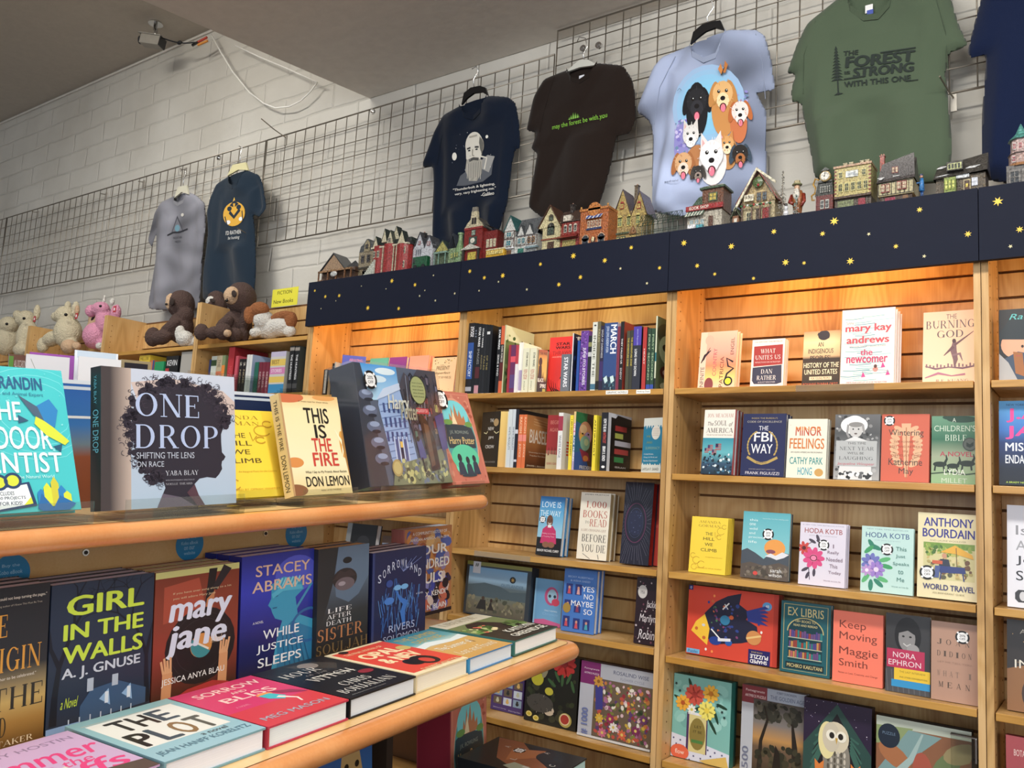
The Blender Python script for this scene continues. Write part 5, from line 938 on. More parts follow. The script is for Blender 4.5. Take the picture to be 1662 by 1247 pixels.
def st(txt, col, v0, v1, u0=0.25, u1=0.75, bold=0.02, extra=None):
 def f(c):
  if extra: extra(c)
  c.T(txt, u0, v0, u1, v1, col, bold, 0, 90)
 return f
def multi(*fs):
 def f(c):
  for g in fs: g(c)
 return f
def band(v0, v1, col): return lambda c: c.R(0, v0, 1, v1, col)
def swc(c):
 c.E(0.5, 0.3, 0.25, 0.12, 'b8d8d0'); c.E(0.6, 0.55, 0.3, 0.12, 'c88060'); c.L([(0.8, 0.6), (0.4, 0.8), (0.3, 0.98)], [0.03, 0.1, 0.02], 'e8e8ec')
def zombie(c):
 c.R(0, 0, 1, 1, '5c6a4c'); c.E(0.5, 0.22, 0.5, 0.16, '3a4030'); c.E(0.5, 0.42, 0.4, 0.2, 'a8b890'); c.E(0.4, 0.4, 0.14, 0.05, '1c2018'); c.E(0.8, 0.42, 0.12, 0.05, '20241c'); c.P([(0.5, 0.48), (0.6, 0.6), (0.42, 0.6)], '7a8a68'); c.E(0.5, 0.74, 0.32, 0.1, '4a1014'); c.E(0.5, 0.74, 0.2, 0.05, 'c0a8a0'); c.E(0.5, 0.93, 0.3, 0.06, 'b8c0a0')
CG = 'comics on the shelf below the second navy board'
spine_row([
 (754.8, 764.5, 524.7, '15161c', 'black comics volume with a blue spine panel, first by the left post', {'art': multi(band(.28, .79, '1c4c98'), st('STAR', 'e8e8ec', .05, .2, .3, .6, .04), st('WARS', 'e8e8ec', .05, .2, .62, .9, .04), st('SHIP FACTORY', 'dfe8f8', .4, .76), band(.9, .96, 'a8a8b0'))}),
 (764.5, 769, 525, '0f1014', 'thin black comics volume, second by the left post', {'art': st('III', '707888', .1, .2)}),
 (769, 776, 526, '121216', 'black comics volume with a dull red spine picture', {'art': multi(st('STAR WARS', 'f0f0f0', .05, .33, .3, .8, .04), st('IMAGES', '8a8a88', .36, .58), band(.62, .78, '501820'), band(.88, .99, 'c08890'))}),
 (776, 780.5, 526.5, '16171a', 'black comics volume with pale spine capitals beside the red-picture one', {'art': multi(st('STAR WARS', 'e8e8e8', .06, .34, .3, .8, .04), st('RISING', '8a7c50', .45, .65))}),
 (780.5, 785, 527, '1b1c20', 'slim black comics volume with faint yellow spine words', {'art': st('TALES', '98884c', .45, .66)}),
 (785, 790, 527.5, '101114', 'slim black comics volume with a white spine mark', {'art': multi(st('OF THE', '98884c', .45, .66), band(.1, .14, 'd8d8d8'))}),
 (790, 794, 528, '131418', 'black comics volume showing a helmeted cover', {'coverart': swc, 'cover': '14151a'}),
 (803, 808.3, 531, '141518', 'black comics volume right of the helmet cover', {'art': multi(st('STAR WARS', 'f0f0f0', .04, .34, .25, .8, .05), st('SERVE & FIND', 'e0e0e0', .42, .74))}),
 (808.3, 814, 529, 'd05a28', 'comics volume with an orange, black and red spine', {'art': multi(band(.28, .55, '141414'), band(.55, .82, '5a1414'), st('DARK FORCES', 'e8dcd0', .3, .54))}),
 (814, 816, 527.8, 'c9c9a0', 'slim comics volume with a leafy green cover', {'cover': '6a7a4c', 'coverart': lambda c: (c.R(0, 0, 1, .22, 'd8dcc0'), speck(c, 60, 0, 0.1, 1, 1, ['3a5a34', '8a9a60', '7a5a40', 'c8ccb0', '2a3a2a'], 0.03, 0.08, 2)), 'D': .19}),
 (822, 826, 560, 'a01c30', 'thin dark red volume in front of the leafy cover', {'Y': 2.552}),
 (826, 834, 560, '6a2a58', 'volume with a purple and pink patterned spine', {'Y': 2.552, 'art': multi(band(.24, .36, 'e04858'), band(.62, .9, '5a4078')), 'cover': 'b02040'}),
 (834, 839, 560, 'e8e4e4', 'slim white volume with a red spine line', {'Y': 2.552, 'art': band(.0, .4, 'b83040'), 'cover': 'f0ecec', 'D': .1}),
 (839, 846, 556, 'ece8dc', 'white volume with a lilac lower spine', {'Y': 2.56, 'art': band(.55, .95, 'a898b8'), 'cover': 'f0eee0', 'D': .12}),
 (846, 856.5, 565, 'e6e2c4', 'left one of the two cream volumes with a black spine title', {'Y': 2.552, 'art': multi(st('STAR WARS', '28281c', .1, .42, .5, .8, .05), st('FROM A CERTAIN', 'c06050', .48, .7, .2, .8), st('POINT', '88886c', .74, .95, .3, .5)), 'D': .12, 'cover': 'dcd8b8'}),
 (857.2, 868, 565, 'e6e2c4', 'right one of the two cream volumes with a black spine title', {'Y': 2.552, 'art': multi(st('STAR WARS', '28281c', .1, .42, .5, .8, .05), st('FROM A CERTAIN', 'c06050', .48, .7, .2, .8), st('POINT', '88886c', .74, .95, .3, .5)), 'D': .12, 'cover': 'dcd8b8'}),
 (925.5, 927.5, 541, 'd8d8dc', 'thin pale-spined comics volume right of the grey one', {'cover': '182038', 'coverart': lambda c: (c.T('f', .1, .03, .4, .1, 'f0f0f0'), speck(c, 20, 0, .3, 1, 1, ['28407a', '3a2858', '102040'], .05, .12, 2))}),
 (934, 938.5, 553, '1c4ca0', 'thin blue comics volume left of the speckled purple one', {'Y': 2.555}),
 (939, 951.7, 537, '6a3a98', 'comics volume with a speckled purple spine', {'art': multi(lambda c: speck(c, 90, 0, 0, 1, 1, ['8a60b0', '4c2878', 'a080c0', '38205c'], .05, .12, 3), st('JUNJI ITO STORIES', 'e8e0f0', .28, .9, .3, .75, .04))}),
 (951.7, 957.5, 545, '22242a', 'dark comics volume between the purple and white ones', {'art': multi(band(.12, .2, '8a8a58'), band(.3, .38, 'c0c0c0'))}),
 (957.5, 965.5, 523, 'd8dad0', 'white-spined comics volume with grey title', {'art': multi(lambda c: c.E(.5, .05, .25, .012, '28303c'), st('INSIDE THE', '505448', .2, .8), band(.9, .98, '40708a')), 'cover': '3a3c34'}),
 (965.5, 971, 522, '6a6448', 'olive-spined comics volume right of the white one', {'art': multi(st('TALES', 'b0a880', .1, .3), band(.86, .98, '201c18')), 'cover': '4a4634'}),
 (971, 977, 529, '28203c', 'dark comics volume with a plum spine foot', {'art': multi(st('SAGA OF DARKNESS', 'c8c8c8', .06, .5), band(.55, .85, '3c2860'))}),
 (977, 998.6, 524, '2c4880', 'thick blue comics volume with bold white spine letters', {'art': multi(st('MARCH', 'f2f4f8', .03, .46, .48, .95, .06), st('JOHN LEWIS ANDREW AYDIN', 'c8d4e8', .05, .44, .1, .36, .02), lambda c: c.R(0, .8, 1, 1, '24344a'), lambda c: c.P([(.06, .82), (.3, .78), (.4, .86), (.2, .9)], 'c8e0e0'), lambda c: c.P([(.55, .8), (.8, .78), (.9, .86), (.66, .9)], 'c8e0e0'), lambda c: speck(c, 20, .05, .86, .95, 1, ['3a6070', '80a0a8', '182838'], .05, .1, 3)), 'cover': 'd8c8d8'}),
 (998.6, 1003.4, 530, '7a2840', 'maroon comics volume right of the thick blue one', {}),
 (1003.4, 1009.4, 522, '1a1a1c', 'black comics volume with a red cover', {'art': multi(st('THEY CALLED US', 'f0e8e8', .25, .62, .3, .7, .04), st('ENEMY', 'c8c0c0', .68, .85)), 'cover': 'a03828', 'D': .19}),
 (1014, 1019.4, 537, '4a4a38', 'left one of the two olive and yellow lettered comics volumes', {'Y': 2.552, 'art': st('THE ADVENTURE ZONE', 'c8b040', .12, .6, .3, .8, .04)}),
 (1019.6, 1025, 536, '3a3a30', 'right one of the two olive and yellow lettered comics volumes', {'Y': 2.552, 'art': st('THE ADVENTURE ZONE', 'c8b040', .12, .6, .3, .8, .04)}),
 (1025, 1038, 530, '2c2e3a', 'dark comics volume with a violet spine top', {'art': multi(band(0, .3, '4838a0'), st('Jason Reynolds', 'b0b0e0', .04, .3, .4, .6), st('LONG WAY DOWN', 'f0f0f0', .36, .78, .2, .5, .04)), 'cover': '1c1c30'}),
 (1040.5, 1047, 531, 'b02820', 'red comics volume near the right end', {'art': st('HEART', 'e8d8d0', .35, .6, .3, .6, .04), 'cover': '401818'}),
 (1048, 1054, 533, '284030', 'left one of the two dark green comics volumes', {'art': multi(st('FIRST SECOND', 'a0b890', .1, .85), band(.92, 1, '2a48a0'))}),
 (1054.3, 1060, 533, '2c4834', 'right one of the two dark green comics volumes', {'art': multi(st('FIRST SECOND', 'a0b890', .1, .85), band(.92, 1, '2a48a0'))}),
 (1061, 1063.5, 513, 'd0d4b8', 'tall comics volume with a green ghoul face, against the right post', {'art': multi(band(.5, .62, '287078'), band(.85, 1, '282828')), 'cover': '5c6a4c', 'coverart': zombie, 'D': .17}),
], S1+0.0005, 2.55, CG)
def a_spire(c):
 c.G(0, 0, 1, 1, [(0, 'a83a20'), (0.25, 'e8a040'), (0.6, 'e8b050'), (0.75, '4a1c14'), (1, '2a1210')]); c.T('STAR WARS', 0.1, 0.05, 0.98, 0.12, '5a1410', 0.05); c.E(0.25, 0.28, 0.2, 0.1, '4a1812'); c.P([(0, 0.7), (0.08, 0.38), (0.4, 0.36), (0.5, 0.72)], '4a1812'); c.P([(0.5, 0.72), (0.6, 0.5), (0.7, 0.72)], '6a2818'); c.T('BLACK', 0.02, 0.66, 0.7, 0.75, 'f0e0d0', 0.05); c.T('SPIRE', 0.3, 0.79, 0.98, 0.88, 'f0e0d0', 0.05); c.R(.6, .9, .95, 1, 'b8a040')
fb(S1, (871.5, 632), (886, 631), (874, 566), (890, 571), 0.025, '3a1410', a_spire, 'small sunset-coloured volume left of the bright red book', b=2.56, b1=2.585, lean=0)
def a_thrawn(c):
 c.R(0, 0, 1, 1, 'e01c10'); c.T('STAR', 0.28, 0.1, 0.86, 0.15, '3a0a08', 0.06); c.T('WARS', 0.26, 0.165, 0.88, 0.215, '3a0a08', 0.06); c.T('THRAWN', 0.14, 0.25, 0.98, 0.32, 'a01410', 0.0); c.T('ASCENDANCY', 0.14, 0.34, 0.9, 0.365, 'f0a090', 0.02)
 for k in range(4): c.L([(0.05+0.1*k, 0.72+0.03*k), (0.1+0.1*k, 0.86+.02*k), (0.25+0.1*k, 0.97)], [0.01, 0.03, 0.06], '3a0a08')
 c.L([(0.65, 0.48), (0.62, 0.56), (0.85, 0.62), (0.55, 0.72), (0.5, 0.8)], [0.01, 0.05, 0.06, 0.05, 0.02], '3a0a08'); c.E(0.65, 0.82, 0.2, 0.1, 'f03020'); c.R(0, 0.95, 1, 1, '3a0a08')
fb(S1, (887, 633), (926, 632), (890, 549.5), (927, 546.5), 0.03, 'c81a10', a_thrawn, 'bright red book with black lettering among the comics', b=2.61, lean=2, soft=True)
spine_row([(909, 923.4, 575, '6c7078', 'short grey boxed volume in front of the bright red book', {'Y': 2.55, 'D': .05, 'art': st('STAR WARS', 'f0f0f4', .08, .88, .3, .75, .06)})], S1+0.0005, 2.55, None)
RG = 'books on the shelf under the comics'
def a_nyc(c):
 c.R(0, 0, 1, 1, '2e2822'); c.E(0.8, 0.2, 0.14, 0.07, 'b89868')
 for s, a, b_, v in (('THE', .46, .66, .13), ('NEW', .38, .7, .28), ('JIM', .42, .7, .45), ('CROW', .3, .78, .61)): c.T(s, a, v, b_, v+0.06, 'dcd8d0', 0.02)
 c.L([(0.16, 0.38), (0.3, 0.4), (0.36, 0.36)], 0.03, 'd8d0a0'); c.L([(0.72, 0.36), (0.85, 0.4), (1, 0.37)], 0.03, 'd8d0a0'); c.T('MICHELLE ALEXANDER', 0.2, 0.9, 0.9, 0.93, '9a948a')
fb(S2+0.001, (777, 757), (806, 758), (783.5, 670), (814, 668), 0.02, '28221c', a_nyc, 'dark brown book with a small gold seal, left end of its shelf', b=2.60, b1=2.56, lean=1)
def a_tanc(c): c.G(0, 0, 1, 1, [(0, 'e8c468'), (0.5, 'e4b85c'), (1, 'dcae60')]); [c.L([(.02, .12+.05*k), (.1, .12+.05*k)], 0.006, 'c89a48') for k in range(16)]; c.R(0.6, 0, 1, 1, 'f0e8cc')
fb(S2+0.001, (807, 759), (828, 759.5), (815, 668), (835, 669), 0.012, 'e0b858', a_tanc, 'blank golden-tan book angled beside the dark brown one', b=2.565, b1=2.58, lean=0)
def facec(c):
 c.R(0, 0, .5, 1, '2a6a90'); c.P([(0, 0), (1, 0), (1, .3), (0, .16)], '287a48'); c.R(.5, 0, 1, 1, '5a4030'); c.E(.45, .36, .3, .22, 'd0906a'); c.E(.35, .28, .16, .08, 'e8c090'); c.E(.55, .42, .14, .1, 'b89ac8'); c.E(.28, .42, .08, .07, 'e8b040'); c.E(.45, .52, .22, .13, '8ab8a0'); c.E(.5, .5, .1, .06, 'c8d8a8'); c.P([(0, 1), (0, .7), (.4, .65), (.7, 1)], '3058a0'); c.P([(.2, .62), (.6, .68), (.7, .82), (.4, .84)], '983048'); c.E(.5, .78, .12, .05, 'e08a40'); c.E(.32, .36, .04, .015, '302028'); c.E(.58, .36, .04, .015, '302028'); c.T('FREDERICK', .25, .91, .95, .97, 'f0f0f0', .02)
def redline(c):
 c.R(0, 0, 1, 1, '121214'); c.P([(0, 0), (1, 0), (1, .05), (.4, .02), (.3, .08), (0, .06)], 'd8dce4'); c.R(0, 0, .12, 1, 'd0d4dc')
 for v, w_, col in ((.2, .5, 'a02828'), (.33, .35, 'a8b050'), (.46, .7, 'b8b8c4'), (.6, .6, 'a83838'), (.74, .4, '288048')): c.R(.3, v, .3+w_, v+.09, col)
 c.T('IBRAM', .35, .9, .8, .93, 'c0c0c0')
def flagc(c):
 c.R(0, 0, 1, 1, 'dcdad4'); c.E(.6, .36, .3, .08, '3a4440');
 for k in range(5): c.R(.2, .5+k*.055, 1, .53+k*.055, 'c84030')
def biasc(c):
 c.G(0, 0, 1, 1, [(0, 'b87840'), (.3, 'c88848'), (.7, '8a5028'), (1, '4a2c1c')]); c.T('BIASED', .15, .26, 1.0, .52, 'ecdcc8', .04); [c.L([(.3, .06+.05*k), (1, .1+.05*k)], .015, 'dcae78') for k in range(3)]
 c.T('Uncovering the Hidden', .15, .68, .95, .71, 'e8d4b8'); c.T('Prejudice That Shapes', .2, .74, .95, .77, 'e8d4b8'); c.T('JENNIFER L. EBERHARDT', .08, .93, .98, .97, 'e8d4b8')
spine_row([
 (828.3, 834.6, 664.6, 'd4dadc', 'left one of the two slim white-grey spined books', {'art': st('WHITE FRAGILITY', '48505a', .3, .7)}),
 (834.9, 840, 664.4, 'cdd4da', 'right one of the two slim white-grey spined books', {'art': st('WHITE FRAGILITY', '48505a', .3, .7)}),
 (840.2, 845, 664.4, '1a1a26', 'black book with a deep dark cover beside the orange pair', {'D': .20, 'art': multi(band(.35, .42, 'd0d0d8'), band(.86, .9, 'd0d0d8')), 'cover': '1c1a1e'}),
 (845.3, 852.6, 673, 'dd6a28', 'left one of the two bright orange spined books', {'Y': 2.553, 'art': multi(st('RACISM', 'f4c8a0', .05, .35), band(.38, .5, 'f08878'), st('JUSTICE', 'f4d0b0', .55, .8))}),
 (852.9, 858.6, 673, 'dd6a28', 'right one of the two bright orange spined books', {'Y': 2.553, 'art': multi(st('RACISM', 'f4c8a0', .05, .35), band(.38, .5, 'f08878'), st('JUSTICE', 'f4d0b0', .55, .8)), 'cover': 'c08048', 'coverart': biasc}),
 (909.5, 917, 670, 'e6e4e0', 'white-spined book with a red label and striped flag cover', {'art': multi(band(.06, .32, 'a02840'), st('WHITE RAGE', '707480', .4, .8)), 'cover': 'dcdad4', 'coverart': flagc}),
 (928, 933.7, 674, 'ecd41c', 'thin bright yellow spined book left of the painted face', {'art': st('I AM NOT YOUR ENEMY', '302c10', .08, .75, .3, .75, .03), 'Y': 2.553}),
 (934, 937.5, 668, 'b0a0c0', 'book with a painted multicoloured face on its cover', {'art': multi(band(.0, .2, 'e0c080'), band(.2, .4, 'd08098'), band(.4, .7, '406890'), st('THE BLACK FRIEND', 'f4f4f4', .2, .85, .1, .9, .05)), 'cover': '5a5060', 'coverart': facec, 'D': .155}),
 (966, 971.5, 674, 'ecd41c', 'bright yellow spined book right of the painted face', {'art': st('ANTIRACIST', '302c10', .08, .75, .3, .75, .03), 'cover': 'e8d420'}),
 (978.8, 990, 669.5, '15151c', 'thick black spined book with torn-paper cover', {'art': multi(st('HOW TO BE AN', 'f4f4f4', .11, .33, .3, .75, .05), st('ANTIRACIST', 'c04038', .34, .53, .3, .75, .05), st('IBRAM X. KENDI', 'f4f4f4', .58, .83, .3, .75, .05), lambda c: c.E(.5, .93, .25, .022, 'f0f0f0')), 'cover': '121214', 'coverart': redline, 'D': .17}),
], S2+0.0005, 2.55, RG)
def a_begin(c):
 c.R(0, 0, 1, .66, '9a1c1c'); c.R(0, .66, 1, 1, 'b8a880'); c.T('BEGIN', .2, .1, .86, .17, 'c87060', .03); c.T('AGAIN', .18, .24, .8, .31, 'c87060', .03); rd = random.Random(2)
 for k in range(9): c.P([(.02+.11*k, .76-rd.uniform(0, .06)), (.05+.11*k, .6-rd.uniform(0, .06)), (.1+.11*k, .62), (.11+.11*k, .74)], '701414' if k % 2 else '9a1c1c')
 c.T('EDDIE S. GLAUDE', .1, .88, .9, .92, 'a84838', .02)
fb(S2+0.001, (884.5, 759.5), (908.5, 761), (888, 675), (912, 674), 0.025, '801818', a_begin, 'dark red and tan book with jagged skyline', b=2.585, lean=1)
def a_teald(c):
 c.R(0, 0, 1, 1, 'd8dcd4'); c.R(0, .14, 1, .86, '207c9c'); rd = random.Random(1)
 for k in range(8): c.P([(.0+.13*k, .13), (.03+.13*k, .13+rd.uniform(.03, .09)), (.1+.13*k, .13)], 'd8dcd4'); c.P([(.0+.13*k, .87), (.05+.13*k, .87-rd.uniform(.02, .06)), (.12+.13*k, .87)], 'd8dcd4')
 c.T('ME', .2, .32, .4, .36, '8a9a58'); c.T('AND', .2, .43, .5, .47, '8a9a58'); c.T('SUPREMACY', .16, .53, .9, .58, '88b0a0'); c.E(.66, .27, .22, .13, 'e0dcd0'); [c.L([(.5, .2+.03*k), (.82, .2+.03*k)], .01, 'c09080') for k in range(5)]; c.T('Combat Racism,', .1, .65, .6, .68, 'e0eef0'); c.T('Change the World, and', .1, .71, .8, .74, 'e0eef0'); c.T('Become a Good Ancestor', .1, .77, .84, .8, 'e0eef0'); c.T('LAYLA F. SAAD', .06, .91, .9, .96, '70706c')
fb(S2+0.001, (1040.4, 765.7), (1072, 767.3), (1044, 681), (1075, 677.5), 0.02, '1c7090', a_teald, 'teal and white book standing alone near the right post', b=2.60, lean=2, b1=2.57)
# ---------------------------------------------------------------- the two-shelf display table (table coordinates: x across, y along, z up)
def round_outline(x0, x1, y0, y1, R, ins, n=6):
 r = max(0.001, R-ins); x0 += ins; x1 -= ins; y0 += ins; y1 -= ins; o = []
 for cx, cy, a in ((x1-r, y1-r, 0), (x0+r, y1-r, PI/2), (x0+r, y0+r, PI), (x1-r, y0+r, 1.5*PI)):
  for k in range(n+1): b = a+PI/2*k/n; o.append((cx+r*math.cos(b), cy+r*math.sin(b)))
 return o
def nosed_slab(m, x0, x1, y0, y1, ztop, th, R, mat):
 rings = []; r = th/2
 for k in range(9):
  a = -PI/2+PI*k/8; rings.append([(x, y, ztop-r+r*math.sin(a)) for x, y in round_outline(x0, x1, y0, y1, R, r*(1-math.cos(a)))])
 n = len(rings[0]); vs = [p for rg in rings for p in rg]
 fs = [(j*n+i, j*n+(i+1) % n, (j+1)*n+(i+1) % n, (j+1)*n+i) for j in range(8) for i in range(n)]+[tuple(range(n))[::-1], tuple(8*n+i for i in range(n))]
 m.add(vs, fs, mat)
TU, TL_, T3RD = -0.133, -0.453, -0.90
tb = thing('display_table', 'tiered wooden display table with rounded shelf edges in the foreground', 'display table', TM @ T3(-1.4, 0.6, -1.4))
def tpart(name, m, mods=None, smooth=False, parent=None):
 o = m.build(name, parent or tb, TM, smooth=smooth); return o
m = MB(); nosed_slab(m, -1.98, -1.20, -0.9, 1.765, TU, 0.034, 0.05, 'bullnose'); us = tpart('upper_shelf', m, smooth=True)
m = MB(); o1 = round_outline(-1.98, -1.20, -0.9, 1.765, 0.05, 0.026); m.add([(x, y, TU+0.0003) for x, y in o1], [tuple(range(len(o1)))], 'groove'); o1 = round_outline(-1.98, -1.20, -0.9, 1.765, 0.05, 0.0275); m.add([(x, y, TU+0.0006) for x, y in o1], [tuple(range(len(o1)))], 'maple'); m.build('laminate_inlay', us, TM)
m = MB(); nosed_slab(m, -1.98, -0.930, -0.9, 1.748, TL_, 0.034, 0.05, 'bullnose'); ls = tpart('lower_shelf', m, smooth=True)
m = MB(); o1 = round_outline(-1.98, -0.930, -0.9, 1.748, 0.05, 0.026); m.add([(x, y, TL_+0.0003) for x, y in o1], [tuple(range(len(o1)))], 'groove'); o1 = round_outline(-1.98, -0.930, -0.9, 1.748, 0.05, 0.0275); m.add([(x, y, TL_+0.0006) for x, y in o1], [tuple(range(len(o1)))], 'maple'); m.build('laminate_inlay', ls, TM)
m = MB(); m.box(-1.45, -1.425, -0.7, 1.40, TL_+0.001, TU-0.0345, 'maple'); bp_ = tpart('back_panel', m)
for px, py in ((138, 897), (430, 866)):
 p = fatB(TF, px, py, 1.4248); m = MB(); m.cyl((-p.y+0.0, p.x, p.z), 0.006, 0.003, 'chrome', n=12, axis='x'); m.cyl((-p.y+0.003, p.x, p.z), 0.0035, 0.001, 'black_plastic', n=8, axis='x'); m.build('screw', bp_, TM)
for i, (px, py) in enumerate(((17, 932), (308, 884), (481, 866))):
 p = fatB(TF, px, py, 1.4245); m = MB(); R = 0.031; M = TM @ M4(Vector((0, 1, 0)), Vector((-1, 0, 0)), Vector((0, 0, 1)), Vector((-1.4243, p.x-R, p.z-R)))
 m.add([(R+R*math.cos(2*PI*k/28), 0, R+R*math.sin(2*PI*k/28)) for k in range(28)], [tuple(range(28))], 'print', '1888c0')
 c = Cv(m, 2*R, 2*R);
 for s, a, b_, v in (('Buy the', .28, .72, .24), ('Kobo eBook', .2, .8, .4), ('on our', .3, .68, .56), ('website', .3, .7, .71)): c.T(s, a, v, b_, v+.1, 'a8d8f0')
 tag(m.build('round_sticker', M=M), ['round blue sticker nearest the left edge of the photo', 'round blue sticker above the brown record-cover novel', 'round blue sticker at the right end of the table panel'][i], 'sticker', 'round blue stickers on the table panel')
m = MB(); m.box(-1.75, -1.4505, -0.699, 1.40, -1.25, TL_-0.035, 'dark_base'); m.box(-1.449, -1.25, 1.435, 1.455, -1.25, TL_-0.035, 'dark_base'); m.box(-1.9, -0.98, -0.72, -0.7, -1.25, TL_-0.035, 'oak'); tpart('cabinet_body', m)
m = MB(); m.box(-1.449, -1.0, -0.69, 1.43, T3RD-0.02, T3RD, 'oak'); tpart('storage_shelf', m)
m = MB(); m.box(-1.9, -1.0, -0.6, 1.45, -1.32, -1.25, 'dark_base'); tpart('plinth', m)
# low cabinet at the table's far end
t2 = thing('end_cabinet', 'low dark cabinet at the far end of the display table', 'cabinet', T3(-1.2, 2.12, FLOOR))
m = MB(); m.box(-0.42, 0.35, -0.22, 0.30, 0, 0.54, 'dark_base'); m.build('body', t2, t2.matrix_world, bevel=0.004)
m = MB(); m.box(-0.43, 0.36, -0.23, 0.31, 0.541, 0.565, 'oak'); m.build('top', t2, t2.matrix_world, bevel=0.003)
# ---- standing novels on the lower shelf
BB = 1.295
def a_gin(c):
 c.G(0, 0, 1, 1, [(0, '24262c'), (0.5, '2c2e34'), (0.6, '8a7a58'), (0.72, 'c8a860'), (0.85, 'a87c38'), (1, '6a4818')]); c.T('"I could not keep turning the pages."', 0.3, 0.06, 0.96, 0.085, 'e0d8c8', .01); c.T('—bestselling author of I Know This Must Be True', 0.2, 0.11, 0.9, 0.125, 'b0a898')
 c.S('THE', 0.02, 0.17, 0.46, 0.31, 'd89830'); c.S('ORIGIN', 0.0, 0.38, 0.92, 0.53, 'd89830'); c.T('"... an author to be celebrated."', 0.2, 0.56, 0.86, 0.58, 'e0d8c8', .01); c.S('THE', 0.3, 0.63, 0.96, 0.77, '302c28'); c.S('WORLD', 0.0, 0.81, 0.5, 0.93, '302c28'); c.S('WHITAKER', 0.1, 0.955, 0.86, 0.99, 'f0e0c0')
def fbt(*a, **k): k.setdefault('F', TF); k.setdefault('lean', 0.4); return fb(*a, **k)
fbt(TL_, (-60, 1222), (71, 1195), (-54, 962), (88, 947), 0.03, '22242a', a_gin, 'dark novel with big orange capitals at the left edge of the photo', b=BB, n=3, pages='c8d0e0')
def a_girl(c):
 c.R(0, 0, 1, 1, '26344a'); rd = random.Random(4)
 def br(u, v, a, l, w_, d):
  u2 = u+l*math.cos(a); v2 = v-l*math.sin(a)*c.W/c.H; c.L([(u, v), ((u+u2)/2+rd.uniform(-.02, .02), (v+v2)/2), (u2, v2)], [w_, w_*.8, w_*.6], '141c2a')
  if d > 0 and 0 < u2 < 1:
   for s in (-1, 1): br(u2, v2, a+s*rd.uniform(.25, .6), l*.72, w_*.62, d-1)
  c.n = 3+d
 br(0.06, 0.95, 1.5, .5, .07, 6); br(0.98, 0.95, 1.65, .45, .06, 6); c.n = 12
 c.T('GIRL', 0.14, 0.09, 0.9, 0.23, 'cce63c', .06); c.T('IN THE', 0.12, 0.28, 0.9, 0.39, 'cce63c', .06); c.T('WALLS', 0.12, 0.43, 0.9, 0.55, 'cce63c', .06); c.T('A. J. GNUSE', 0.12, 0.58, 0.88, 0.67, 'd0d8e4', .05)
 c.P([(0.3, 0.86), (0.4, 0.76), (0.66, 0.74), (0.95, 0.84), (0.95, 0.95), (0.3, 0.97)], '3a5a80'); c.R(0.36, 0.68, 0.42, 0.77, 'b8c4d4'); c.R(0.6, 0.69, 0.66, 0.77, 'b8c4d4')
 for u in (0.52, 0.74): c.P([(u-0.04, .84), (u+.05, .78), (u+.07, .9)], '90b8e0'); c.R(u+.015, .8, u+.05, .88, 'e0ecf8')
 c.T('a Novel', 0.12, 0.78, 0.28, 0.85, 'cce63c', 0, .4); [c.L([(.2+.1*k, .98), (.2+.1*k, .93)], .012, 'c8d8ec') for k in range(7)]; c.R(0, 0.96, .3, 1, '8ab0e0')
fbt(TL_, (73, 1195), (242.5, 1160), (93, 950), (253, 931.4), 0.03, '1f2b3e', a_girl, 'navy novel with lime green title in front of bare trees', b=BB, n=3, pages='c8d4ec')
def a_mary(c):
 c.G(0, 0, 1, 1, [(0, '7a3420'), (0.4, '8a3a28'), (0.6, '983828'), (1, '3a2018')]); c.P([(0, 0), (1, 0), (1, .05), (0, .05)], 'c8cc80'); c.P([(.1, .12), (.5, .08), (.6, .35), (0.1, .4)], 'a84830'); c.P([(.62, .02), (.72, .02), (.68, .22), (.58, .3)], '1c1a20'); c.P([(.8, .0), (.9, .04), (.72, .2), (.66, .18)], '28242c'); c.P([(.6, .26), (.7, .2), (.66, .4), (.58, .42)], 'c08050')
 c.E(0.55, 0.62, 0.42, 0.3, '241c20'); c.ring(0.55, 0.62, 0.36, 0.26, .004, '40343a'); c.ring(0.55, 0.62, 0.3, 0.21, .004, '40343a'); c.E(0.55, 0.62, 0.13, 0.095, 'd89040'); c.E(0.55, 0.62, 0.13, 0.095, '3a9098', 20, .6, 0, PI); c.L([(.46, .58), (.64, .66)], .02, 'e8e0d0')
 c.T('mary', 0.16, 0.26, 0.92, 0.46, 'dce4f6', .07, .15); c.T('jane', 0.14, 0.43, 0.86, 0.68, 'dce4f6', .07, .15); c.T('A Novel', .66, .56, .8, .62, 'e8d0b0', 0, .3); c.T('If you have ever sung along to a hit', .2, .17, .9, .19, 'd8c8a0'); c.T('you will adore Mary Jane', .2, .21, .7, .23, 'd8c8a0')
 for u, v, f in ((.16, .78, -1), (.82, .72, 1)):
  c.P([(u-.06, 1), (u-.05, v), (u, v-.06), (u+.06, v), (u+.05, 1)], 'd89868')
  for k in range(4): c.L([(u-.04+.027*k, v), (u-.05+.035*k+f*.02, v-.1-.02*(k % 2))], .025, 'e0a878')
 c.P([(.2, 1), (.4, .94), (.7, .92), (.9, .96), (.9, 1)], 'b82828'); c.T('JESSICA ANYA BLAU', .1, .82, .84, .88, 'f0ecec', .01)
fbt(TL_, (244, 1160), (384, 1125), (253.5, 930), (395.7, 914.3), 0.03, '6a2c1c', a_mary, 'brown novel with a vinyl record and reaching hands', b=BB, n=3, inset=.003, pages='dcd8b8')
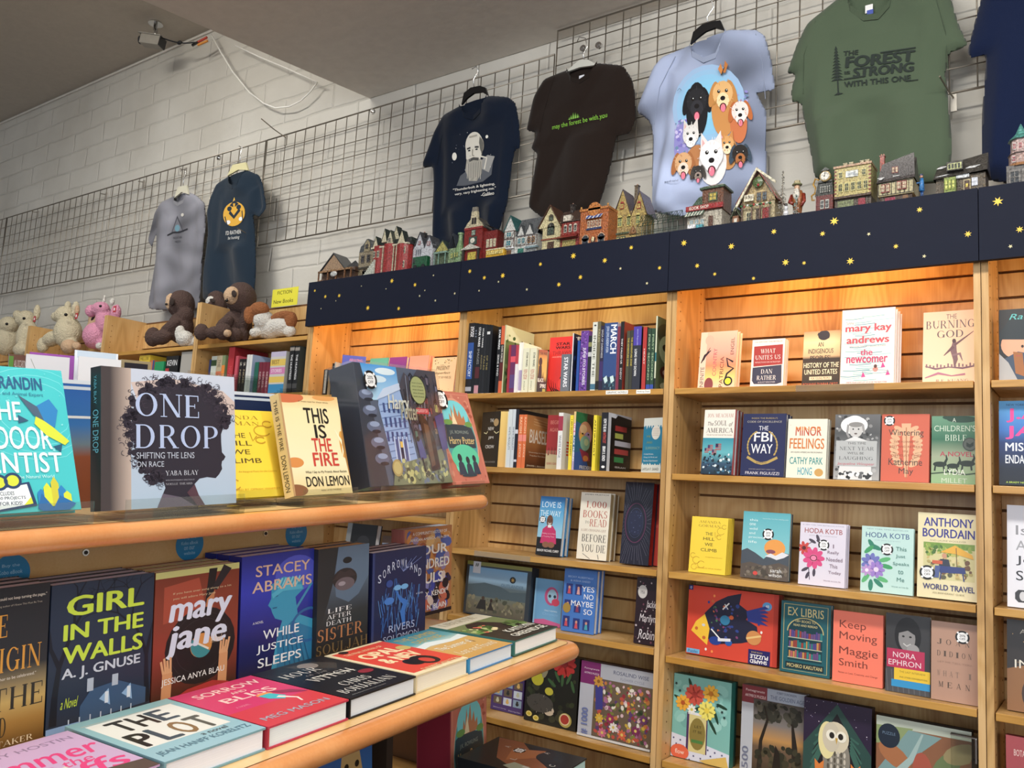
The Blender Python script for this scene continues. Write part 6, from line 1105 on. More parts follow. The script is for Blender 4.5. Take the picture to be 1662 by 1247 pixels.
def a_abr(c):
 c.G(0, 0, 1, 1, [(0, '1c2a90'), (0.3, '2434b8'), (0.7, '101c6a'), (1, '0c1240')]); c.E(.75, .2, .3, .16, '4450c8')
 c.L([(.98, .3), (.62, .62)], .03, '3a90b8'); c.P([(.4, .26), (.56, .21), (.8, .24), (.86, .34), (.74, .4), (.78, .55), (1, .62), (1, 1), (.42, 1), (.5, .7), (.56, .58), (.46, .55), (.42, .5), (.4, .46), (.36, .43), (.4, .38)], '2c98c0'); c.P([(.5, .7), (.7, .6), (1, .7), (1, 1), (.5, 1)], '1c78a8')
 for k in range(7): c.L([(.44+.05*k, .3), (.5+.05*k, .22)], .02, '80d0e0')
 for k in range(6): c.L([(.56+.06*k, .66+.02*k), (.62+.07*k, 1)], .015, '145a88')
 c.ring(.95, .66, .25, .14, .03, '2060a0'); c.E(.46, .36, .03, .01, '145a88'); c.L([(.42, .46), (.48, .46)], .012, '145a88'); c.P([(.4, .34), (.56, .28), (.82, .3), (.84, .34), (.56, .33), (.42, .38)], '48b0d0')
 c.T('STACEY', .18, .09, .94, .18, 'd8b8a0', .02); c.T('ABRAMS', .14, .22, .97, .31, 'd8b8a0', .02); c.T('A NOVEL', .16, .545, .3, .565, 'e8ecf4', .01)
 for s, a, b_, v in (('WHILE', .3, .8, .63), ('JUSTICE', .22, .86, .745), ('SLEEPS', .24, .84, .855)): c.T(s, a, v, b_, v+.075, 'f0f4fa', .015)
fbt(TL_, (386, 1121), (509.5, 1086), (397, 903), (516, 892), 0.034, '161c6a', a_abr, 'royal blue novel with a statue of justice', b=BB, n=3, inset=.008, pages='d4dcf0')
def a_life(c):
 c.G(0, 0, 1, 1, [(0, '4a5e78'), (.3, '54687e'), (.6, '30343a'), (1, '1c1c1e')]); c.P([(0, 0), (.38, 0), (.3, .3), (.2, .5), (.1, .65), (0, .7)], '2a2e34'); c.P([(.38, 0), (1, 0), (1, .3), (.8, .46), (.6, .52), (.35, .45), (.32, .3)], '5c748e'); c.E(.56, .13, .09, .03, '20242a'); c.E(.52, .3, .24, .1, '302c30'); c.P([(.28, .3), (.42, .22), (.52, .24), (.62, .22), (.74, .28), (.5, .29)], '3c3438'); c.E(.52, .345, .19, .06, '6a6068'); c.E(.46, .34, .07, .02, '9a94a0')
 for s, a, b_, v in (('LIFE', .2, .66, .55), ('AFTER', .18, .66, .605), ('DEATH', .18, .66, .66)): c.S(s, a, v, b_, v+.04, 'e8ecf0')
 c.S('SISTER', .02, .72, .9, .83, 'b87a4c'); c.S('SOULJAH', .0, .86, 1, .95, '7a6440')
fbt(TL_, (512, 1085), (596, 1056), (517, 892), (601.6, 883.6), 0.034, '24262a', a_life, 'grey-blue novel with a close-up of lips', b=BB-.012, n=2, pages='d8c090')
def a_sor(c):
 c.R(0, 0, 1, 1, '1a2450'); c.R(0, 0, .04, 1, '2c3c74');
 for i, ch in enumerate('SORROWLAND'):
  u = .1+.083*i; v = .27-.16*math.sin(PI*(i+.5)/10); c.T(ch, u, v, u+.055, v+.09, 'c8d0e8', .01)
 rd = random.Random(6)
 for k in range(60):
  u = rd.uniform(.15, .88); v = rd.uniform(.5, .95); c.L([(u, v), (u+rd.uniform(-.06, .06), v-rd.uniform(.08, .25))], .008, rd.choice(['3a7ad0', '2c60b0', '5a9ae0'])); c.n = 14+k % 10
 c.n = 26; c.L([(.42, .45), (.5, .55), (.6, .6), (.55, .7), (.58, .85)], [.02, .05, .1, .09, .05], '2a70c8'); c.E(.45, .42, .07, .03, '70b0e8'); c.E(.58, .42, .07, .03, '70b0e8'); c.E(.3, .55, .09, .04, '3a7ad0'); c.E(.3, .36, .06, .04, '2c4a98')
 for k in range(6): c.L([(.55, .25), (.4+.1*k, .1+.02*(k % 2))], .006, '7a8ac8')
 c.T('A NOVEL', .8, .52, .94, .54, 'c8d0e8'); c.T('RIVERS', .3, .82, .78, .9, 'a8b8e0'); c.T('SOLOMON', .2, .93, .86, .99, 'a8b8e0')
fbt(TL_, (602, 1053), (690, 1028), (606.8, 895.8), (697.5, 888.8), 0.03, '141c44', a_sor, 'navy novel with glowing blue plants', b=BB-.012, n=3, pages='dce4f4')
def a_souls(c):
 c.R(0, 0, 1, 1, 'b87a48'); speck(c, 90, 0, 0, 1, .55, ['d09048', 'a05a38', 'c8a070', '4a60b0', '9a8ab8', 'e0b878'], .05, .12, 2); speck(c, 90, 0, .5, 1, 1, ['3a4ab0', '241e28', 'e0d0c8', '8a90d8', '302c50', 'c86850'], .04, .1, 3)
 c.T('A COMMUNITY HISTORY OF', .15, .04, .88, .075, 'f0f0f0', .02); c.T('AFRICAN AMERICA, 1619-2019', .1, .11, .92, .145, 'f0f0f0', .02); c.T('FOUR', .2, .2, .9, .31, 'f4f4f4', .05); c.T('HUNDRED', .1, .36, .94, .47, 'f4f4f4', .05); c.T('SOULS', .1, .52, .8, .64, 'f4f4f4', .05); c.T('IBRAM X. KENDI', .1, .73, .86, .79, 'f4f4f4', .04); c.T('KEISHA N. BLAIN', .1, .88, .88, .94, 'f4f4f4', .04); c.R(0, .96, 1, 1, '181420')
fbt(TL_, (654, 1037), (731.5, 1013), (656, 861.5), (731.5, 853), 0.045, '8a3c34', a_souls, 'tall colourful history book behind the glowing-plants novel', b=1.40, pages='ccdcec', spine='a85a50', curve=True)
# ---- novels lying flat along the lower shelf
def flat(y0, y1, xf, xb, top, th, cov, art, label, ztop=None, **k):
 W = y1-y0; H = xf-xb
 R_ = TM.to_3x3(); M = M4(R_.col[1], -R_.col[2], -R_.col[0], TM @ Vector((xf, y0, top)))
 return make_book(M, W-0.001, H, th, cov, art, label, **k)
HT = -0.4195; TH = 0.0325
def a_summer(c):
 c.R(0, 0, 1, 1, 'c8a8cc'); c.T('SUNNY HOSTIN', .16, .1, .94, .17, '907898', .02); c.T('Summer', .06, .25, .98, .5, 'e0307c', .03, .3); c.T('on the', .4, .5, .82, .62, 'e0307c', .01, .3); c.T('Bluffs', .12, .6, .96, .84, 'e0307c', .03, .3)
 c.P([(0, .8), (.4, .76), (1, .84), (1, 1), (0, 1)], '5a4a44'); c.P([(.3, .72), (.6, .6), (.7, .78), (.4, .84)], 'b0a898'); c.L([(.3, .72), (.62, .6)], .03, 'd8d0c8'); c.R(.4, .8, .48, .88, '3a3430'); c.R(.58, .78, .66, .86, '3a3430')
flat(.50, .694, -.985, -1.20, HT, TH, 'c09cc4', a_summer, 'lilac novel with pink script lying at the lower left corner')
def a_plot(c):
 c.R(0, 0, 1, 1, '8ab8c0'); c.G(0, 0, 1, 1, [(0, '88b4b8'), (1, '98c0cc')]); c.R(.08, .12, .92, .74, 'e4e4dc'); c.L([(.06, .1), (.96, .12)], .01, 'c8b8a0')
 for s, a, b_, v0, v1 in (('THE', .2, .78, .16, .4), ('PLOT', .12, .88, .45, .72)):
  n = len(s); w_ = (b_-a)/n; cols = ['302c28', '40505a', '8a6a40', '5a5a50']
  for i, ch in enumerate(s): c.T(ch, a+w_*i, v0, a+w_*(i+.9), v1, cols[(i+n) % 4] if i else '2a2624', .06)
 c.T('a novel', .56, .76, .82, .81, '505858', .01); c.T('JEAN HANFF KORELITZ', .06, .84, .96, .92, '5a8090', .02)
flat(.700, .866, -.985, -1.22, HT, TH, '7aa4ae', a_plot, 'pale teal novel lying flat with dark torn-edge letters', pages='f0f0f6')
def a_bliss(c):
 c.R(0, 0, 1, .62, 'd02860'); c.R(0, .62, 1, 1, 'd03038'); c.T('SORROW', .14, .1, .92, .2, 'f0c8c0', .03); c.T('AND', .44, .24, .62, .29, 'f0c8c0', .02); c.T('BLISS', .22, .32, .84, .43, 'f0c8c0', .03); c.T('A NOVEL', .18, .53, .34, .56, 'f090a8')
 c.E(.62, .46, .09, .04, 'f09040'); c.P([(.54, .46), (.68, .46), (.74, .58), (.66, .64), (.56, .56)], '40b8c0'); c.L([(.66, .56), (.76, .68), (.72, .76)], [.06, .03, .02], 'f4e0d4'); c.P([(.7, .42), (.9, .5), (.98, .62), (.94, .62), (.76, .52)], '98284a'); c.T('MEG MASON', .1, .83, .9, .9, 'a8a8b4', .03)
flat(.868, 1.034, -.983, -1.22, HT, TH, 'c02848', a_bliss, 'pink and red novel lying flat with a small walking figure', pages='e4eef2', spine='b02838')
def a_witch(c):
 c.R(0, 0, 1, 1, '16181c'); c.P([(.4, .05), (.75, .08), (.9, .25), (.7, .4), (.5, .3)], '3c3834'); c.E(.6, .15, .12, .08, '8a8078'); c.P([(.3, .12), (.5, .16), (.8, .42), (.6, .36)], '26282c'); c.S('HOUR', .1, .2, .6, .31, 'c8c4bc'); c.S('OF THE', .3, .34, .6, .38, '8a8480'); c.S('WITCH', .2, .42, .8, .53, 'c8c4bc'); c.L([(.3, .42), (.8, .5)], .02, 'e0dcd0'); c.S('CHRIS', .3, .66, .7, .76, 'd0ccc4'); c.S('BOHJALIAN', .1, .8, .86, .9, 'd0ccc4'); c.L([(.1, .95), (.6, .95)], .005, 'a0a0a0'); c.E(.84, .6, .1, .05, '8a2030')
flat(1.036, 1.203, -.983, -1.222, HT, TH, '15161a', a_witch, 'black novel lying flat with pale serif capitals', pages='dce4ec')
def a_nev(c):
 c.R(0, 0, 1, 1, 'e8d8b0'); c.R(.06, .04, 1, .94, 'd83a20'); c.T('THE FINAL REVIVAL OF', .14, .12, .8, .17, 'e8c898', .02); c.T('OPAL', .18, .22, .84, .4, 'f0d8a8', .1); c.T('& NEV', .2, .44, .84, .62, 'f0d8a8', .1)
 c.E(.62, .74, .17, .14, '1c1614'); c.E(.44, .72, .12, .1, '1c1614'); c.E(.62, .76, .08, .08, 'c83420'); c.E(.9, .34, .1, .07, 'c8b060'); c.T('DAWNIE WALTON', .24, .9, .94, .96, 'e8c898', .02); c.E(.24, .06, .07, .04, '201818')
flat(1.206, 1.364, -.985, -1.215, HT, TH, 'e0d0a8', a_nev, 'red and cream novel lying flat with chunky cream letters', pages='ece8d8')
def a_shore(c):
 c.G(0, 0, 1, 1, [(0, '2a7890'), (.3, '58a0a8'), (.42, 'b8d0c8'), (.5, 'd0a860'), (1, 'c89a50')]); c.T('THE SUMMER', .1, .07, .9, .18, 'b8a050', .03); c.T('DEFENSE', .2, .22, .8, .32, 'b8a050', .03); c.P([(0, .4), (.3, .34), (.7, .42), (1, .36), (1, .48), (.6, .5), (.2, .46), (0, .5)], 'dce8e8'); c.T('The Summer of', .1, .55, .8, .66, 'e0e8e0', 0, .3); c.T('Lost and Found', .1, .76, .92, .88, 'e0d8c0', 0, .3); c.L([(.78, .6), (.78, .68)], .02, '5a3020')
flat(1.367, 1.522, -.985, -1.21, HT-.002, TH-.002, '3a80b8', a_shore, 'seaside novel lying flat with teal waves and sand', pages='dce8f4', spine='3a90c0')
def a_lib(c):
 c.R(0, 0, 1, .6, '6a7a50'); c.R(0, .6, 1, 1, '262824'); c.R(0, 0, 1, .22, 'c8c4b0'); c.S('LIBERTIE', .1, .04, .8, .14, '807860'); c.P([(.2, .35), (.34, .24), (.6, .25), (.72, .4), (.84, .6), (.5, .62), (.3, .52)], '1c1a20'); speck(c, 40, 0, .35, .5, .65, ['5a8a40', 'a8b878', 'd86850', '3a5a2c', 'e0d0a0'], .03, .07, 2); speck(c, 30, .6, .45, 1, .7, ['4a6a34', '30482a', '6a8a50'], .03, .07, 3); c.T('KAITLYN', .34, .68, .92, .78, 'e4e4d8', .03); c.T('GREENIDGE', .2, .83, .92, .93, 'e4e4d8', .03)
flat(1.528, 1.708, -.985, -1.215, HT+.001, TH-.001, '3c7068', a_lib, 'green novel lying flat at the far end of the lower shelf', pages='f0f4f6', spine='3c7068')
# ---- big books in clear stands on the upper shelf
def stand(y0, y1, b, lean, h, lab):
 W = y1-y0; M = TM @ M4(Vector((0, 1, 0)), Vector((-1, 0, 0)), Vector((0, 0, 1)), Vector((-b, y0, TU+0.0007)))
 t = thing('acrylic_stand', lab, 'book stand', M, 'clear book stands on the upper shelf')
 m = MB(); m.box(0, W, -0.022, 0.09, 0.0, 0.003, 'acrylic'); m.box(0, W, -0.012, 0.055, 0.0095, 0.0125, 'acrylic'); m.build('base', t, M)
 m = MB(); m.box(0, W, -0.024, -0.0215, 0.0, 0.030, 'acrylic'); m.build('front_lip', t, M)
 L = math.radians(lean); m = MB(); m.T = T3(0, 0.060, 0.0128) @ Matrix.Rotation(-L, 4, 'X'); m.box(0.02, W-0.02, 0, 0.0025, 0, h, 'acrylic'); m.build('back_rest', t, M)
ZU = TU+0.0142
def upper(y0px, y1px, tl, tr, t, cov, art, lab, b=1.245, lean='auto', yoff=None, **k):
 return fb(ZU, y0px, y1px, tl, tr, t, cov, art, lab, F=TF, b=b, lean=lean, **k)
def a_grand(c):
 c.R(0, 0, 1, 1, '3cc4c8'); [c.ring(.75, .3, .3+.08*k, .2+.05*k, .006, '70d8dc') for k in range(4)]; speck(c, 40, 0, 0, 1, .6, ['88e0e4', '58d0d4'], .004, .012, 3); c.T('TEMPLE GRANDIN', .1, .07, .82, .16, '1c5a88', .05); c.T('Author, Scientist, and Animal Expert', .2, .18, .82, .21, '2a7898')
 c.T('THE', .36, .25, .63, .38, 'e8fafa', .03); c.T('OUTDOOR', .1, .42, .84, .58, 'e8fafa', .03); c.T('SCIENTIST', .1, .6, .9, .74, 'e8fafa', .03); c.T('The Wonder of Observing the Natural World', .14, .755, .82, .785, 'c0f0f0', .01)
 c.P([(.7, .3), (.86, .22), (.92, .3), (.88, .42), (.82, .44)], '1880c0'); c.P([(.74, .34), (.86, .42), (.98, .52), (.94, .55), (.8, .48), (.72, .4)], 'd8e030'); c.P([(.62, .2), (.76, .28), (.8, .38), (.72, .34)], '486078'); c.P([(.6, .34), (.68, .38), (.6, .4)], '2a5a78'); c.P([(.84, .56), (.92, .54), (.9, .6)], '1c5a78')
 c.P([(.3, .84), (.62, .8), (.66, .96), (.36, .99)], '22406a'); c.P([(.33, .85), (.6, .815), (.63, .945), (.38, .975)], 'eef4f4'); c.T('INCLUDES', .37, .86, .5, .885, '303a58', .02); c.T('40 PROJECTS', .38, .893, .58, .918, '303a58', .02); c.T('FOR KIDS!', .39, .926, .55, .95, '303a58', .02); c.P([(.62, .9), (.63, .945), (.56, .955)], 'd8e030')
 c.E(.4, .8, .05, .04, 'd8e030'); c.E(.5, .79, .05, .04, 'd8e030'); c.ring(.4, .8, .055, .045, .02, '22406a'); c.ring(.5, .79, .055, .045, .02, '22406a')
 for u, h, col in ((.7, .12, '1880c0'), (.75, .16, 'd8e030'), (.81, .2, 'd0c830'), (.86, .14, '1880c0'), (.9, .1, 'd8e030')): c.P([(u-.03, .97), (u-.03, .97-h*.8), (u, .97-h), (u+.03, .97-h*.75), (u+.03, .97)], col)
 c.P([(.66, .98), (.7, .88), (.78, .98), (.84, .9), (.96, .96), (.9, 1), (.7, 1)], '1868a8')
upper((-95, 855), (133, 828), (-120, 600), (98, 604), 0.02, '2cacb0', a_grand, 'turquoise activity book with a flying bird at the left edge', pages='e8f0f0')
def a_drop(c):
 c.G(0, 0, 1, 1, [(0, 'ccd4e4'), (1, 'b4cae0')]); c.R(0, 0, .07, 1, '4a4244'); c.R(.07, 0, .22, 1, '5a4a44', 'a89080') if False else c._a([(0.06, 0), (0.06, 1), (.2, 1), (.2, 0)], [(0, 1, 2, 3)], None, ['4a4244', '4a4244', 'c8b4a8', 'c8b4a8']); c.P([(.2, .1), (.5, .05), (.9, .12), (1, .2), (1, .3), (.85, .35), (.3, .4)], 'd4c0b8')
 D = '2e2a38'; c.P([(.2, .34), (.24, .22), (.34, .13), (.5, .09), (.68, .1), (.82, .16), (.9, .26), (.91, .38), (.88, .46), (.88, .52), (.885, .6), (.915, .635), (.9, .66), (.885, .67), (.88, .7), (.885, .73), (.86, .77), (.83, .8), (.76, .79), (.7, .8), (.66, .84), (.68, .92), (.74, 1), (.38, 1), (.44, .86), (.42, .78), (.34, .76), (.27, .66), (.22, .5)], D)
 rd = random.Random(11); hull = [(.2, .5), (.2, .42), (.2, .34), (.24, .22), (.3, .17), (.34, .13), (.42, .1), (.5, .09), (.6, .09), (.68, .1), (.76, .13), (.82, .16), (.87, .21), (.9, .26), (.91, .32), (.91, .38), (.27, .66), (.22, .58), (.34, .76), (.3, .7), (.38, .78)]
 for k in range(130):
  q = hull[rd.randrange(len(hull))]; c.E(q[0]+rd.uniform(-.035, .035), q[1]+rd.uniform(-.035, .035), rd.uniform(.014, .034), rd.uniform(.014, .03), '2e2a38', 9); c.n -= 1
 c.n += 1
 for k in range(420):
  q = hull[rd.randrange(len(hull))]; s = rd.uniform(.2, 1.0); an = rd.uniform(0, 6.28); u = q[0]+.085*s*math.cos(an); v = q[1]+.08*s*math.sin(an)
  if u > .9 and v > .4: continue
  r = rd.uniform(.008, .022); a_ = rd.uniform(0, 6); c.ring(u, v, r, r*.9, .0035, rd.choice(['2e2a38', '3a3342', '443b4a']), 6, a_, a_+rd.uniform(2.5, 5.5)); c.n = 6+k % 12
 c.n = 20; c.P([(.66, .84), (.6, .9), (.68, 1), (.74, 1), (.69, .92)], '5a3c48'); c.P([(.38, 1), (.42, .9), (.55, .93), (.66, 1)], '6a6070')
 c.S('ONE', .23, .17, .7, .34, 'b8c8ec'); c.S('DROP', .23, .4, .85, .57, 'b8c8ec'); c.T('SHIFTING THE LENS', .235, .6, .66, .645, 'c0c8d8', -.005); c.T('ON RACE', .235, .665, .43, .705, 'c0c8d8', -.005); c.S('YABA BLAY', .44, .735, .69, .77, 'd0d4e0'); c.T('WITH PHOTOGRAPHY DIRECTION BY', .44, .8, .66, .81, 'a8a8b4'); c.S('NOELLE THEARD', .44, .825, .64, .84, 'b8b8c0')
def dropspine(c): pass
od = upper((163, 842.8), (383.6, 830.8), (164, 600.6), (380, 612), 0.028, '14181c', a_drop, 'large square book with a curly-haired silhouette', pages='dcdce4', b=1.235)
def add_spine(o, txts, col, W_=0.028, H_=.235):
 ch = [c for c in o.children if c.name.startswith('cover')][0]; zz = max(v.co.z for v in ch.data.vertices); tt_ = max(v.co.y for v in ch.data.vertices)
 m = MB(); c = Cv(m, tt_, zz, lambda u, v, e: (-e-0.0004, (1-u)*tt_, (1-v)*zz))
 for (s, v0, v1, u0, u1) in txts: c.T(s, u0, v0, u1, v1, col, 0.01, 0, 90)
 m.build('spine_title', ch, o.matrix_world)
add_spine(od, [('YABA BLAY', .06, .26, .35, .6), ('ONE DROP', .3, .6, .25, .8)], '5aa0b0')
def a_hillb(c): a_hill(c)
upper((330, 826), (470, 818), (300, 668), (444.6, 671), 0.014, 'e8c828', a_hill, 'yellow gift book leaning on the upper shelf behind the curly silhouette', b=1.30, pages='f4ecc8')
def a_fire(c):
 c.G(0, 0, 1, 1, [(0, 'e0b878'), (.15, 'ecdca8'), (.7, 'f0e6bc'), (1, 'e4cc8c')]); c.E(.1, .03, .3, .06, 'c8683a'); c.E(.75, .02, .2, .03, 'd89850'); c.E(.1, .68, .14, .05, 'd88a40'); c.E(.04, .95, .2, .06, '8a5a38'); c.E(.96, .5, .05, .14, 'd89838'); c.L([(.86, .35), (.97, .5), (.93, .62)], [.01, .05, .01], 'f4ecc8'); c.P([(1, .2), (.95, .5), (1, .9)], 'a87838'); c.P([(0, 0), (.03, 0), (.03, 1), (0, 1)], 'b89060')
 c.T('A must-read for these times.', .3, .06, .82, .075, '5a4a30');
 for s, a, b_, v0, v1, col in (('THIS', .36, .78, .13, .29, '1e1a18'), ('IS', .5, .7, .3, .44, '1e1a18'), ('THE', .42, .76, .44, .575, 'c83828'), ('FIRE', .4, .84, .585, .72, 'c83828')): c.T(s, a, v0, b_, v1, col, .04)
 c.T('What I Say to My Friends About Racism', .24, .765, .95, .795, '302820', .01); c.T('DON LEMON', .23, .82, .97, .92, '201c1a', .03); c.T('Author of ON THE EDGE', .45, .95, .8, .965, '5a4a30')
fo = upper((477, 812), (573, 802.7), (447, 646.7), (551.3, 648.6), 0.026, 'e0c488', a_fire, 'cream and flame-edged book with black and red capitals', b=1.25, pages='e8e0c8')
add_spine(fo, [('THIS IS THE FIRE', .06, .55, .3, .7), ('DON LEMON', .6, .95, .25, .75)], '2a201c')
def a_alley(c):
 c.R(0, 0, 1, 1, '5a6478'); c.G(.06, 0, .5, .3, [(0, '3c98e0'), (1, 'b8e0f4')]); c.E(.26, .12, .1, .03, 'd8ecf8'); c.E(.36, .05, .12, .03, 'e0f0f8')
 c.P([(0, 0), (.08, 0), (.12, .2), (.16, .5), (.22, 1), (0, 1)], '3c424e'); rd = random.Random(2)
 for k in range(5): c.E(.1+.02*k, .26+.13*k, .08, .045, '66708a'); c.E(.11+.02*k, .24+.13*k, .055, .022, '98a8c8'); c.E(.12+.02*k, .3+.13*k, .05, .015, '2c303c')
 c.P([(.22, .34), (.24, .26), (.4, .2), (.5, .18), (.56, .5), (.6, .8), (.3, .84)], '9cb8e4')
 for k in range(9): c.L([(.23+.006*k, .34+.055*k), (.52+.007*k, .3+.055*k)], .008, '6884b8')
 for k in range(5):
  for j in range(3): c.R(.27+.055*k, .32+.12*j, .295+.055*k, .4+.12*j, '3c5088')
 c.P([(.2, .3), (.3, .2), (.5, .14), (.52, .19), (.3, .27)], 'c8d8f0'); c.R(.36, .62, .5, .8, '4c5c94'); c.R(.4, .64, .46, .8, '20284a'); c.R(.41, .64, .45, .69, 'f0c860')
 for k in range(4): c.R(.34+.05*k, .6, .355+.05*k, .81, 'c8d8f4')
 c.P([(.5, .16), (.58, .04), (.66, .1), (.76, 0), (1, 0), (1, .66), (.62, .72)], '4c4a54')
 for k in range(26): u = rd.uniform(.54, .96); v = rd.uniform(.06, .6); w_ = rd.uniform(.02, .05); c.R(u, v, u+w_, v+rd.uniform(.03, .07), rd.choice(['343844', '706878', '5a8074', '98806a', '7880a0', 'a8b070', '8a4a50'])); c.L([(u-.01, v), (u+w_/2, v-.03), (u+w_+.01, v)], .01, '2c2c34')
 for k in range(14): u = rd.uniform(.5, .96); c.L([(u, rd.uniform(0, .3)), (u+rd.uniform(-.04, .04), rd.uniform(.3, .66))], .006, rd.choice(['2a2a30', '90a0b8', '6a6070']))
 c.E(.72, .19, .105, .13, '3a4030'); c.E(.72, .19, .095, .12, 'a8b078'); [c.T('winner of awards', .65, .12+.03*k, .79, .134+.03*k, '404830') for k in range(5)]; c.R(.66, .35, .82, .4, 'c03848'); c.T('QUIDDITCH', .68, .36, .8, .39, 'f4d8d8')
 c.T('Harry', .32, .25, .58, .41, 'dcdccc', .03, .2); c.T('Potter', .46, .31, .68, .46, 'b0b098', .03, .2)
 c.P([(.3, .84), (.62, .78), (.92, .7), (1, 1), (.25, 1)], '7c8468'); speck(c, 120, .3, .78, .98, 1, ['98a078', '5a604c', 'c8c888', '4c5040', '6a7890'], .012, .03, 5)
 c.P([(.68, .46), (.76, .44), (.84, .62), (.86, .88), (.74, .9), (.7, .62)], '3a2c28'); c.P([(.72, .48), (.78, .5), (.8, .84), (.75, .86)], '6a5040'); c.E(.71, .44, .035, .035, '40342c'); c.P([(.6, .64), (.66, .62), (.7, .78), (.62, .8)], '48508c'); c.E(.62, .62, .022, .022, '1c1818'); c.L([(.64, .78), (.66, .9)], .02, '201c20'); c.E(.32, .86, .06, .07, 'b09c60'); c.E(.32, .86, .045, .052, 'c8b878')
 c.P([(.88, .42), (1, .38), (1, .7), (.92, .72)], '3c4488'); c.sticker(.15, .14, .075)
al = upper((600, 803), (733, 792), (555.4, 598), (719, 617), 0.075, '34363e', a_alley, 'big illustrated volume showing a wizarding alley, in shrink wrap', b=1.25, pages='c8c4b8')
m = MB(); ch = [c for c in al.children if c.name.startswith('cover')][0]
cx_ = max(v.co.x for v in ch.data.vertices); cz_ = max(v.co.z for v in ch.data.vertices); m.box(-.004, cx_+.004, -.007, .079, 0.0002, cz_+.004, 'shrink_wrap'); m.build('shrink_wrap', al, al.matrix_world)
def a_oval(c):
 c.R(0, 0, 1, 1, 'c4705c'); c.L([(.04, .03), (.96, .03), (.96, .97), (.04, .97)], .012, 'd8907a', True); speck(c, 60, .03, .03, .97, .97, ['d08a70', 'b45c4c', 'dca088', 'a85040'], .02, .05, 2)
 c.E(.5, .5, .44, .43, 'd89a80'); c.E(.5, .5, .415, .405, '48a0a0'); c.E(.5, .26, .34, .16, '70d0d8'); c.E(.5, .82, .3, .1, '70e0b8'); c.P([(.12, .38), (.3, .34), (.6, .36), (.86, .4), (.9, .5), (.86, .62), (.14, .62), (.1, .5)], '28404c'); c.P([(.3, .36), (.34, .24), (.38, .3), (.42, .16), (.46, .28), (.52, .13), (.56, .28), (.62, .2), (.66, .3), (.72, .26), (.74, .37)], 'b87850'); c.P([(.36, .36), (.44, .22), (.5, .36)], 'e8d8b0'); c.E(.26, .34, .12, .03, '6a9a50'); c.E(.8, .36, .1, .03, '6a9a50')
 c.T('J.K. ROWLING', .24, .43, .74, .475, '98a8a0'); c.T('Harry Potter', .18, .5, .86, .6, 'd8c080', .02, .1); c.T('AND THE', .44, .61, .58, .625, '48685a')
 c.E(.5, .72, .36, .14, '50c8a0')
 for u, v, s in ((.34, .8, 1.1), (.54, .82, 1), (.72, .8, .95)): c.E(u, v-.07*s, .05*s, .04*s, '20303c'); c.P([(u-.09*s, .9), (u-.06*s, v-.02), (u, v-.05), (u+.06*s, v-.02), (u+.1*s, .9)], '2c3c50')
 c.E(.5, .91, .2, .015, '28404c')
ov_ = upper((735, 791.8), (795, 789), (690.4, 641.8), (765.4, 644.5), 0.035, 'b04a3c', a_oval, 'salmon fantasy hardcover with a castle in an oval, at the shelf end', b=1.25, pages='c8a8a0')
ch = [c for c in ov_.children if c.name.startswith('cover')][0]; cc = MB(); c = Cv(cc, max(v.co.x for v in ch.data.vertices), max(v.co.z for v in ch.data.vertices)); c.n = 90; c.sticker(.2, .1, .17); cc.build('discount_sticker', ch, ov_.matrix_world)
for y0, y1, b, lab in ((.50, .73, 1.245, 'clear stand under the turquoise activity book'), (.775, 1.0, 1.235, 'clear stand under the curly silhouette book'), (1.04, 1.13, 1.30, 'clear stand under the leaning yellow book'), (1.152, 1.30, 1.25, 'clear stand under the flame-edged book'), (1.37, 1.635, 1.25, 'clear stand under the wizarding alley volume'), (1.66, 1.755, 1.25, 'clear stand under the castle oval book')):
 stand(y0, y1, b, 14, 0.0, lab) if False else None
 W = y1-y0; M = TM @ M4(Vector((0, 1, 0)), Vector((-1, 0, 0)), Vector((0, 0, 1)), Vector((-b, y0, TU+0.0007)))
 t = thing('acrylic_stand', lab, 'book stand', M, 'clear book stands on the upper shelf')
 m = MB(); m.box(0, W, -0.020, 0.10, 0.0, 0.003, 'acrylic'); m.box(0, W, -0.014, 0.06, 0.0095, 0.0125, 'acrylic'); m.box(0.004, 0.007, -0.014, 0.06, 0.003, 0.0095, 'acrylic'); m.box(W-.007, W-.004, -0.014, 0.06, 0.003, 0.0095, 'acrylic'); m.build('base', t, M)
 m = MB(); m.box(0, W, -0.023, -0.0205, 0.0, 0.034, 'acrylic'); m.build('front_lip', t, M)
# ---- long photo board, clear sleeves and cards behind them
def tbox(y0, y1, b0, b1, z0, z1, mat, col, name, lab, cat, art=None, lean=0, kind=None, group=None):
 W = y1-y0; M = TM @ M4(Vector((0, 1, 0)), Vector((-1, 0, 0)), Vector((0, 0, 1)), Vector((-b0, y0, z0))) @ Matrix.Rotation(-math.radians(lean), 4, 'X')
 m = MB(); m.box(0, W, 0, b1-b0, 0, z1-z0, mat, col)
 if art: art(Cv(m, W, z1-z0))
 return tag(m.build(name, M=M), lab, cat, group)
def a_desert(c):
 c.G(0, 0, 1, 1, [(0, '1858a8'), (.35, '2a70b8'), (.5, '6a8090'), (.6, '8a4a30'), (1, '7a4028')]); c.R(.5, 0, 1, 1, '142850', '101c34'); c.P([(0, .6), (.06, .5), (.1, .3), (.14, .24), (.19, .5), (.22, .6)], '7a3820'); c.L([(.12, .28), (.15, .05)], .02, 'a83a20'); c.R(0, 0, 1, .03, 'd8e0ea'); c.R(0, .05, 1, .075, 'c8d4e0'); c.R(0, .28, .5, .3, 'e0e4e8')
tbox(.70, 1.332, 1.50, 1.515, TU+.001, .099, 'print', '1c3c70', 'photo_board', 'long blue desert photo board standing behind the curly silhouette book', 'photo board', a_desert)
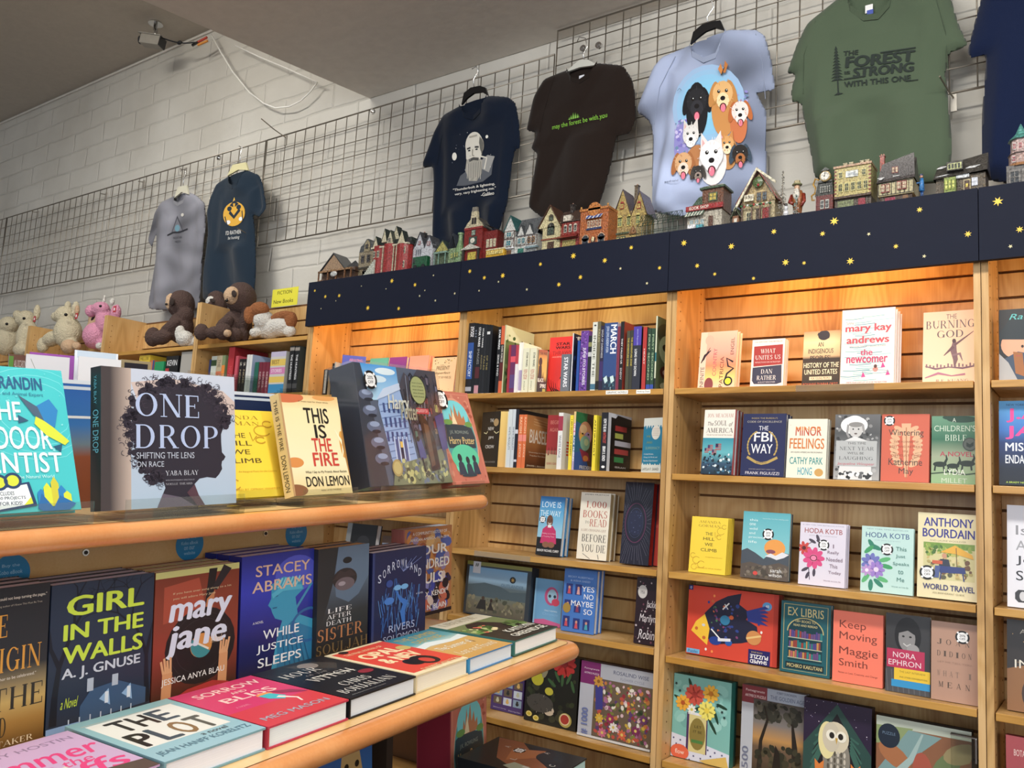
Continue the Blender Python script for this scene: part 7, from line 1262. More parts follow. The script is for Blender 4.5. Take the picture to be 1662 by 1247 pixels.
def a_lab(c): c.R(.3, .35, .62, .5, '5a6890'); c.R(.02, .72, .98, .78, 'd0ccc0')
for y0, y1, z, lab in ((1.11, 1.318, .138, 'clear plastic sleeve standing above the blue board'), (1.36, 1.47, .115, 'small clear plastic holder left of the wizarding alley volume')):
 M = TM @ M4(Vector((0, 1, 0)), Vector((-1, 0, 0)), Vector((0, 0, 1)), Vector((-1.54, y0, TU+.0008))); H = z-TU
 m = MB()
 for k in range(3): m.box(0.002*k, y1-y0-.002*k, .012*k, .012*k+.0015, 0, H-.004*k, 'acrylic')
 m.box(0, y1-y0, 0, .03, -0.0, .002, 'acrylic'); m.box(0.01, y1-y0-.01, .0145, .0155, 0.004, H-.05, 'print', '70809c'); Cv(m, y1-y0, H, lambda u, v, e, W=y1-y0, H=H: (u*W, -e, (1-v)*H)).R(.28, .16, .62, .2, '5a6890')
 tag(m.build('plastic_sleeve', M=M), lab, 'plastic sleeve')
tbox(.62, 1.30, 1.60, 1.90, TU+.001, -.02, 'oak', None, 'card_riser', 'low oak riser carrying the greeting cards', 'riser')
def a_iris(c):
 c.R(0, 0, 1, 1, 'dcdce2'); c.L([(.1, .05), (.35, .3), (.6, .5)], .008, '5a7048'); c.L([(.3, .2), (.6, .22), (.8, .45)], .008, '5a7048')
 for u, v in ((.38, .38), (.42, .42), (.72, .28), (.68, .34), (.8, .55), (.86, .58), (.56, .36)): c.E(u, v, .07, .07, random.Random(int(u*100)).choice(['5a489a', '7a68b8', '48388a']), 10, u*7)
def a_wh(c): c.R(0, 0, 1, 1, 'e6e6ea'); c.L([(.2, .4), (.3, .7), (.34, .9)], [.01, .03, .01], '8a8478'); c.L([(.5, .45), (.44, .9)], .01, '8a8478')
def card(tl, tr, b, h, col, art, lab, bd=None):
 p = fatB(TF, *tl, b); q = fatB(TF, *tr, b); z = (p.z+q.z)/2
 tbox(p.x, q.x, b, b+.002, -.0193, z, 'matte_print', col, 'greeting_card', lab, 'greeting card', art, lean=0, group='greeting cards on the riser')
card((43, 577), (113.5, 578.5), 1.66, .15, 'dcdce2', a_iris, 'white greeting card with purple irises')
card((49, 573.5), (121, 576), 1.68, .15, '9a50a8', None, 'plain purple envelope card behind the iris card')
card((128, 580), (197, 583), 1.66, .15, 'e6e6ea', a_wh, 'white greeting card with a thin dried grass stem')
card((122, 569), (192, 574), 1.70, .15, 'e8eef6', lambda c: c.R(.05, .0, .95, .08, 'c8d8e8'), 'pale glossy card behind the grass stem card')
card((15, 575), (44, 577), 1.70, .15, '8a8a90', lambda c: (c.R(0.0, 0, 1, .2, '6a4a3c'), c.R(.0, .02, .25, .18, '5a8a3a'), c.T('ALL OCCASION', .3, .06, .95, .14, 'd0c8c0')), 'grey card divider with a brown heading strip')
card((203, 588), (240, 592), 1.66, .15, '26242c', lambda c: (c.R(.12, .08, .4, 1, 'd8d8e8'), c.R(.45, .1, .92, 1, 'dcdce8'), c.P([(.5, .4), (.62, .16), (.66, .5)], '2a50a0'), c.E(.8, .3, .12, .06, 'd88050')), 'black bordered card with an orange disc')
card((196, 583), (246, 588), 1.70, .15, '9a8a68', None, 'tan card behind the black bordered one')
# ---- items on the hidden storage shelf
def a_dogs(c):
 c.G(0, 0, 1, 1, [(0, '1c4c90'), (1, '3c88c8')])
 c.P([(.0, .3), (.05, .12), (.12, .2), (.18, .1), (.24, .3), (.2, .45), (.05, .45)], 'd0a878'); c.E(.08, .26, .02, .02, '201810'); c.E(.17, .26, .02, .02, '201810'); c.E(.12, .32, .03, .02, '302018')
 c.P([(.62, .28), (.66, .05), (.74, .1), (.82, .03), (.9, .3), (.86, .55), (.66, .55)], 'b89860'); c.E(.7, .2, .025, .02, '201810'); c.E(.82, .2, .025, .02, '201810'); c.P([(.7, .3), (.84, .3), (.8, .45), (.74, .45)], '2a2420'); c.E(.6, .42, .06, .08, '6a3a90')
fb(T3RD, (455, 1380), (607, 1340), (440, 1214), (604, 1199), 0.05, '1c4c90', a_dogs, 'blue puzzle box with dogs, mostly hidden under the table', F=TF, b=1.18, lean=2, kind='box')
def a_green(c): a_oval(c)
rb = fb(T3RD, (731, 1345), (790, 1310), (731, 1128), (791, 1117), 0.05, 'a83a48', a_oval, 'red fantasy hardcover with green castle scene, half hidden below the table end', F=TF, b=1.2, lean=1, pages='8a2838') if False else None
M, W, H = place(TF, -.87, (731, 1320), (789, 1300), (733, 1122), (791, 1112), 1.2, None, 1.0, t=.06)
rb = make_book(M, W, H, .1, 'a04048', a_oval, 'crimson fantasy box standing below the far end of the table', 'boxed book', spine='8a2034', pages='8a2838')
# pedestal under it
tbox(1.50, 1.80, 1.16, 1.40, -1.3, -.8712, 'dark_base', None, 'pedestal', 'dark pedestal under the crimson fantasy box', 'pedestal')
def a_gila(c):
 c.R(0, 0, 1, 1, '181a1c'); c.P([(0, .95), (.02, .7), (.3, .3), (.98, .02), (1, .3), (.6, .6), (.3, .9)], '9a5a34'); c.P([(.0, .7), (.12, .45), (.3, .5), (.2, .9)], 'a8b098'); c.P([(.3, .4), (.7, .3), (.9, .6), (.6, .62)], 'b8703c'); c.E(.72, .72, .2, .14, '202224')
 for ch_, u, v in (('G', .1, .85), ('I', .2, .62), ('L', .36, .42), ('A', .7, .2), ('C', .45, .8), ('A', .8, .6)): c.T(ch_, u, v, u+.06, v+.06, 'd8d4cc')
 c.sticker(.7, .38, .09)
R_ = TM.to_3x3()
flat(1.556, 1.718, -.912, -1.148, -.6985, .034, '1c2024', a_gila, 'black novel lying flat at the bottom, painted figure and scattered letters', pages='b8d8d0')
tbox(1.50, 1.745, .905, 1.15, -1.3, -.7335, 'dark_base', None, 'pedestal', 'dark pedestal under the black flat novel at the bottom of the photo', 'pedestal')
# ---------------------------------------------------------------- shirts hanging on the grid
def smooth_out(pts, rounds=2):
 for k_ in range(rounds):
  f1 = .9 if k_ == 0 else .82; f0 = 1-f1
  q = []
  for i in range(len(pts)):
   a, b = pts[i], pts[(i+1) % len(pts)]; q += [(a[0]*f1+b[0]*f0, a[1]*f1+b[1]*f0), (a[0]*f0+b[0]*f1, a[1]*f0+b[1]*f1)]
  pts = q
 return pts
def pip(x, z, P):
 c = False; j = len(P)-1
 for i in range(len(P)):
  if (P[i][1] > z) != (P[j][1] > z) and x < (P[j][0]-P[i][0])*(z-P[i][1])/(P[j][1]-P[i][1])+P[i][0]: c = not c
  j = i
 return c
def near(x, z, P):
 best = (9, 0, 0)
 for i in range(len(P)):
  a, b = P[i], P[(i+1) % len(P)]; dx, dz = b[0]-a[0], b[1]-a[1]; L = dx*dx+dz*dz or 1e-9
  t = max(0, min(1, ((x-a[0])*dx+(z-a[1])*dz)/L)); qx, qz = a[0]+t*dx, a[1]+t*dz; d = math.hypot(x-qx, z-qz)
  if d < best[0]: best = (d, qx, qz)
 return best
def shirt(out, col, label, prn, prbox, neck, seed, Y=2.80, colf=None, tagcol=None, tagpos=None, T=0.022, inner=None, seams=()):
 """out: pixel outline; neck: pixel polyline of the front neckline (left to right); prbox: pixel box of the print"""
 P0 = [atY(x, y, Y) for x, y in out]; cx = sum(p.x for p in P0)/len(P0); cz = max(p.z for p in P0)
 P = smooth_out([(p.x-cx, p.z-cz) for p in P0]); NK = [atY(x, y, Y) for x, y in neck]; NK = [(p.x-cx, p.z-cz) for p in NK]
 rd = random.Random(seed); ph = [(rd.uniform(14, 34), rd.uniform(-7, 7), rd.uniform(0, 6)) for _ in range(4)]
 ex = None
 if prbox:
  q = [atY(x, y, Y-T) for x, y in prbox]; ex = (min(p.x for p in q)-cx, max(p.x for p in q)-cx, min(p.z for p in q)-cz, max(p.z for p in q)-cz)
 g = 0.009; x0 = min(p[0] for p in P)-g; x1 = max(p[0] for p in P)+g; z0 = min(p[1] for p in P)-g; z1 = max(p[1] for p in P)+g
 def mask(x, z):
  if not ex: return 1
  d = max(ex[0]-x, x-ex[1], ex[2]-z, z-ex[3]); return max(0.0, min(1.0, d/0.05))
 def yf(x, z, d):
  th = T*(1-math.exp(-d/0.02)); low = max(0, min(1, -z/0.5))
  f = sum(math.sin(a*x+b*z+c) for a, b, c in ph)*0.25
  s_ = sum(abs(math.sin(a*.55*x+b*1.3*z+c*2)) for a, b, c in ph)*.25-.6
  return -th - (0.036*f+0.03*s_)*mask(x, z)*(0.5+.6*low)*min(1, d/0.04)
 # neck opening cut out of the front: everything above the neckline between its ends
 def innk(x, z):
  if not (NK[0][0] <= x <= NK[-1][0]): return False
  for a, b in zip(NK, NK[1:]):
   if a[0] <= x <= b[0]: return z > a[1]+(b[1]-a[1])*(x-a[0])/max(1e-6, b[0]-a[0])
  return False
 vid = {}; vs = []; fs = []; cols = []; key = {}
 def vert(i, j, side):
  k = (i, j, side)
  if k in vid: return vid[k]
  x, z = x0+i*g, z0+j*g
  if not pip(x, z, P): d, x, z = near(x, z, P); d = 0
  else:
   d = near(x, z, P)[0]
  vid[k] = len(vs); vs.append((x, yf(x, z, d) if side == 0 else min(0.012, 0.012*d/0.03), z)); return vid[k]
 nx = int((x1-x0)/g); nz = int((z1-z0)/g)
 for i in range(nx):
  for j in range(nz):
   x, z = x0+(i+.5)*g, z0+(j+.5)*g
   if pip(x, z, P):
    if not innk(x, z): fs.append((vert(i, j, 0), vert(i+1, j, 0), vert(i+1, j+1, 0), vert(i, j+1, 0)))
    fs.append((vert(i, j, 1), vert(i, j+1, 1), vert(i+1, j+1, 1), vert(i+1, j, 1)))
 m = MB(); c0 = lin(col)
 m.add(vs, fs, 'cloth', col, (lambda v: colf(v[0], v[2])) if colf else None)
 o = m.build('t_shirt', M=T3(cx, Y, cz), smooth=True); tag(o, label, 'shirt')
 mm = o.modifiers.new('weld', 'WELD'); mm.merge_threshold = 0.0008
 mw = o.matrix_world.copy(); M = T3(cx, Y, cz)
 # collar rib
 n = []
 for (x, z) in NK:
  d = near(x, z, P)[0]; n.append((x, yf(x, z, max(d, 0.01))-0.003, z-0.006))
 m = MB()
 for k in range(len(n)-1):
  a, b = n[k], n[k+1]; h = 0.013
  m.add([(a[0], a[1], a[2]-h), (b[0], b[1], b[2]-h), (b[0], b[1]-.001, b[2]+h*.6), (a[0], a[1]-.001, a[2]+h*.6)], [(0, 1, 2, 3)], 'cloth', tuple(q*.86 for q in c0))
  m.add([(a[0], a[1], a[2]-h), (b[0], b[1], b[2]-h), (b[0], b[1]+.003, b[2]-h), (a[0], a[1]+.003, a[2]-h)], [(0, 1, 2, 3)], 'cloth', tuple(q*.86 for q in c0))
 m.build('collar', o, M)
 for sm in seams:
  q = [atY(x, y, Y-T) for x, y in sm]; q = [(p.x-cx, p.z-cz) for p in q]; m = MB()
  m.tube([(x, yf(x, z, near(x, z, P)[0])-.001, z) for x, z in q], 0.0013, 'cloth', tuple(v*.8 for v in c0), n=5); m.build('sleeve_seam', o, M)
 if prn:
  m = MB(); W = ex[1]-ex[0]; H = ex[3]-ex[2]
  # corners of the print: its own slanted box
  q = [atY(x, y, Y-T) for x, y in prbox]; q = [(p.x-cx, p.z-cz) for p in q]   # tl, tr, br, bl
  def fn(u, v, e):
   x = (q[0][0]*(1-u)+q[1][0]*u)*(1-v)+(q[3][0]*(1-u)+q[2][0]*u)*v; z = (q[0][1]*(1-u)+q[1][1]*u)*(1-v)+(q[3][1]*(1-u)+q[2][1]*u)*v
   return (x, -T-0.0022-e, z)
  c = Cv(m, W, H, fn, 'matte_print', 0.00006); c.clip = False; prn(c); m.build('printed_design', o, M)
 if tagpos:
  p = atY(*tagpos, Y-.004); m = MB(); x, z = p.x-cx, p.z-cz
  m.box(x-.012, x+.012, -.001, .001, z-.008, z+.02, 'cloth', tagcol); m.box(x-.006, x+.014, -.003, -.0012, z-.016, z+.0, 'cloth', '4a5aa8'); m.build('neck_label', o, M)
 return o
def hanger(out, hook, col, lab, mat='plastic', Y=2.79, wirecol='wire'):
 q = [atY(x, y, Y) for x, y in out]; cx = q[0].x; cz = q[0].z; t = thing('clothes_hanger', lab, 'hanger', T3(cx, Y, cz))
 m = MB(); m.prism([(p.x-cx, p.z-cz) for p in q], -.006, .004, mat, col); m.build('hanger_bar', t, t.matrix_world, bevel=.002)
 h = [atY(x, y, Y) for x, y in hook]; m = MB(); m.tube([(p.x-cx, 0, p.z-cz) for p in h], .0022, 'chrome', n=8); m.build('hanger_hook', t, t.matrix_world, smooth=True)
def cn(base, amp, sc_, seed):
 b = lin(base); rd = random.Random(seed); K = [(rd.uniform(4, 11)*sc_, rd.uniform(4, 11)*sc_, rd.uniform(0, 6)) for _ in range(6)]
 def f(x, z):
  s = sum(math.sin(a*x+c+2*math.sin(b2*z)) * math.cos(b2*z-c+1.3*math.sin(a*x*.7)) for a, b2, c in K)/6
  return tuple(max(0, min(1, v*(1+amp*s))) for v in b)
 return f
# grey tie-dye shirt
def p_peak(c):
 c.P([(.2, .6), (.5, .0), (.8, .6)], '4a4a52'); c.P([(.26, .56), (.5, .1), (.74, .56)], '707078'); c.E(.5, .45, .12, .12, '6890a0'); c.L([(.0, .66), (.3, .58), (.6, .6), (1, .52)], .04, '303036'); c.E(.75, .0, .07, .06, 'c8c4bc'); c.T('MOUNTAIN', .3, .74, .72, .82, '505058'); c.T('HIGH', .38, .88, .64, .95, '505058')
shirt([(285, 317), (262, 328), (251, 345), (240, 391), (246, 402), (254, 378), (253, 420), (239, 502), (280, 505), (324, 503), (328, 430), (331, 387), (334, 372), (333, 330), (318, 316), (305, 312)], '8a8a90', 'grey tie-dyed t-shirt with a small mountain print', p_peak, [(272, 352), (305, 348), (305, 394), (272, 398)], [(285, 317), (289, 328), (296, 332), (302, 326), (305, 313)], 1, Y=2.80, colf=cn('73737b', .9, 1.5, 2))
hanger([(284, 322), (290, 304), (304, 301), (307, 316), (296, 312)], [(297, 305), (298, 292), (302, 279), (297, 274), (293, 278)], 'd0ccb8', 'clear hanger holding the grey tie-dyed shirt')
def p_pump(c):
 c.E(.5, .36, .48, .3, 'd8a430'); c.P([(.4, .12), (.5, -.06), (.56, .1)], 'e8b848'); c.P([(.3, .14), (.5, .02), (.7, .12), (.5, .2)], '24303c'); c.L([(.3, .3), (.5, .44), (.75, .26)], .1, '24303c'); c.E(.3, .22, .1, .06, '24303c'); c.E(.7, .2, .1, .06, '24303c'); c.P([(.45, .1), (.5, .3), (.55, .1)], 'd8a430'); c.E(.25, .55, .1, .05, 'e8e8e8'); c.E(.8, .5, .08, .05, 'e8e8e8'); c.L([(.1, .4), (.2, .6)], .04, '24303c'); c.L([(.85, .3), (.9, .55)], .04, '24303c'); c.T("I'D RATHER", .15, .76, .85, .86, 'dcdcd8', .02); c.T('be hunting', .25, .9, .78, 1.0, 'dcdcd8', 0, .2)
shirt([(373, 285), (351, 299), (341, 322), (336, 345), (338, 377), (334, 430), (328, 488), (370, 492), (413, 487), (416, 430), (414, 372), (411, 348), (421, 353), (433, 337), (427, 300), (421, 284), (401, 276)], '1e2c3a', 'slate blue t-shirt with a yellow pumpkin print', p_pump, [(362, 326), (400, 322), (397, 388), (362, 392)], [(373, 286), (378, 300), (386, 305), (395, 300), (401, 277)], 3, Y=2.79, tagcol=None)
hanger([(370, 286), (379, 268), (400, 264), (404, 277), (388, 276)], [(389, 268), (390, 252), (393, 240), (388, 237)], 'd8d0a0', 'clear hanger holding the pumpkin shirt', Y=2.785)
def p_gal(c):
 g = 'd8d4c8'; c.P([(.08, .78), (.18, .64), (.4, .56), (.75, .52), (.96, .42), (.9, .7), (.7, .78), (.3, .8)], '5a5e66'); c.P([(.6, .5), (.82, .4), (.98, .44), (.84, .66), (.7, .6)], '9a9a98'); c.L([(.66, .4), (.8, .44), (.74, .6)], .03, g)
 c.E(.52, .22, .2, .2, g); c.P([(.33, .2), (.33, .4), (.4, .52), (.62, .52), (.7, .34), (.72, .2)], g); c.P([(.34, .42), (.3, .58), (.4, .74), (.56, .76), (.68, .66), (.7, .46), (.52, .4)], 'a8a49a')
 for k in range(16): c.L([(.36+.02*k, .48), (.34+.022*k, .7+.02*(k % 3))], .012, '6a6a68' if k % 2 else 'c8c4b8')
 c.L([(.4, .44), (.5, .42), (.62, .44)], .05, '50504e'); c.L([(.36, .26), (.44, .25)], .03, '3a3a3c'); c.L([(.54, .25), (.63, .26)], .03, '3a3a3c'); c.E(.41, .29, .03, .012, '202428'); c.E(.58, .29, .03, .012, '202428'); c.L([(.49, .28), (.48, .37), (.52, .38)], .02, '8a867a'); c.E(.7, .24, .05, .1, '88847a'); c.L([(.42, .09), (.6, .08)], .03, 'a8a498'); c.P([(.66, .1), (.74, .22), (.7, .4), (.64, .2)], '6a6862')
 c.E(.06, .34, .055, .06, 'e8e6dc'); c.E(.82, .13, .03, .025, 'e8e6dc'); speck(c, 24, -.05, 0, 1.05, .6, ['d0d0d0', '9098a8'], .004, .01, 3)
 c.T('"Thunderbolt & lightning,', .0, .82, .98, .87, 'e4e2da', .03); c.T('very, very frightening me."', .04, .885, 1.0, .935, 'e4e2da', .03); c.T('-Galileo', .66, .95, .96, 1.0, 'e4e2da', .03)
shirt([(748, 171), (719, 187), (704, 215), (685, 273), (703, 271), (704, 300), (701, 396), (740, 398), (800, 396), (812, 370), (824, 330), (832, 262), (837, 243), (845, 241), (843, 200), (837, 166), (824, 157), (793, 155)], '111b2c', 'navy t-shirt with a white portrait of a bearded old man', p_gal, [(733, 219), (804, 206), (806, 316), (737, 327)], [(748, 171), (757, 187), (771, 190), (785, 180), (793, 156)], 5, T=.024, seams=[[(727, 184), (714, 225), (706, 268)], [(823, 161), (829, 200), (834, 243)]])
hanger([(750, 171), (754, 152), (765, 143), (780, 140), (789, 143), (793, 156), (783, 150), (770, 152), (759, 160)], [(770, 144), (768, 130), (776, 115), (773, 108), (766, 112)], '151517', 'black hanger in the portrait t-shirt')
def p_may(c):
 c.T('may the forest be with you', .0, .58, 1.0, 1.0, '7cb838', .01)
 for u, h in ((.36, .3), (.4, .45), (.44, .4), (.48, .3), (.33, .18)): c.P([(u-.035, .5), (u, .5-h), (u+.035, .5)], '4a7028'); c.P([(u-.015, .5), (u, .6-h), (u+.015, .5)], '88b850')
 c.L([(.82, .9), (.96, .9)], .004, '7cb838')
shirt([(922, 113), (883, 128), (866, 157), (854, 212), (871, 216), (862, 241), (872, 250), (866, 285), (857, 336), (885, 358), (925, 362), (968, 345), (979, 315), (991, 272), (1001, 222), (1022, 217), (1033, 193), (1031, 150), (1026, 128), (1012, 106), (972, 102)], '231a16', 'dark brown t-shirt with small green lettering', p_may, [(896, 190), (985, 168), (986, 193), (897, 213)], [(922, 113), (932, 130), (948, 135), (963, 124), (972, 102)], 7, T=.024, tagcol='e0e0e8', tagpos=(943, 129), seams=[[(897, 123), (884, 170), (874, 214)], [(1000, 108), (1004, 160), (1006, 214)]])
hanger([(920, 118), (930, 108), (942, 98), (956, 98), (970, 106), (958, 108), (942, 110)], [(949, 100), (946, 88), (953, 76), (950, 62), (940, 60), (937, 68)], 'c8c8c0', 'clear hanger in the dark brown shirt')
def p_dogs(c):
 for i in range(7): c.E(.45, .3, .5-.06*i, .36-.045*i, ['98b8dc', '90bce0', '88c0e4', '84c4e6', '80c6e8', '84caea', '8ccce8'][i])
 c.E(.08, .62, .1, .2, '8c88c8'); speck(c, 50, -.02, .4, .2, .85, ['7a70c0', 'a8a0d8', '6a88a8', 'c8c0e8'], .01, .03, 1); speck(c, 30, .82, .2, 1, .45, ['8a84c8', '6a88a8', 'a8a0d8'], .01, .025, 2)
 def dog(u, v, s, coat, dark, ear, mz, et='flop', tong=True, rot=0):
  if et == 'flop': c.E(u-.1*s, v+.0*s, .04*s, .09*s, ear, 16, .25); c.E(u+.1*s, v+.0*s, .04*s, .09*s, ear, 16, -.25)
  elif et == 'up': c.P([(u-.1*s, v), (u-.09*s, v-.14*s), (u-.01*s, v-.06*s)], ear); c.P([(u+.1*s, v), (u+.09*s, v-.14*s), (u+.01*s, v-.06*s)], ear); c.P([(u-.085*s, v-.02*s), (u-.08*s, v-.1*s), (u-.04*s, v-.05*s)], 'e0a8a8')
  c.E(u, v, .105*s, .085*s, coat); c.E(u, v+.05*s, .065*s, .055*s, mz); c.E(u-.04*s, v-.015*s, .016*s, .012*s, '181410'); c.E(u+.04*s, v-.015*s, .016*s, .012*s, '181410'); c.E(u-.037*s, v-.019*s, .005*s, .004*s, 'f8f8f8'); c.E(u+.043*s, v-.019*s, .005*s, .004*s, 'f8f8f8')
  if tong: c.E(u, v+.095*s, .035*s, .028*s, '481c20'); c.E(u, v+.102*s, .025*s, .028*s, 'e87890')
  c.E(u, v+.035*s, .026*s, .016*s, '181416')
  rd = random.Random(int(u*1000))
  for k in range(26): a = rd.uniform(0, 2*PI); r = rd.uniform(.6, 1.05); c.L([(u+.1*s*r*math.cos(a), v+.08*s*r*math.sin(a)), (u+.125*s*r*math.cos(a), v+.105*s*r*math.sin(a))], .006, dark if k % 2 else coat); c.n = max(c.n-1, 2) if k % 3 else c.n
 c.E(.3, .34, .15, .25, '1c1c20'); c.E(.66, .36, .16, .25, 'c88a48'); c.E(.85, .5, .11, .18, 'c87040'); c.E(.3, .8, .15, .15, 'b87a48'); c.E(.7, .75, .12, .15, 'c08850'); c.E(.5, .82, .18, .2, 'e8e4e4')
 dog(.3, .26, 1.35, '26262a', '3a3a40', '1a1a1e', '303036'); dog(.66, .22, 1.3, 'e0b070', 'c89048', 'c08440', 'f0d8a8'); dog(.88, .4, 1.05, 'e8ddd8', 'c87040', 'b8642c', 'f0e8e4'); dog(.22, .56, 1.05, 'e0dedc', 'b8b4b0', 'd8d4d0', 'f0eeec', 'up', False); dog(.12, .8, 1.1, 'd8a878', 'b87a48', 'a86838', 'e8d8c8')
 dog(.7, .68, .85, 'd8a060', 'b87838', 'c88848', 'f0dcb8', 'up', False); dog(.86, .78, .95, '2c2826', '483830', '3a4a5a', 'a86838'); dog(.32, .9, .7, '3a3634', '605850', '4a4440', '9a8a80')
 dog(.5, .76, 1.45, 'f0ecec', 'd8d0d0', 'e8e0e0', 'f4f0f0', 'up'); c.T('penfriend', -.12, .94, .06, .965, '48506a')
 c.P([(.66, .06), (.62, .01), (.66, -.04), (.69, .03)], 'c8803c'); c.P([(.69, .05), (.72, -.06), (.76, -.02), (.72, .05)], 'b87030'); c.L([(.66, .07), (.71, .0)], .01, '302018'); c.L([(.04, .16), (.07, .14), (.1, .16)], .006, '304050')
shirt([(1121, 73), (1075, 92), (1060, 110), (1032, 181), (1052, 196), (1057, 205), (1060, 225), (1057, 345), (1100, 352), (1160, 350), (1228, 340), (1244, 290), (1245, 220), (1244, 180), (1236, 166), (1229, 152), (1259, 147), (1252, 95), (1242, 58), (1228, 48), (1180, 48)], '98a3bd', 'pale blue tie-dyed t-shirt crowded with smiling dogs', p_dogs, [(1098, 122), (1213, 108), (1224, 290), (1096, 305)], [(1121, 73), (1130, 92), (1148, 101), (1166, 92), (1180, 49)], 9, T=.026, colf=cn('97a2be', .9, 1.3, 4), seams=[[(1093, 88), (1069, 140), (1059, 200)], [(1225, 53), (1236, 100), (1240, 158)]])
hanger([(1121, 73), (1126, 53), (1140, 41), (1156, 36), (1170, 34), (1177, 50), (1162, 46), (1146, 52), (1133, 62)], [(1150, 40), (1147, 28), (1158, 12), (1155, 0), (1146, -3)], '151517', 'black hanger in the dog shirt')
def p_forest(c):
 g = '27302c'; c.L([(.08, .1), (.085, 1)], .016, g)
 for k in range(11):
  v = .08+.06*k; w_ = .02+.006*k; c.P([(.08-w_, v+.05), (.08, v-.03), (.08+w_, v+.045), (.08, v+.03)], g)
 c.P([(.03, 1.0), (.08, .95), (.15, .98)], g)
 c.T('THE', .17, .17, .35, .26, g, .06, .1); c.T('FOREST', .18, .28, 1.0, .5, g, .1, .1); c.T('IS', .17, .56, .24, .62, g, .06); c.T('STRONG', .27, .51, .98, .7, g, .1, .1); c.L([(.16, .71), (.42, .69)], .02, g); c.L([(.6, .27), (1.0, .24)], .02, g); c.T('WITH THIS ONE', .16, .76, .94, .87, g, .06); c.L([(.88, .875), (1.02, .87)], .012, g)
shirt([(1372, -12), (1310, 38), (1292, 75), (1277, 119), (1291, 122), (1284, 145), (1284, 166), (1300, 168), (1304, 190), (1318, 260), (1322, 290), (1370, 300), (1450, 302), (1540, 296), (1546, 240), (1541, 180), (1535, 118), (1541, 88), (1572, 73), (1556, 40), (1540, -15), (1530, -50), (1452, -50)], '4e5c49', 'large green t-shirt with a tree and dark slogan', p_forest, [(1346, 72), (1486, 58), (1488, 141), (1350, 156)], [(1372, -12), (1384, 18), (1405, 33), (1428, 28), (1446, 8), (1452, -20)], 11, T=.03, tagcol='e8e8e8', tagpos=(1410, 16), seams=[[(1324, 34), (1305, 90), (1302, 150)], [(1520, 0), (1534, 50), (1537, 108)]])
shirt([(1600, -30), (1586, 20), (1570, 84), (1575, 95), (1588, 92), (1601, 92), (1594, 180), (1591, 290), (1640, 300), (1740, 296), (1760, 90), (1790, 60), (1770, -40)], '101c3a', 'navy t-shirt cut off by the right edge of the photo', None, None, [(1650, -30), (1680, 0), (1710, -32)], 13, T=.026)
# ---------------------------------------------------------------- ceramic village on top of the cases
ZT = 0.8955
def windows(m, x0, x1, z0, z1, nx, nz, y, fr='e8e0c8', gl='303840', w_=.55, h_=.62, arch=False):
 dx = (x1-x0)/nx; dz = (z1-z0)/nz; m_ = m
 for i in range(nx):
  for j in range(nz):
   m = MB(); m_.wins.append(m)
   cx, cz = x0+dx*(i+.5), z0+dz*(j+.5); a, b = dx*w_/2, dz*h_/2
   m.box(cx-a, cx+a, y-.0022, y, cz-b, cz+b, 'ceramic', fr); m.box(cx-a*.72, cx+a*.72, y-.003, y-.0022, cz-b*.76, cz+b*.76, 'ceramic', gl)
   m.box(cx-a*.06, cx+a*.06, y-.0036, y-.003, cz-b*.76, cz+b*.76, 'ceramic', fr); m.box(cx-a*.72, cx+a*.72, y-.0036, y-.003, cz-b*.05, cz+b*.05, 'ceramic', fr)
   if arch: m.cyl((cx, y-.0022, cz+b), a, .0022, 'ceramic', fr, n=12, axis='y')
def hbase(pxl, pxr, py, lab, Y=2.545, cat='ceramic house', name='ceramic_house', pyb=None):
 a = atY(pxl, py, Y); b = atY(pxr, py, Y); W = (b.x-a.x)*.955; top = atY((pxl+pxr)/2, py, Y).z; t = thing(name, lab, cat, T3(a.x, Y, ZT), 'ceramic village on the bookcase tops' if cat == 'ceramic house' else None)
 return t, W, top-ZT
def part(t, name, m, smooth=False, bevel=0):
 for w_ in m.wins: w_.build('window', t, t.matrix_world)
 if not m.v: return None
 if name == 'windows': name = 'facade_trim'
 if m.wins and name == 'body': name = 'body'
 return m.build(name, t, t.matrix_world, smooth=smooth, bevel=bevel)
def gable(m, x0, x1, y0, y1, z0, z1, col, ov=.004, th=.003, axis='y', mat='ceramic'):
 """pitched roof; axis y: ridge runs back, gable faces the camera; axis x: ridge runs along the shelf"""
 if axis == 'y':
  xm = (x0+x1)/2
  for s in (0, 1):
   xa = x0-ov if s == 0 else x1+ov
   m.add([(xa, y0-ov, z0-ov*.8), (xm, y0-ov, z1), (xm, y1+ov, z1), (xa, y1+ov, z0-ov*.8), (xa, y0-ov, z0-ov*.8+th), (xm, y0-ov, z1+th*1.4), (xm, y1+ov, z1+th*1.4), (xa, y1+ov, z0-ov*.8+th)], [(0, 1, 2, 3), (4, 7, 6, 5), (0, 4, 5, 1), (3, 2, 6, 7), (0, 3, 7, 4), (1, 5, 6, 2)], mat, col)
 else:
  ym = (y0+y1)/2
  for s in (0, 1):
   ya = y0-ov if s == 0 else y1+ov
   m.add([(x0-ov, ya, z0-ov*.6), (x1+ov, ya, z0-ov*.6), (x1+ov, ym, z1), (x0-ov, ym, z1), (x0-ov, ya, z0-ov*.6+th), (x1+ov, ya, z0-ov*.6+th), (x1+ov, ym, z1+th), (x0-ov, ym, z1+th)], [(0, 1, 2, 3), (4, 7, 6, 5), (0, 4, 5, 1), (3, 2, 6, 7), (0, 3, 7, 4), (1, 5, 6, 2)], mat, col)
def tri(m, x0, x1, y0, y1, z0, z1, col): m.prism([(x0, z0), (x1, z0), ((x0+x1)/2, z1)], y0, y1, 'ceramic', col)
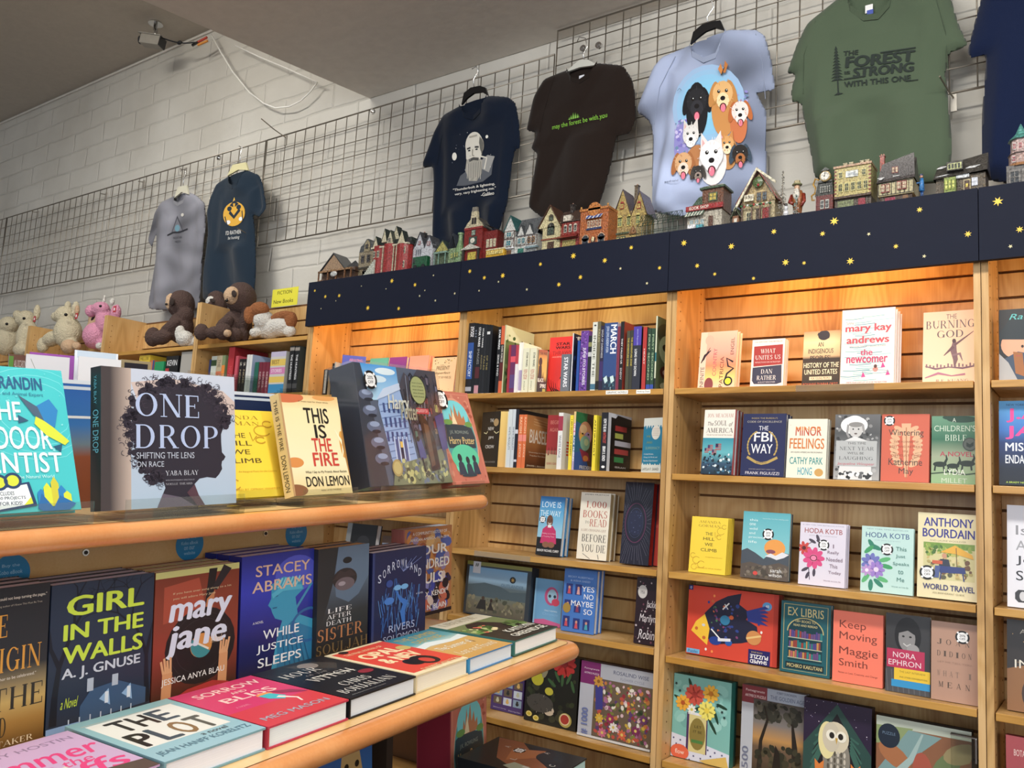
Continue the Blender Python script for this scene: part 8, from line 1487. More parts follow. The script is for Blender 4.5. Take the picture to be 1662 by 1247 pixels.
def beams(m, x0, x1, z0, z1, n, y, col='3a2418', diag=True):
 for i in range(n+1): x = x0+(x1-x0)*i/n; m.box(x-.0008, x+.0008, y-.0014, y, z0, z1, 'ceramic', col)
 for z in (z0, z1): m.box(x0, x1, y-.0014, y, z-.0009, z+.0009, 'ceramic', col)
 if diag:
  for i in range(n): a = x0+(x1-x0)*i/n; b = x0+(x1-x0)*(i+1)/n; m.tube([(a, y-.0006, z0), (b, y-.0006, z1)], .0007, 'ceramic', col, n=4)
def snow(m, pts, y0): pass
def chimney(t, x, y, z0, z1, col='8a4030', w_=.007, pots=1):
 m = MB(); m.box(x-w_, x+w_, y-w_, y+w_, z0, z1, 'ceramic', col); m.box(x-w_*1.25, x+w_*1.25, y-w_*1.25, y+w_*1.25, z1, z1+.003, 'ceramic', col)
 for k in range(pots): m.cyl((x+(k-(pots-1)/2)*w_, y, z1+.003), w_*.35, .006, 'ceramic', 'c08060', n=8)
 part(t, 'chimney', m)
D0 = .075
# 1 nativity-like stable
t, W, H = hbase(520, 576, 410, 'small brown timber stable with grey roof, first of the village from the left')
m = MB(); m.box(0, W, .02, D0, 0, H*.5, 'ceramic', '5a4030'); tri(m, W*.1, W*.75, .0, .02, H*.45, H*.95, 'b09070'); part(t, 'walls', m)
m = MB(); gable(m, W*.05, W*.8, 0, D0, H*.42, H*.97, '4a4c50', th=.004); m.add([(W*.75, -.003, H*.4), (W*1.05, -.003, H*.34), (W*1.05, D0, H*.36), (W*.72, D0, H*.85)], [(0, 1, 2, 3)], 'ceramic', '4a4c50'); part(t, 'roof', m)
m = MB()
for x in (.02, .3, .55, .8, .98): m.box(W*x-.002, W*x+.002, -.004, .002, 0, H*.42, 'ceramic', '8a6040')
m.box(0, W, -.004, .002, H*.38, H*.44, 'ceramic', 'a07850'); m.box(0, W, -.006, .01, 0, H*.06, 'ceramic', '6a6058'); part(t, 'timber_frame', m)
m = MB(); m.ell((W*.5, -.006, H*.28), (W*.1, .006, H*.09), 'ceramic', 'd8d8d4'); m.box(W*.08, W*.16, -.01, -.004, 0, H*.12, 'ceramic', 'b08058'); part(t, 'figures', m)
# 2 beige mansard tower house
t, W, H = hbase(585, 609, 388, 'narrow beige townhouse with a curved gable beside the red castle', Y=2.585)
m = MB(); m.box(0, W, 0, D0, 0, H*.7, 'ceramic', '9a8c70'); part(t, 'walls', m)
m = MB(); m.prism([(0, H*.7), (W, H*.7), (W*.95, H*.85), (W*.75, H*.92), (W*.6, H), (W*.45, H), (W*.3, H*.9), (W*.08, H*.84)], 0, D0, 'ceramic', '4a4e50'); m.prism([(W*.35, H*.7), (W*.75, H*.7), (W*.72, H*.9), (W*.55, H*.98), (W*.4, H*.9)], -.003, .01, 'ceramic', 'a89a78'); part(t, 'roof', m)
m = MB(); windows(m, W*.1, W*.9, H*.38, H*.68, 2, 1, -.0005, '5a5048', '282c34'); windows(m, W*.4, W*.7, H*.73, H*.9, 1, 1, -.0035, '5a5048', '282c34'); m.box(W*.05, W*.95, -.006, 0, H*.3, H*.34, 'ceramic', '4a4438'); part(t, 'windows', m)
m = MB(); m.box(W*.35, W*.65, -.002, 0, 0, H*.24, 'ceramic', '38302c'); m.cyl((W*.5, -.002, H*.22), W*.15, .002, 'ceramic', '38302c', n=14, axis='y'); part(t, 'door', m)
# 3 red castle with stairs
t, W, H = hbase(605, 669, 366, 'red mansion with many cream gables and a white stairway', Y=2.535)
R_d = 'a02020'
m = MB(); m.cyl((W*.18, .03, 0), W*.17, H*.62, 'ceramic', R_d, n=10); m.box(W*.15, W*.9, .02, D0, 0, H*.66, 'ceramic', R_d); m.cyl((W*.48, .018, 0), W*.15, H*.62, 'ceramic', R_d, n=10); m.cyl((W*.82, .025, 0), W*.17, H*.58, 'ceramic', R_d, n=12); part(t, 'walls', m)
m = MB(); m.box(W*.05, W*.97, .02, D0, H*.64, H*.74, 'ceramic', '3c4440')
for x, y, w_, z0, z1 in ((.12, .0, .16, .58, .82), (.3, .01, .14, .7, .97), (.5, -.0, .2, .6, .9), (.56, .02, .2, .74, 1.0), (.8, .0, .2, .6, .86)):
 tri(m, W*(x-w_/2), W*(x+w_/2), y, y+.03, H*z0, H*z1, 'ddd4b4'); gable(m, W*(x-w_/2), W*(x+w_/2), y, y+.03, H*z0, H*z1, '3c4440', ov=.0015, th=.002)
m.cyl((W*.88, .028, H*.58), W*.14, H*.16, 'ceramic', '3c3c40', n=12, r2=W*.03); part(t, 'roof', m)
m = MB(); windows(m, W*.08, W*.28, H*.34, H*.54, 2, 1, -.004, 'e4dcc0', '283038', .6, .7); windows(m, W*.38, W*.58, H*.36, H*.56, 1, 1, -.003, 'e4dcc0', '283038', .6, .8); windows(m, W*.7, W*.96, H*.34, H*.54, 2, 1, -.004, 'e4dcc0', '283038', .7, .7); windows(m, W*.7, W*.96, H*.06, H*.26, 2, 1, -.004, 'e4dcc0', '283038', .7, .7); windows(m, W*.44, W*.56, H*.64, H*.76, 1, 1, -.002, 'e4dcc0', '283038', .7, .8)
for x in (.35, .63, .7): m.box(W*x-.001, W*x+.001, -.006, .0, 0, H*.58, 'ceramic', 'e4dcc0')
m.box(W*.02, W*.98, -.004, .01, H*.57, H*.6, 'ceramic', 'e4dcc0'); part(t, 'windows', m)
m = MB()
for k in range(8): m.box(W*(-.1+.036*k), W*(-.0645+.036*k), -.012, -.004, 0, H*(.05+.04*k), 'ceramic', 'd0d2c4')
part(t, 'stairway', m)
m = MB(); m.box(W*.4, W*.54, -.006, 0, 0, H*.24, 'ceramic', 'e4dcc0'); m.box(W*.42, W*.52, -.007, -.006, 0, H*.2, 'ceramic', '5a1818'); part(t, 'door', m)
# 4 white double gable house
t, W, H = hbase(673, 706, 376, 'white house with grey double gables behind the green toy van', Y=2.565)
m = MB(); m.box(0, W, 0, D0-.02, 0, H*.66, 'ceramic', 'd0d2d8'); tri(m, W*.08, W*.55, -.001, .02, H*.62, H*.98, 'd0d2d8'); tri(m, W*.6, W*.98, -.001, .02, H*.6, H*.86, 'd0d2d8'); part(t, 'walls', m)
m = MB(); gable(m, W*.06, W*.56, 0, D0-.02, H*.62, H*.98, '55575c', th=.004); gable(m, W*.6, W, 0, D0-.02, H*.6, H*.86, '55575c', th=.004); m.box(W*.0, W, .02, D0-.02, H*.64, H*.74, 'ceramic', '55575c'); part(t, 'roof', m)
m = MB(); windows(m, W*.14, W*.46, H*.4, H*.6, 3, 1, -.0005, 'b0b4bc', '50545c', .5, .8); windows(m, W*.22, W*.4, H*.66, H*.8, 1, 1, -.0015, '902030', 'd0d0d0', .6, .7); windows(m, W*.68, W*.9, H*.62, H*.74, 1, 1, -.0015, '902030', 'd0d0d0', .7, .8); part(t, 'windows', m)
chimney(t, W*.36, .02, H*.9, H*.99, '3a3a3c')
# green toy van
t, W, H = hbase(670, 694, 416, 'small dark green toy van parked before the white house', Y=2.528, cat='toy van', name='toy_van')
m = MB(); m.box(0, W, 0, .022, H*.2, H, 'ceramic', '0e5a38'); m.box(W*.02, W*.2, -.001, .023, H*.5, H*.85, 'ceramic', '203028'); part(t, 'body', m, bevel=.002)
for x in (.22, .78): m = MB(); m.cyl((W*x, -.002, H*.2), H*.18, .004, 'black_plastic', n=14, axis='y'); part(t, 'wheel', m)
# 5 green porch house
t, W, H = hbase(706, 728, 388, 'small green house with a yellow gable and porch')
m = MB(); m.box(0, W, .012, D0, 0, H*.62, 'ceramic', '5a6a50'); tri(m, 0, W, .008, .02, H*.6, H*.95, 'b0a860'); part(t, 'walls', m)
m = MB(); gable(m, 0, W, .01, D0, H*.6, H*.96, '405048'); part(t, 'roof', m)
m = MB(); m.box(0, W, -.004, .012, H*.5, H*.56, 'ceramic', '8aa898')
for x in (.08, .4, .9): m.box(W*x-.0015, W*x+.0015, -.003, 0, 0, H*.5, 'ceramic', '8ab0a0')
m.box(0, W, -.008, .012, 0, .004, 'ceramic', '9ab0c8'); part(t, 'porch', m)
# 6 green bottle-shaped house
t, W, H = hbase(728, 752, 376, 'pale green bottle-necked house left of the tall red building')
m = MB(); m.box(0, W*.55, .01, D0, 0, H*.55, 'ceramic', '8aa078'); m.cyl((W*.68, .02, 0), W*.3, H*.45, 'ceramic', '80a070', n=16, r2=W*.27); m.cyl((W*.68, .02, H*.45), W*.27, H*.3, 'ceramic', '80a070', n=16, r2=W*.12); m.cyl((W*.68, .02, H*.75), W*.12, H*.2, 'ceramic', '88a878', n=16); m.cyl((W*.68, .02, H*.93), W*.17, H*.05, 'ceramic', '90b080', n=16); part(t, 'walls', m)
m = MB(); gable(m, 0, W*.5, .01, D0, H*.55, H*.96, '38404c'); part(t, 'roof', m)
m = MB(); windows(m, W*.08, W*.45, H*.2, H*.45, 1, 1, .0095, '708860', 'c0c070', .5, .7); windows(m, W*.55, W*.85, H*.2, H*.42, 2, 1, -.003, '708860', 'd0c870', .6, .7); part(t, 'windows', m)
# 7 tall red building with stepped gable and clock
t, W, H = hbase(757, 810, 334, 'tall dark red building with a pale bell gable and clock')
m = MB(); m.box(0, W*.58, 0, D0, 0, H*.62, 'ceramic', '84201c'); m.box(W*.58, W, .012, D0, 0, H*.55, 'ceramic', '7a1c18'); m.box(0, W*.58, -.003, .0, H*.6, H*.64, 'ceramic', '94282a'); part(t, 'walls', m)
m = MB(); m.prism([(0, H*.64), (W*.58, H*.64), (W*.5, H*.72), (W*.4, H*.78), (W*.38, H*.92), (W*.2, H*.92), (W*.18, H*.78), (W*.08, H*.72)], -.002, .01, 'ceramic', 'cfc4a4'); m.prism([(W*.2, H*.92), (W*.38, H*.92), (W*.36, H), (W*.22, H)], -.002, .008, 'ceramic', '8a8478'); part(t, 'gable', m)
m = MB(); gable(m, W*.06, W*.54, .01, D0, H*.62, H*.84, '4c4844'); m.add([(W*.54, .005, H*.7), (W*1.03, .005, H*.55), (W*1.03, D0, H*.55), (W*.5, D0, H*.7)], [(0, 1, 2, 3)], 'ceramic', '4c4844'); part(t, 'roof', m)
m = MB(); windows(m, W*.66, W*.98, H*.24, H*.42, 3, 1, .0118, 'd8d0b8', 'c8c0a0', .7, .8); windows(m, W*.22, W*.38, H*.68, H*.82, 2, 1, -.0025, '403838', '282428', .7, .8); windows(m, W*.2, W*.4, H*.48, H*.6, 1, 1, -.0005, '607068', 'a0b0a0', .6, .8); part(t, 'windows', m)
m = MB(); m.box(W*.18, W*.42, -.004, 0, H*.33, H*.47, 'ceramic', '3c5048'); m.cyl((W*.3, -.0055, H*.4), W*.07, .0015, 'ceramic', 'e8e4d4', n=16, axis='y'); part(t, 'clock', m)
m = MB(); m.prism([(W*-.04, H*.24), (W*.6, H*.24), (W*.28, H*.34)], -.014, 0, 'ceramic', 'd8d4c8'); m.box(W*.02, W*.08, -.012, -.006, 0, H*.24, 'ceramic', '302c28'); m.box(W*.5, W*.56, -.012, -.006, 0, H*.24, 'ceramic', '302c28'); m.box(W*.16, W*.42, -.002, 0, 0, H*.2, 'ceramic', 'c8b450'); part(t, 'entrance', m)
t, W, H = hbase(789, 820, 403, 'yellow toy tram at the foot of the tall red building', Y=2.53, cat='toy tram', name='toy_tram')
m = MB(); m.box(0, W, 0, .02, H*.0, H*.85, 'ceramic', 'd8a828'); m.box(-.001, W+.001, -.001, .021, H*.85, H, 'ceramic', 'e8dcb0'); windows(m, W*.04, W*.96, H*.42, H*.8, 8, 1, -.0003, 'e8d070', 'f0e0a0', .8, .9); part(t, 'body', m, bevel=.0015)
# 8 teal and white half timbered
t, W, H = hbase(821, 874, 343, 'half-timbered white house with teal windows and grey steep roofs')
m = MB(); m.box(0, W*.33, 0, D0, 0, H*.62, 'ceramic', 'cfd0cc'); m.box(W*.33, W, .01, D0, 0, H*.5, 'ceramic', 'cfd0cc'); tri(m, 0, W*.36, -.001, .02, H*.6, H*.92, 'd4d4d0'); tri(m, W*.4, W*.62, .005, .02, H*.48, H*.7, 'd4d4d0'); tri(m, W*.66, W*.9, .005, .02, H*.48, H*.7, 'd4d4d0'); part(t, 'walls', m)
m = MB(); gable(m, 0, W*.36, 0, D0, H*.6, H*.93, '3c7070', th=.003); gable(m, W*.36, W, .01, D0, H*.5, H*.88, '606468', axis='x'); gable(m, W*.4, W*.62, .004, .03, H*.48, H*.7, '505458', ov=.002); gable(m, W*.66, W*.9, .004, .03, H*.48, H*.7, '505458', ov=.002); part(t, 'roof', m)
m = MB(); beams(m, 0, W*.33, H*.22, H*.42, 3, -.0003, '5a3828'); beams(m, 0, W*.33, H*.44, H*.6, 3, -.0003, '5a3828'); beams(m, W*.36, W, H*.26, H*.46, 5, .0097, '5a3828'); part(t, 'timber_frame', m)
m = MB(); windows(m, W*.06, W*.28, H*.26, H*.4, 1, 1, -.002, 'd8d8d0', '2c7c8c', .8, .9); windows(m, W*.06, W*.28, H*.46, H*.58, 1, 1, -.002, 'd8d8d0', '2c7c8c', .8, .9); windows(m, W*.4, W*.66, H*.28, H*.44, 2, 1, .008, 'd8d8d0', '2c7c8c', .8, .9); windows(m, W*.7, W*.96, H*.28, H*.44, 2, 1, .008, 'b08050', '30404c', .7, .8); part(t, 'windows', m)
m = MB(); m.box(W*.08, W*.26, -.001, .0005, 0, H*.18, 'ceramic', '6a4a30'); m.box(0, W*.36, -.008, 0, H*.2, H*.23, 'ceramic', 'e8e8ec'); m.box(W*.42, W*.6, .008, .0098, 0, H*.2, 'ceramic', '2c7c6c'); m.box(W*.7, W*1.08, -.004, .01, H*.16, H*.2, 'ceramic', '88a0a8'); part(t, 'door', m)
# 9 cream tudor with red wing
t, W, H = hbase(876, 944, 329, 'cream gabled house with a red brick wing and brown roofs')
m = MB(); m.box(W*.12, W*.55, 0, D0, 0, H*.6, 'ceramic', 'cfc498'); tri(m, W*.02, W*.56, -.002, .02, H*.52, H*.94, 'cfc498'); m.box(W*.55, W, .008, D0, H*.1, H*.58, 'ceramic', '8a2c24'); m.box(W*.55, W, .008, D0, 0, H*.1, 'ceramic', 'b0a080'); part(t, 'walls', m)
m = MB(); gable(m, W*.04, W*.54, 0, D0, H*.55, H*.96, '5a3c2c', ov=.006, th=.004); gable(m, W*.5, W, .008, D0, H*.6, H*.86, '4a3830', axis='x'); m.box(W*.62, W*.8, .0, .02, H*.6, H*.72, 'ceramic', 'd8d0c0'); part(t, 'roof', m)
m = MB(); windows(m, W*.22, W*.44, H*.34, H*.55, 1, 1, -.0005, '3a3830', '48584c', .8, .8, True); windows(m, W*.26, W*.4, H*.64, H*.74, 1, 1, -.0025, '504838', '607060', .8, .8, True); windows(m, W*.6, W*.96, H*.36, H*.52, 3, 1, .0076, 'd8d0c0', '283038', .6, .8, True); part(t, 'windows', m)
m = MB(); m.box(W*.1, W*.56, -.004, 0, H*.26, H*.29, 'ceramic', '8a4830'); m.box(W*.5, W*.98, -.006, .008, H*.24, H*.27, 'ceramic', '6a2820'); m.add([(W*.5, .008, H*.34), (W*.98, .008, H*.34), (W*1.0, -.014, H*.24), (W*.5, -.014, H*.24)], [(0, 1, 2, 3)], 'ceramic', '8a2c28'); m.box(W*.26, W*.42, -.002, 0, 0, H*.22, 'ceramic', '4a3020'); m.box(W*.6, W*.92, .006, .008, .004, H*.22, 'ceramic', 'a89858'); part(t, 'shop_front', m)
chimney(t, W*.7, .04, H*.8, H*.98, '302420')
# 10 orange shop
t, W, H = hbase(943.5, 991, 328, 'orange brick shop with arched windows and a round pediment')
m = MB(); m.box(0, W, 0, D0, 0, H*.86, 'ceramic', 'b0602c'); m.box(-.002, W+.002, -.004, D0, H*.82, H*.87, 'ceramic', 'c07838'); m.cyl((W*.5, -.004, H*.84), W*.22, .012, 'ceramic', 'c07838', n=24, axis='y'); m.ell((W*.03, -.002, H*.9), (.004, .004, .006), 'ceramic', 'c89048'); m.ell((W*.97, -.002, H*.9), (.004, .004, .006), 'ceramic', 'c89048'); part(t, 'walls', m)
m = MB(); windows(m, W*.26, W*.76, H*.42, H*.6, 5, 1, -.0005, 'e8dcc0', '804030', .7, .9); part(t, 'windows', m)
m = MB(); m.add([(W*.22, 0, H*.72), (W*.8, 0, H*.72), (W*.78, -.012, H*.62), (W*.24, -.012, H*.62)], [(0, 1, 2, 3)], 'ceramic', 'e0e0e4')
for k in range(4): a = .27+.14*k; m.add([(W*(a+.02), -.0007, H*.72), (W*(a+.09), -.0007, H*.72), (W*(a+.05), -.0127, H*.62), (W*(a-.02), -.0127, H*.62)], [(0, 1, 2, 3)], 'ceramic', '3858a8')
m.box(W*.24, W*.78, -.004, 0, H*.38, H*.42, 'ceramic', '28386a'); part(t, 'awning', m)
m = MB()
for x in (.22, .78): m.box(W*(x-.13), W*(x+.13), -.002, 0, 0, H*.22, 'ceramic', 'c8a080'); m.cyl((W*x, -.002, H*.2), W*.13, .002, 'ceramic', 'c8a080', n=18, axis='y'); m.box(W*(x-.1), W*(x+.1), -.003, -.002, 0, H*.2, 'ceramic', '28303c'); m.cyl((W*x, -.003, H*.2), W*.1, .001, 'ceramic', '28303c', n=18, axis='y')
m.box(W*.42, W*.58, -.002, 0, 0, H*.2, 'ceramic', '5a3020'); m.ell((W*.5, -.004, H*.16), (W*.05, .003, H*.06), 'ceramic', 'f0e0b0'); part(t, 'shop_front', m)
# 11 stone twin gable
t, W, H = hbase(999, 1058, 306, 'stone house with twin pointed gables left of the greenhouse', Y=2.61)
W *= .93
m = MB(); m.box(0, W*.95, 0, D0, 0, H*.62, 'ceramic', 'a89058'); tri(m, -.0, W*.5, -.002, .02, H*.56, H, 'b09858'); tri(m, W*.55, W, -.002, .02, H*.52, H*.92, 'b09858')
rd = random.Random(5)
for k in range(40): x = rd.uniform(.03, .9)*W; z = rd.uniform(.1, .6)*H; m.ell((x, -.0005, z), (.0022, .0012, .0016), 'ceramic', rd.choice(['7a5838', 'c8a868', '8a7448']), 6, 4)
part(t, 'walls', m)
m = MB(); gable(m, 0, W*.5, 0, D0, H*.58, H*1.0, '5a4440', ov=.004); gable(m, W*.55, W, 0, D0, H*.54, H*.92, '5a4440', ov=.004); part(t, 'roof', m)
m = MB(); windows(m, W*.1, W*.3, H*.36, H*.54, 1, 1, -.001, 'c8b868', '708058', .7, .9, True); windows(m, W*.38, W*.56, H*.36, H*.54, 1, 1, -.001, 'c8b868', '708058', .7, .9, True); windows(m, W*.66, W*.84, H*.36, H*.54, 1, 1, -.001, 'c8b868', '708058', .7, .9, True); windows(m, W*.18, W*.32, H*.66, H*.78, 1, 1, -.003, 'a83830', 'c8b868', .8, .8, True); windows(m, W*.7, W*.84, H*.62, H*.74, 1, 1, -.003, 'a83830', 'c8b868', .8, .8, True); part(t, 'windows', m)
m = MB(); m.box(W*.02, W*.5, -.006, 0, H*.24, H*.27, 'ceramic', '38482c'); windows(m, W*.05, W*.4, H*.03, H*.22, 2, 1, -.001, '38482c', 'b8a868', .8, .9); tri(m, W*.5, W*.75, -.008, 0, H*.22, H*.36, '8a6038'); m.box(W*.54, W*.7, -.002, 0, 0, H*.2, 'ceramic', 'c8b068'); part(t, 'shop_front', m)
chimney(t, W*.52, .04, H*.8, H*1.1, '6a5c48')
# 12 greenhouse
t, W, H = hbase(1035, 1108, 340, 'dark green wire-framed miniature greenhouse')
m = MB(); a = [(0, 0), (W*.9, 0)]
Dg = .05
for i in range(9):
 x = W*.94*i/8
 m.tube([(x, 0, 0), (x, 0, H*.5), (x+W*.03, Dg/2, H*.95), (x, Dg, H*.5), (x, Dg, 0)], .0011, 'plastic', '24382c', n=4)
for y, z in ((0, 0.002), (0, H*.25), (0, H*.5), (Dg/4, H*.73), (Dg/2, H*.95), (Dg*.75, H*.73), (Dg, H*.5), (Dg, .002), (Dg, H*.25)): m.tube([(0, y, z), (W*.97, y, z)], .0011, 'plastic', '24382c', n=4)
for i in range(8): x = W*.94*i/8; m.tube([(x, 0, H*.5), (x+W*.12, Dg/2, H*.95)], .0008, 'plastic', '24382c', n=4)
part(t, 'frame', m)
m = MB(); m.box(.002, W*.93, .001, .0014, 0, H*.5, 'acrylic'); m.box(.002, W*.93, Dg-.0014, Dg-.001, 0, H*.5, 'acrylic'); part(t, 'glazing', m)
m = MB()
for k in range(9): m.ell((W*(.08+.1*k), Dg*.5, H*.1), (.006, .008, .007), 'ceramic', ['8a5a48', '4a7a40', 'a85a50', '5a8a50'][k % 4], 8, 6)
m.box(.002, W*.92, .004, Dg-.004, 0, .004, 'ceramic', '5a4838'); part(t, 'plants', m)
# 13 book shop
t, W, H = hbase(1117, 1178, 296, 'red-trimmed shop with green roofs and a square brick tower')
m = MB(); m.box(0, W*.95, .004, D0, 0, H*.42, 'ceramic', 'b8b0a0'); m.box(W*.4, W*.98, .004, D0, H*.42, H*.86, 'ceramic', '6a4028'); part(t, 'walls', m)
m = MB(); m.prism([(W*.0, H*.46), (W*.42, H*.46), (W*.4, H*.74), (W*.3, H*.72)], .004, D0, 'ceramic', '38543c'); m.box(W*.34, W*1.03, -.002, D0, H*.86, H*.9, 'ceramic', '38543c'); m.add([(W*.34, -.002, H*.9), (W*1.03, -.002, H*.9), (W*.86, D0*.4, H), (W*.5, D0*.4, H), (W*.34, D0, H*.9), (W*1.03, D0, H*.9)], [(0, 1, 2, 3), (0, 3, 4), (1, 5, 2), (2, 5, 4, 3)], 'ceramic', '48664c'); part(t, 'roof', m)
m = MB(); m.box(-.003, W, -.006, .004, H*.44, H*.54, 'ceramic', 'a01c20'); c = Cv(m, W, H, lambda u, v, e: (u*W, -.0062-e, (1-v)*H), 'ceramic'); c.T('BOOK SHOP', .08, .475, .62, .54, 'f0e8d8', .04); part(t, 'shop_sign', m)
m = MB(); m.add([(0, .0, H*.44), (W*.5, .0, H*.44), (W*.46, -.014, H*.32), (-.006, -.014, H*.32)], [(0, 1, 2, 3)], 'ceramic', '5a7a68')
for k in range(6): m.add([(W*.085*k, -.0006, H*.44), (W*(.085*k+.04), -.0006, H*.44), (W*(.08*k+.03), -.0146, H*.32), (W*(.08*k-.02), -.0146, H*.32)], [(0, 1, 2, 3)], 'ceramic', 'e0e0d4')
part(t, 'awning', m)
m = MB(); windows(m, W*.55, W*.85, H*.58, H*.8, 1, 1, .0036, '38543c', 'c8b050', .8, .8); windows(m, W*.05, W*.5, H*.05, H*.3, 3, 1, .0036, 'd8d0c0', '90a8b0', .8, .9); m.box(W*.6, W*.72, -.001, .004, 0, H*.3, 'ceramic', '5a3828'); m.box(W*.08, W*.3, -.016, -.004, 0, H*.14, 'ceramic', 'e4e4e8'); m.box(W*.32, W*.5, -.016, -.004, 0, H*.12, 'ceramic', '50a8b8'); part(t, 'windows', m)
t, W, H = hbase(1188, 1201, 338, 'tiny brown kiosk with green roof beside the red-trimmed shop', Y=2.53)
m = MB(); m.box(W*.1, W*.9, 0, .03, 0, H*.55, 'ceramic', '8a5a38'); m.box(W*.3, W*.7, -.001, 0, H*.05, H*.4, 'ceramic', 'e0d8c8'); part(t, 'walls', m); m = MB(); gable(m, W*.05, W*.95, 0, .03, H*.5, H, '48583c'); part(t, 'roof', m)
# 14 chalet
t, W, H = hbase(1196, 1264, 274, 'wide-roofed chalet with a holly wreath and garlands')
m = MB(); m.box(W*.14, W*.95, .006, D0, 0, H*.55, 'ceramic', 'c0b088'); tri(m, W*.12, W*.98, .004, .02, H*.4, H*.92, 'b8a070'); part(t, 'walls', m)
m = MB(); gable(m, W*.1, W*.98, -.002, D0, H*.42, H*.97, '8a4030', ov=.01, th=.005); m.prism([(W*-.03, H*.28), (W*.02, H*.26), (W*.55, H*.96), (W*.53, H)], -.014, -.010, 'ceramic', 'e8e0c4'); m.prism([(W*.53, H), (W*.55, H*.94), (W*1.0, H*.66), (W*1.02, H*.7)], -.014, -.010, 'ceramic', 'e8e0c4'); part(t, 'roof', m)
m = MB()
for x in (.18, .42, .62, .86): m.box(W*x-.002, W*x+.002, -.008, -.004, 0, H*.4, 'ceramic', '6a5040')
m.tube([(W*.14, -.009, H*.34), (W*.52, -.009, H*.33), (W*.9, -.009, H*.33)], .0016, 'ceramic', '2c6a38')
for k in range(10): m.ell((W*(.16+.08*k), -.009, H*(.34-.015*(k % 2))), (.004, .003, .004), 'ceramic', ['2c6a38', 'b02828', 'e8e8e0'][k % 3], 8, 6)
part(t, 'garland', m); m = MB(); m.ell((W*.56, -.008, H*.74), (W*.13, .003, H*.1), 'ceramic', '48602c'); m.ell((W*.58, -.011, H*.68), (.004, .003, .005), 'ceramic', 'b02020'); part(t, 'wreath', m)
m = MB(); m.box(W*.22, W*.46, -.007, -.004, H*.42, H*.54, 'ceramic', 'e8e0c8'); c = Cv(m, W, H, lambda u, v, e: (u*W, -.0072-e, (1-v)*H), 'ceramic'); c.T('Ski Shop', .25, .47, .43, .56, '503828', .03); part(t, 'sign_board', m)
m = MB(); windows(m, W*.5, W*.78, H*.4, H*.58, 2, 1, .003, '5a4838', '50606a', .8, .9); windows(m, W*.24, W*.42, H*.04, H*.26, 1, 1, .005, 'd8d0a8', '384038', .8, .9); m.box(W*.66, W*.82, .003, .006, 0, H*.28, 'ceramic', '8a2020'); m.box(W*.5, W*.62, .003, .006, 0, H*.28, 'ceramic', '48382c'); part(t, 'windows', m)
# tree of clear beads
def bead_tree(pxl, pxr, py, Y, lab, col, name='miniature_tree', n=90, seed=1):
 t, W, H = hbase(pxl, pxr, py, lab, Y=Y, cat='miniature tree', name=name); rd = random.Random(seed)
 m = MB(); m.tube([(W/2, .01, 0), (W/2, .01, H*.95)], [.003, .001], 'ceramic', '6a5a48'); m.cyl((W/2, .01, 0), W*.25, .003, 'ceramic', 'e0e0e0', n=12); part(t, 'trunk', m)
 m = MB()
 for k in range(n):
  z = rd.uniform(.08, .97); r = W*.5*(1-z)*rd.uniform(.5, 1)+.001; a = rd.uniform(0, 6.28); m.tube([(W/2, .01, H*z), (W/2+r*math.cos(a), .01+r*math.sin(a)*.6, H*z-.003)], .0008, 'ceramic', rd.choice(col), n=4); m.ell((W/2+r*math.cos(a), .01+r*math.sin(a)*.6, H*z-.003), (.0018, .0018, .0018), 'ceramic', rd.choice(col), 6, 4)
 part(t, 'branches', m)
bead_tree(1259, 1281, 271, 2.54, 'tall silvery beaded miniature tree beside the chalet', ['c8c4b8', 'a8a498', 'e8e4d4', '8a8a80'], seed=1)
bead_tree(1284, 1298, 312, 2.525, 'small snowy green miniature tree before the santa figure', ['3a5a48', '6a8a80', 'd8e0e0'], n=60, seed=2)
# santa figurine
t, W, H = hbase(1279, 1310, 287, 'carved figurine in a red-brown coat with white beard', Y=2.56, cat='figurine', name='bearded_figurine')
m = MB(); m.tube([(W*.45, .014, 0), (W*.48, .014, H*.3), (W*.5, .014, H*.55), (W*.5, .014, H*.7)], [.012, .014, .019, .012], 'ceramic', 'a8683c', n=14); part(t, 'coat', m, True)
m = MB(); m.ell((W*.48, .006, H*.76), (.009, .009, .011), 'ceramic', 'd8b090'); part(t, 'head', m, True)
m = MB(); m.ell((W*.48, -.002, H*.6), (.011, .007, .019), 'ceramic', 'e4ddd0'); part(t, 'beard', m, True)
m = MB(); m.cyl((W*.48, .006, H*.82), .015, .003, 'ceramic', '8a9060', n=18); m.cyl((W*.48, .006, H*.84), .011, .011, 'ceramic', 'c8b890', n=18, r2=.009); part(t, 'hat', m)
m = MB(); m.tube([(W*.2, .01, H*.6), (W*.14, -.004, H*.42), (W*.36, -.01, H*.36)], [.007, .006, .005], 'ceramic', '983828', n=8); m.tube([(W*.8, .01, H*.6), (W*.9, .0, H*.42), (W*.8, -.006, H*.3)], [.007, .006, .005], 'ceramic', '983828', n=8); part(t, 'arms', m, True)
t, W, H = hbase(1270, 1281, 330, 'tiny white snowman at the foot of the beaded tree', Y=2.515, cat='figurine', name='snowman_figurine')
m = MB(); m.ell((W/2, .004, H*.26), (W*.42, .006, H*.26), 'ceramic', 'e8e8ec'); m.ell((W/2, .004, H*.66), (W*.3, .005, H*.2), 'ceramic', 'e8e8ec'); part(t, 'body', m, True); m = MB(); m.cyl((W/2, .004, H*.8), W*.22, H*.2, 'ceramic', '303030', n=10); part(t, 'hat', m)
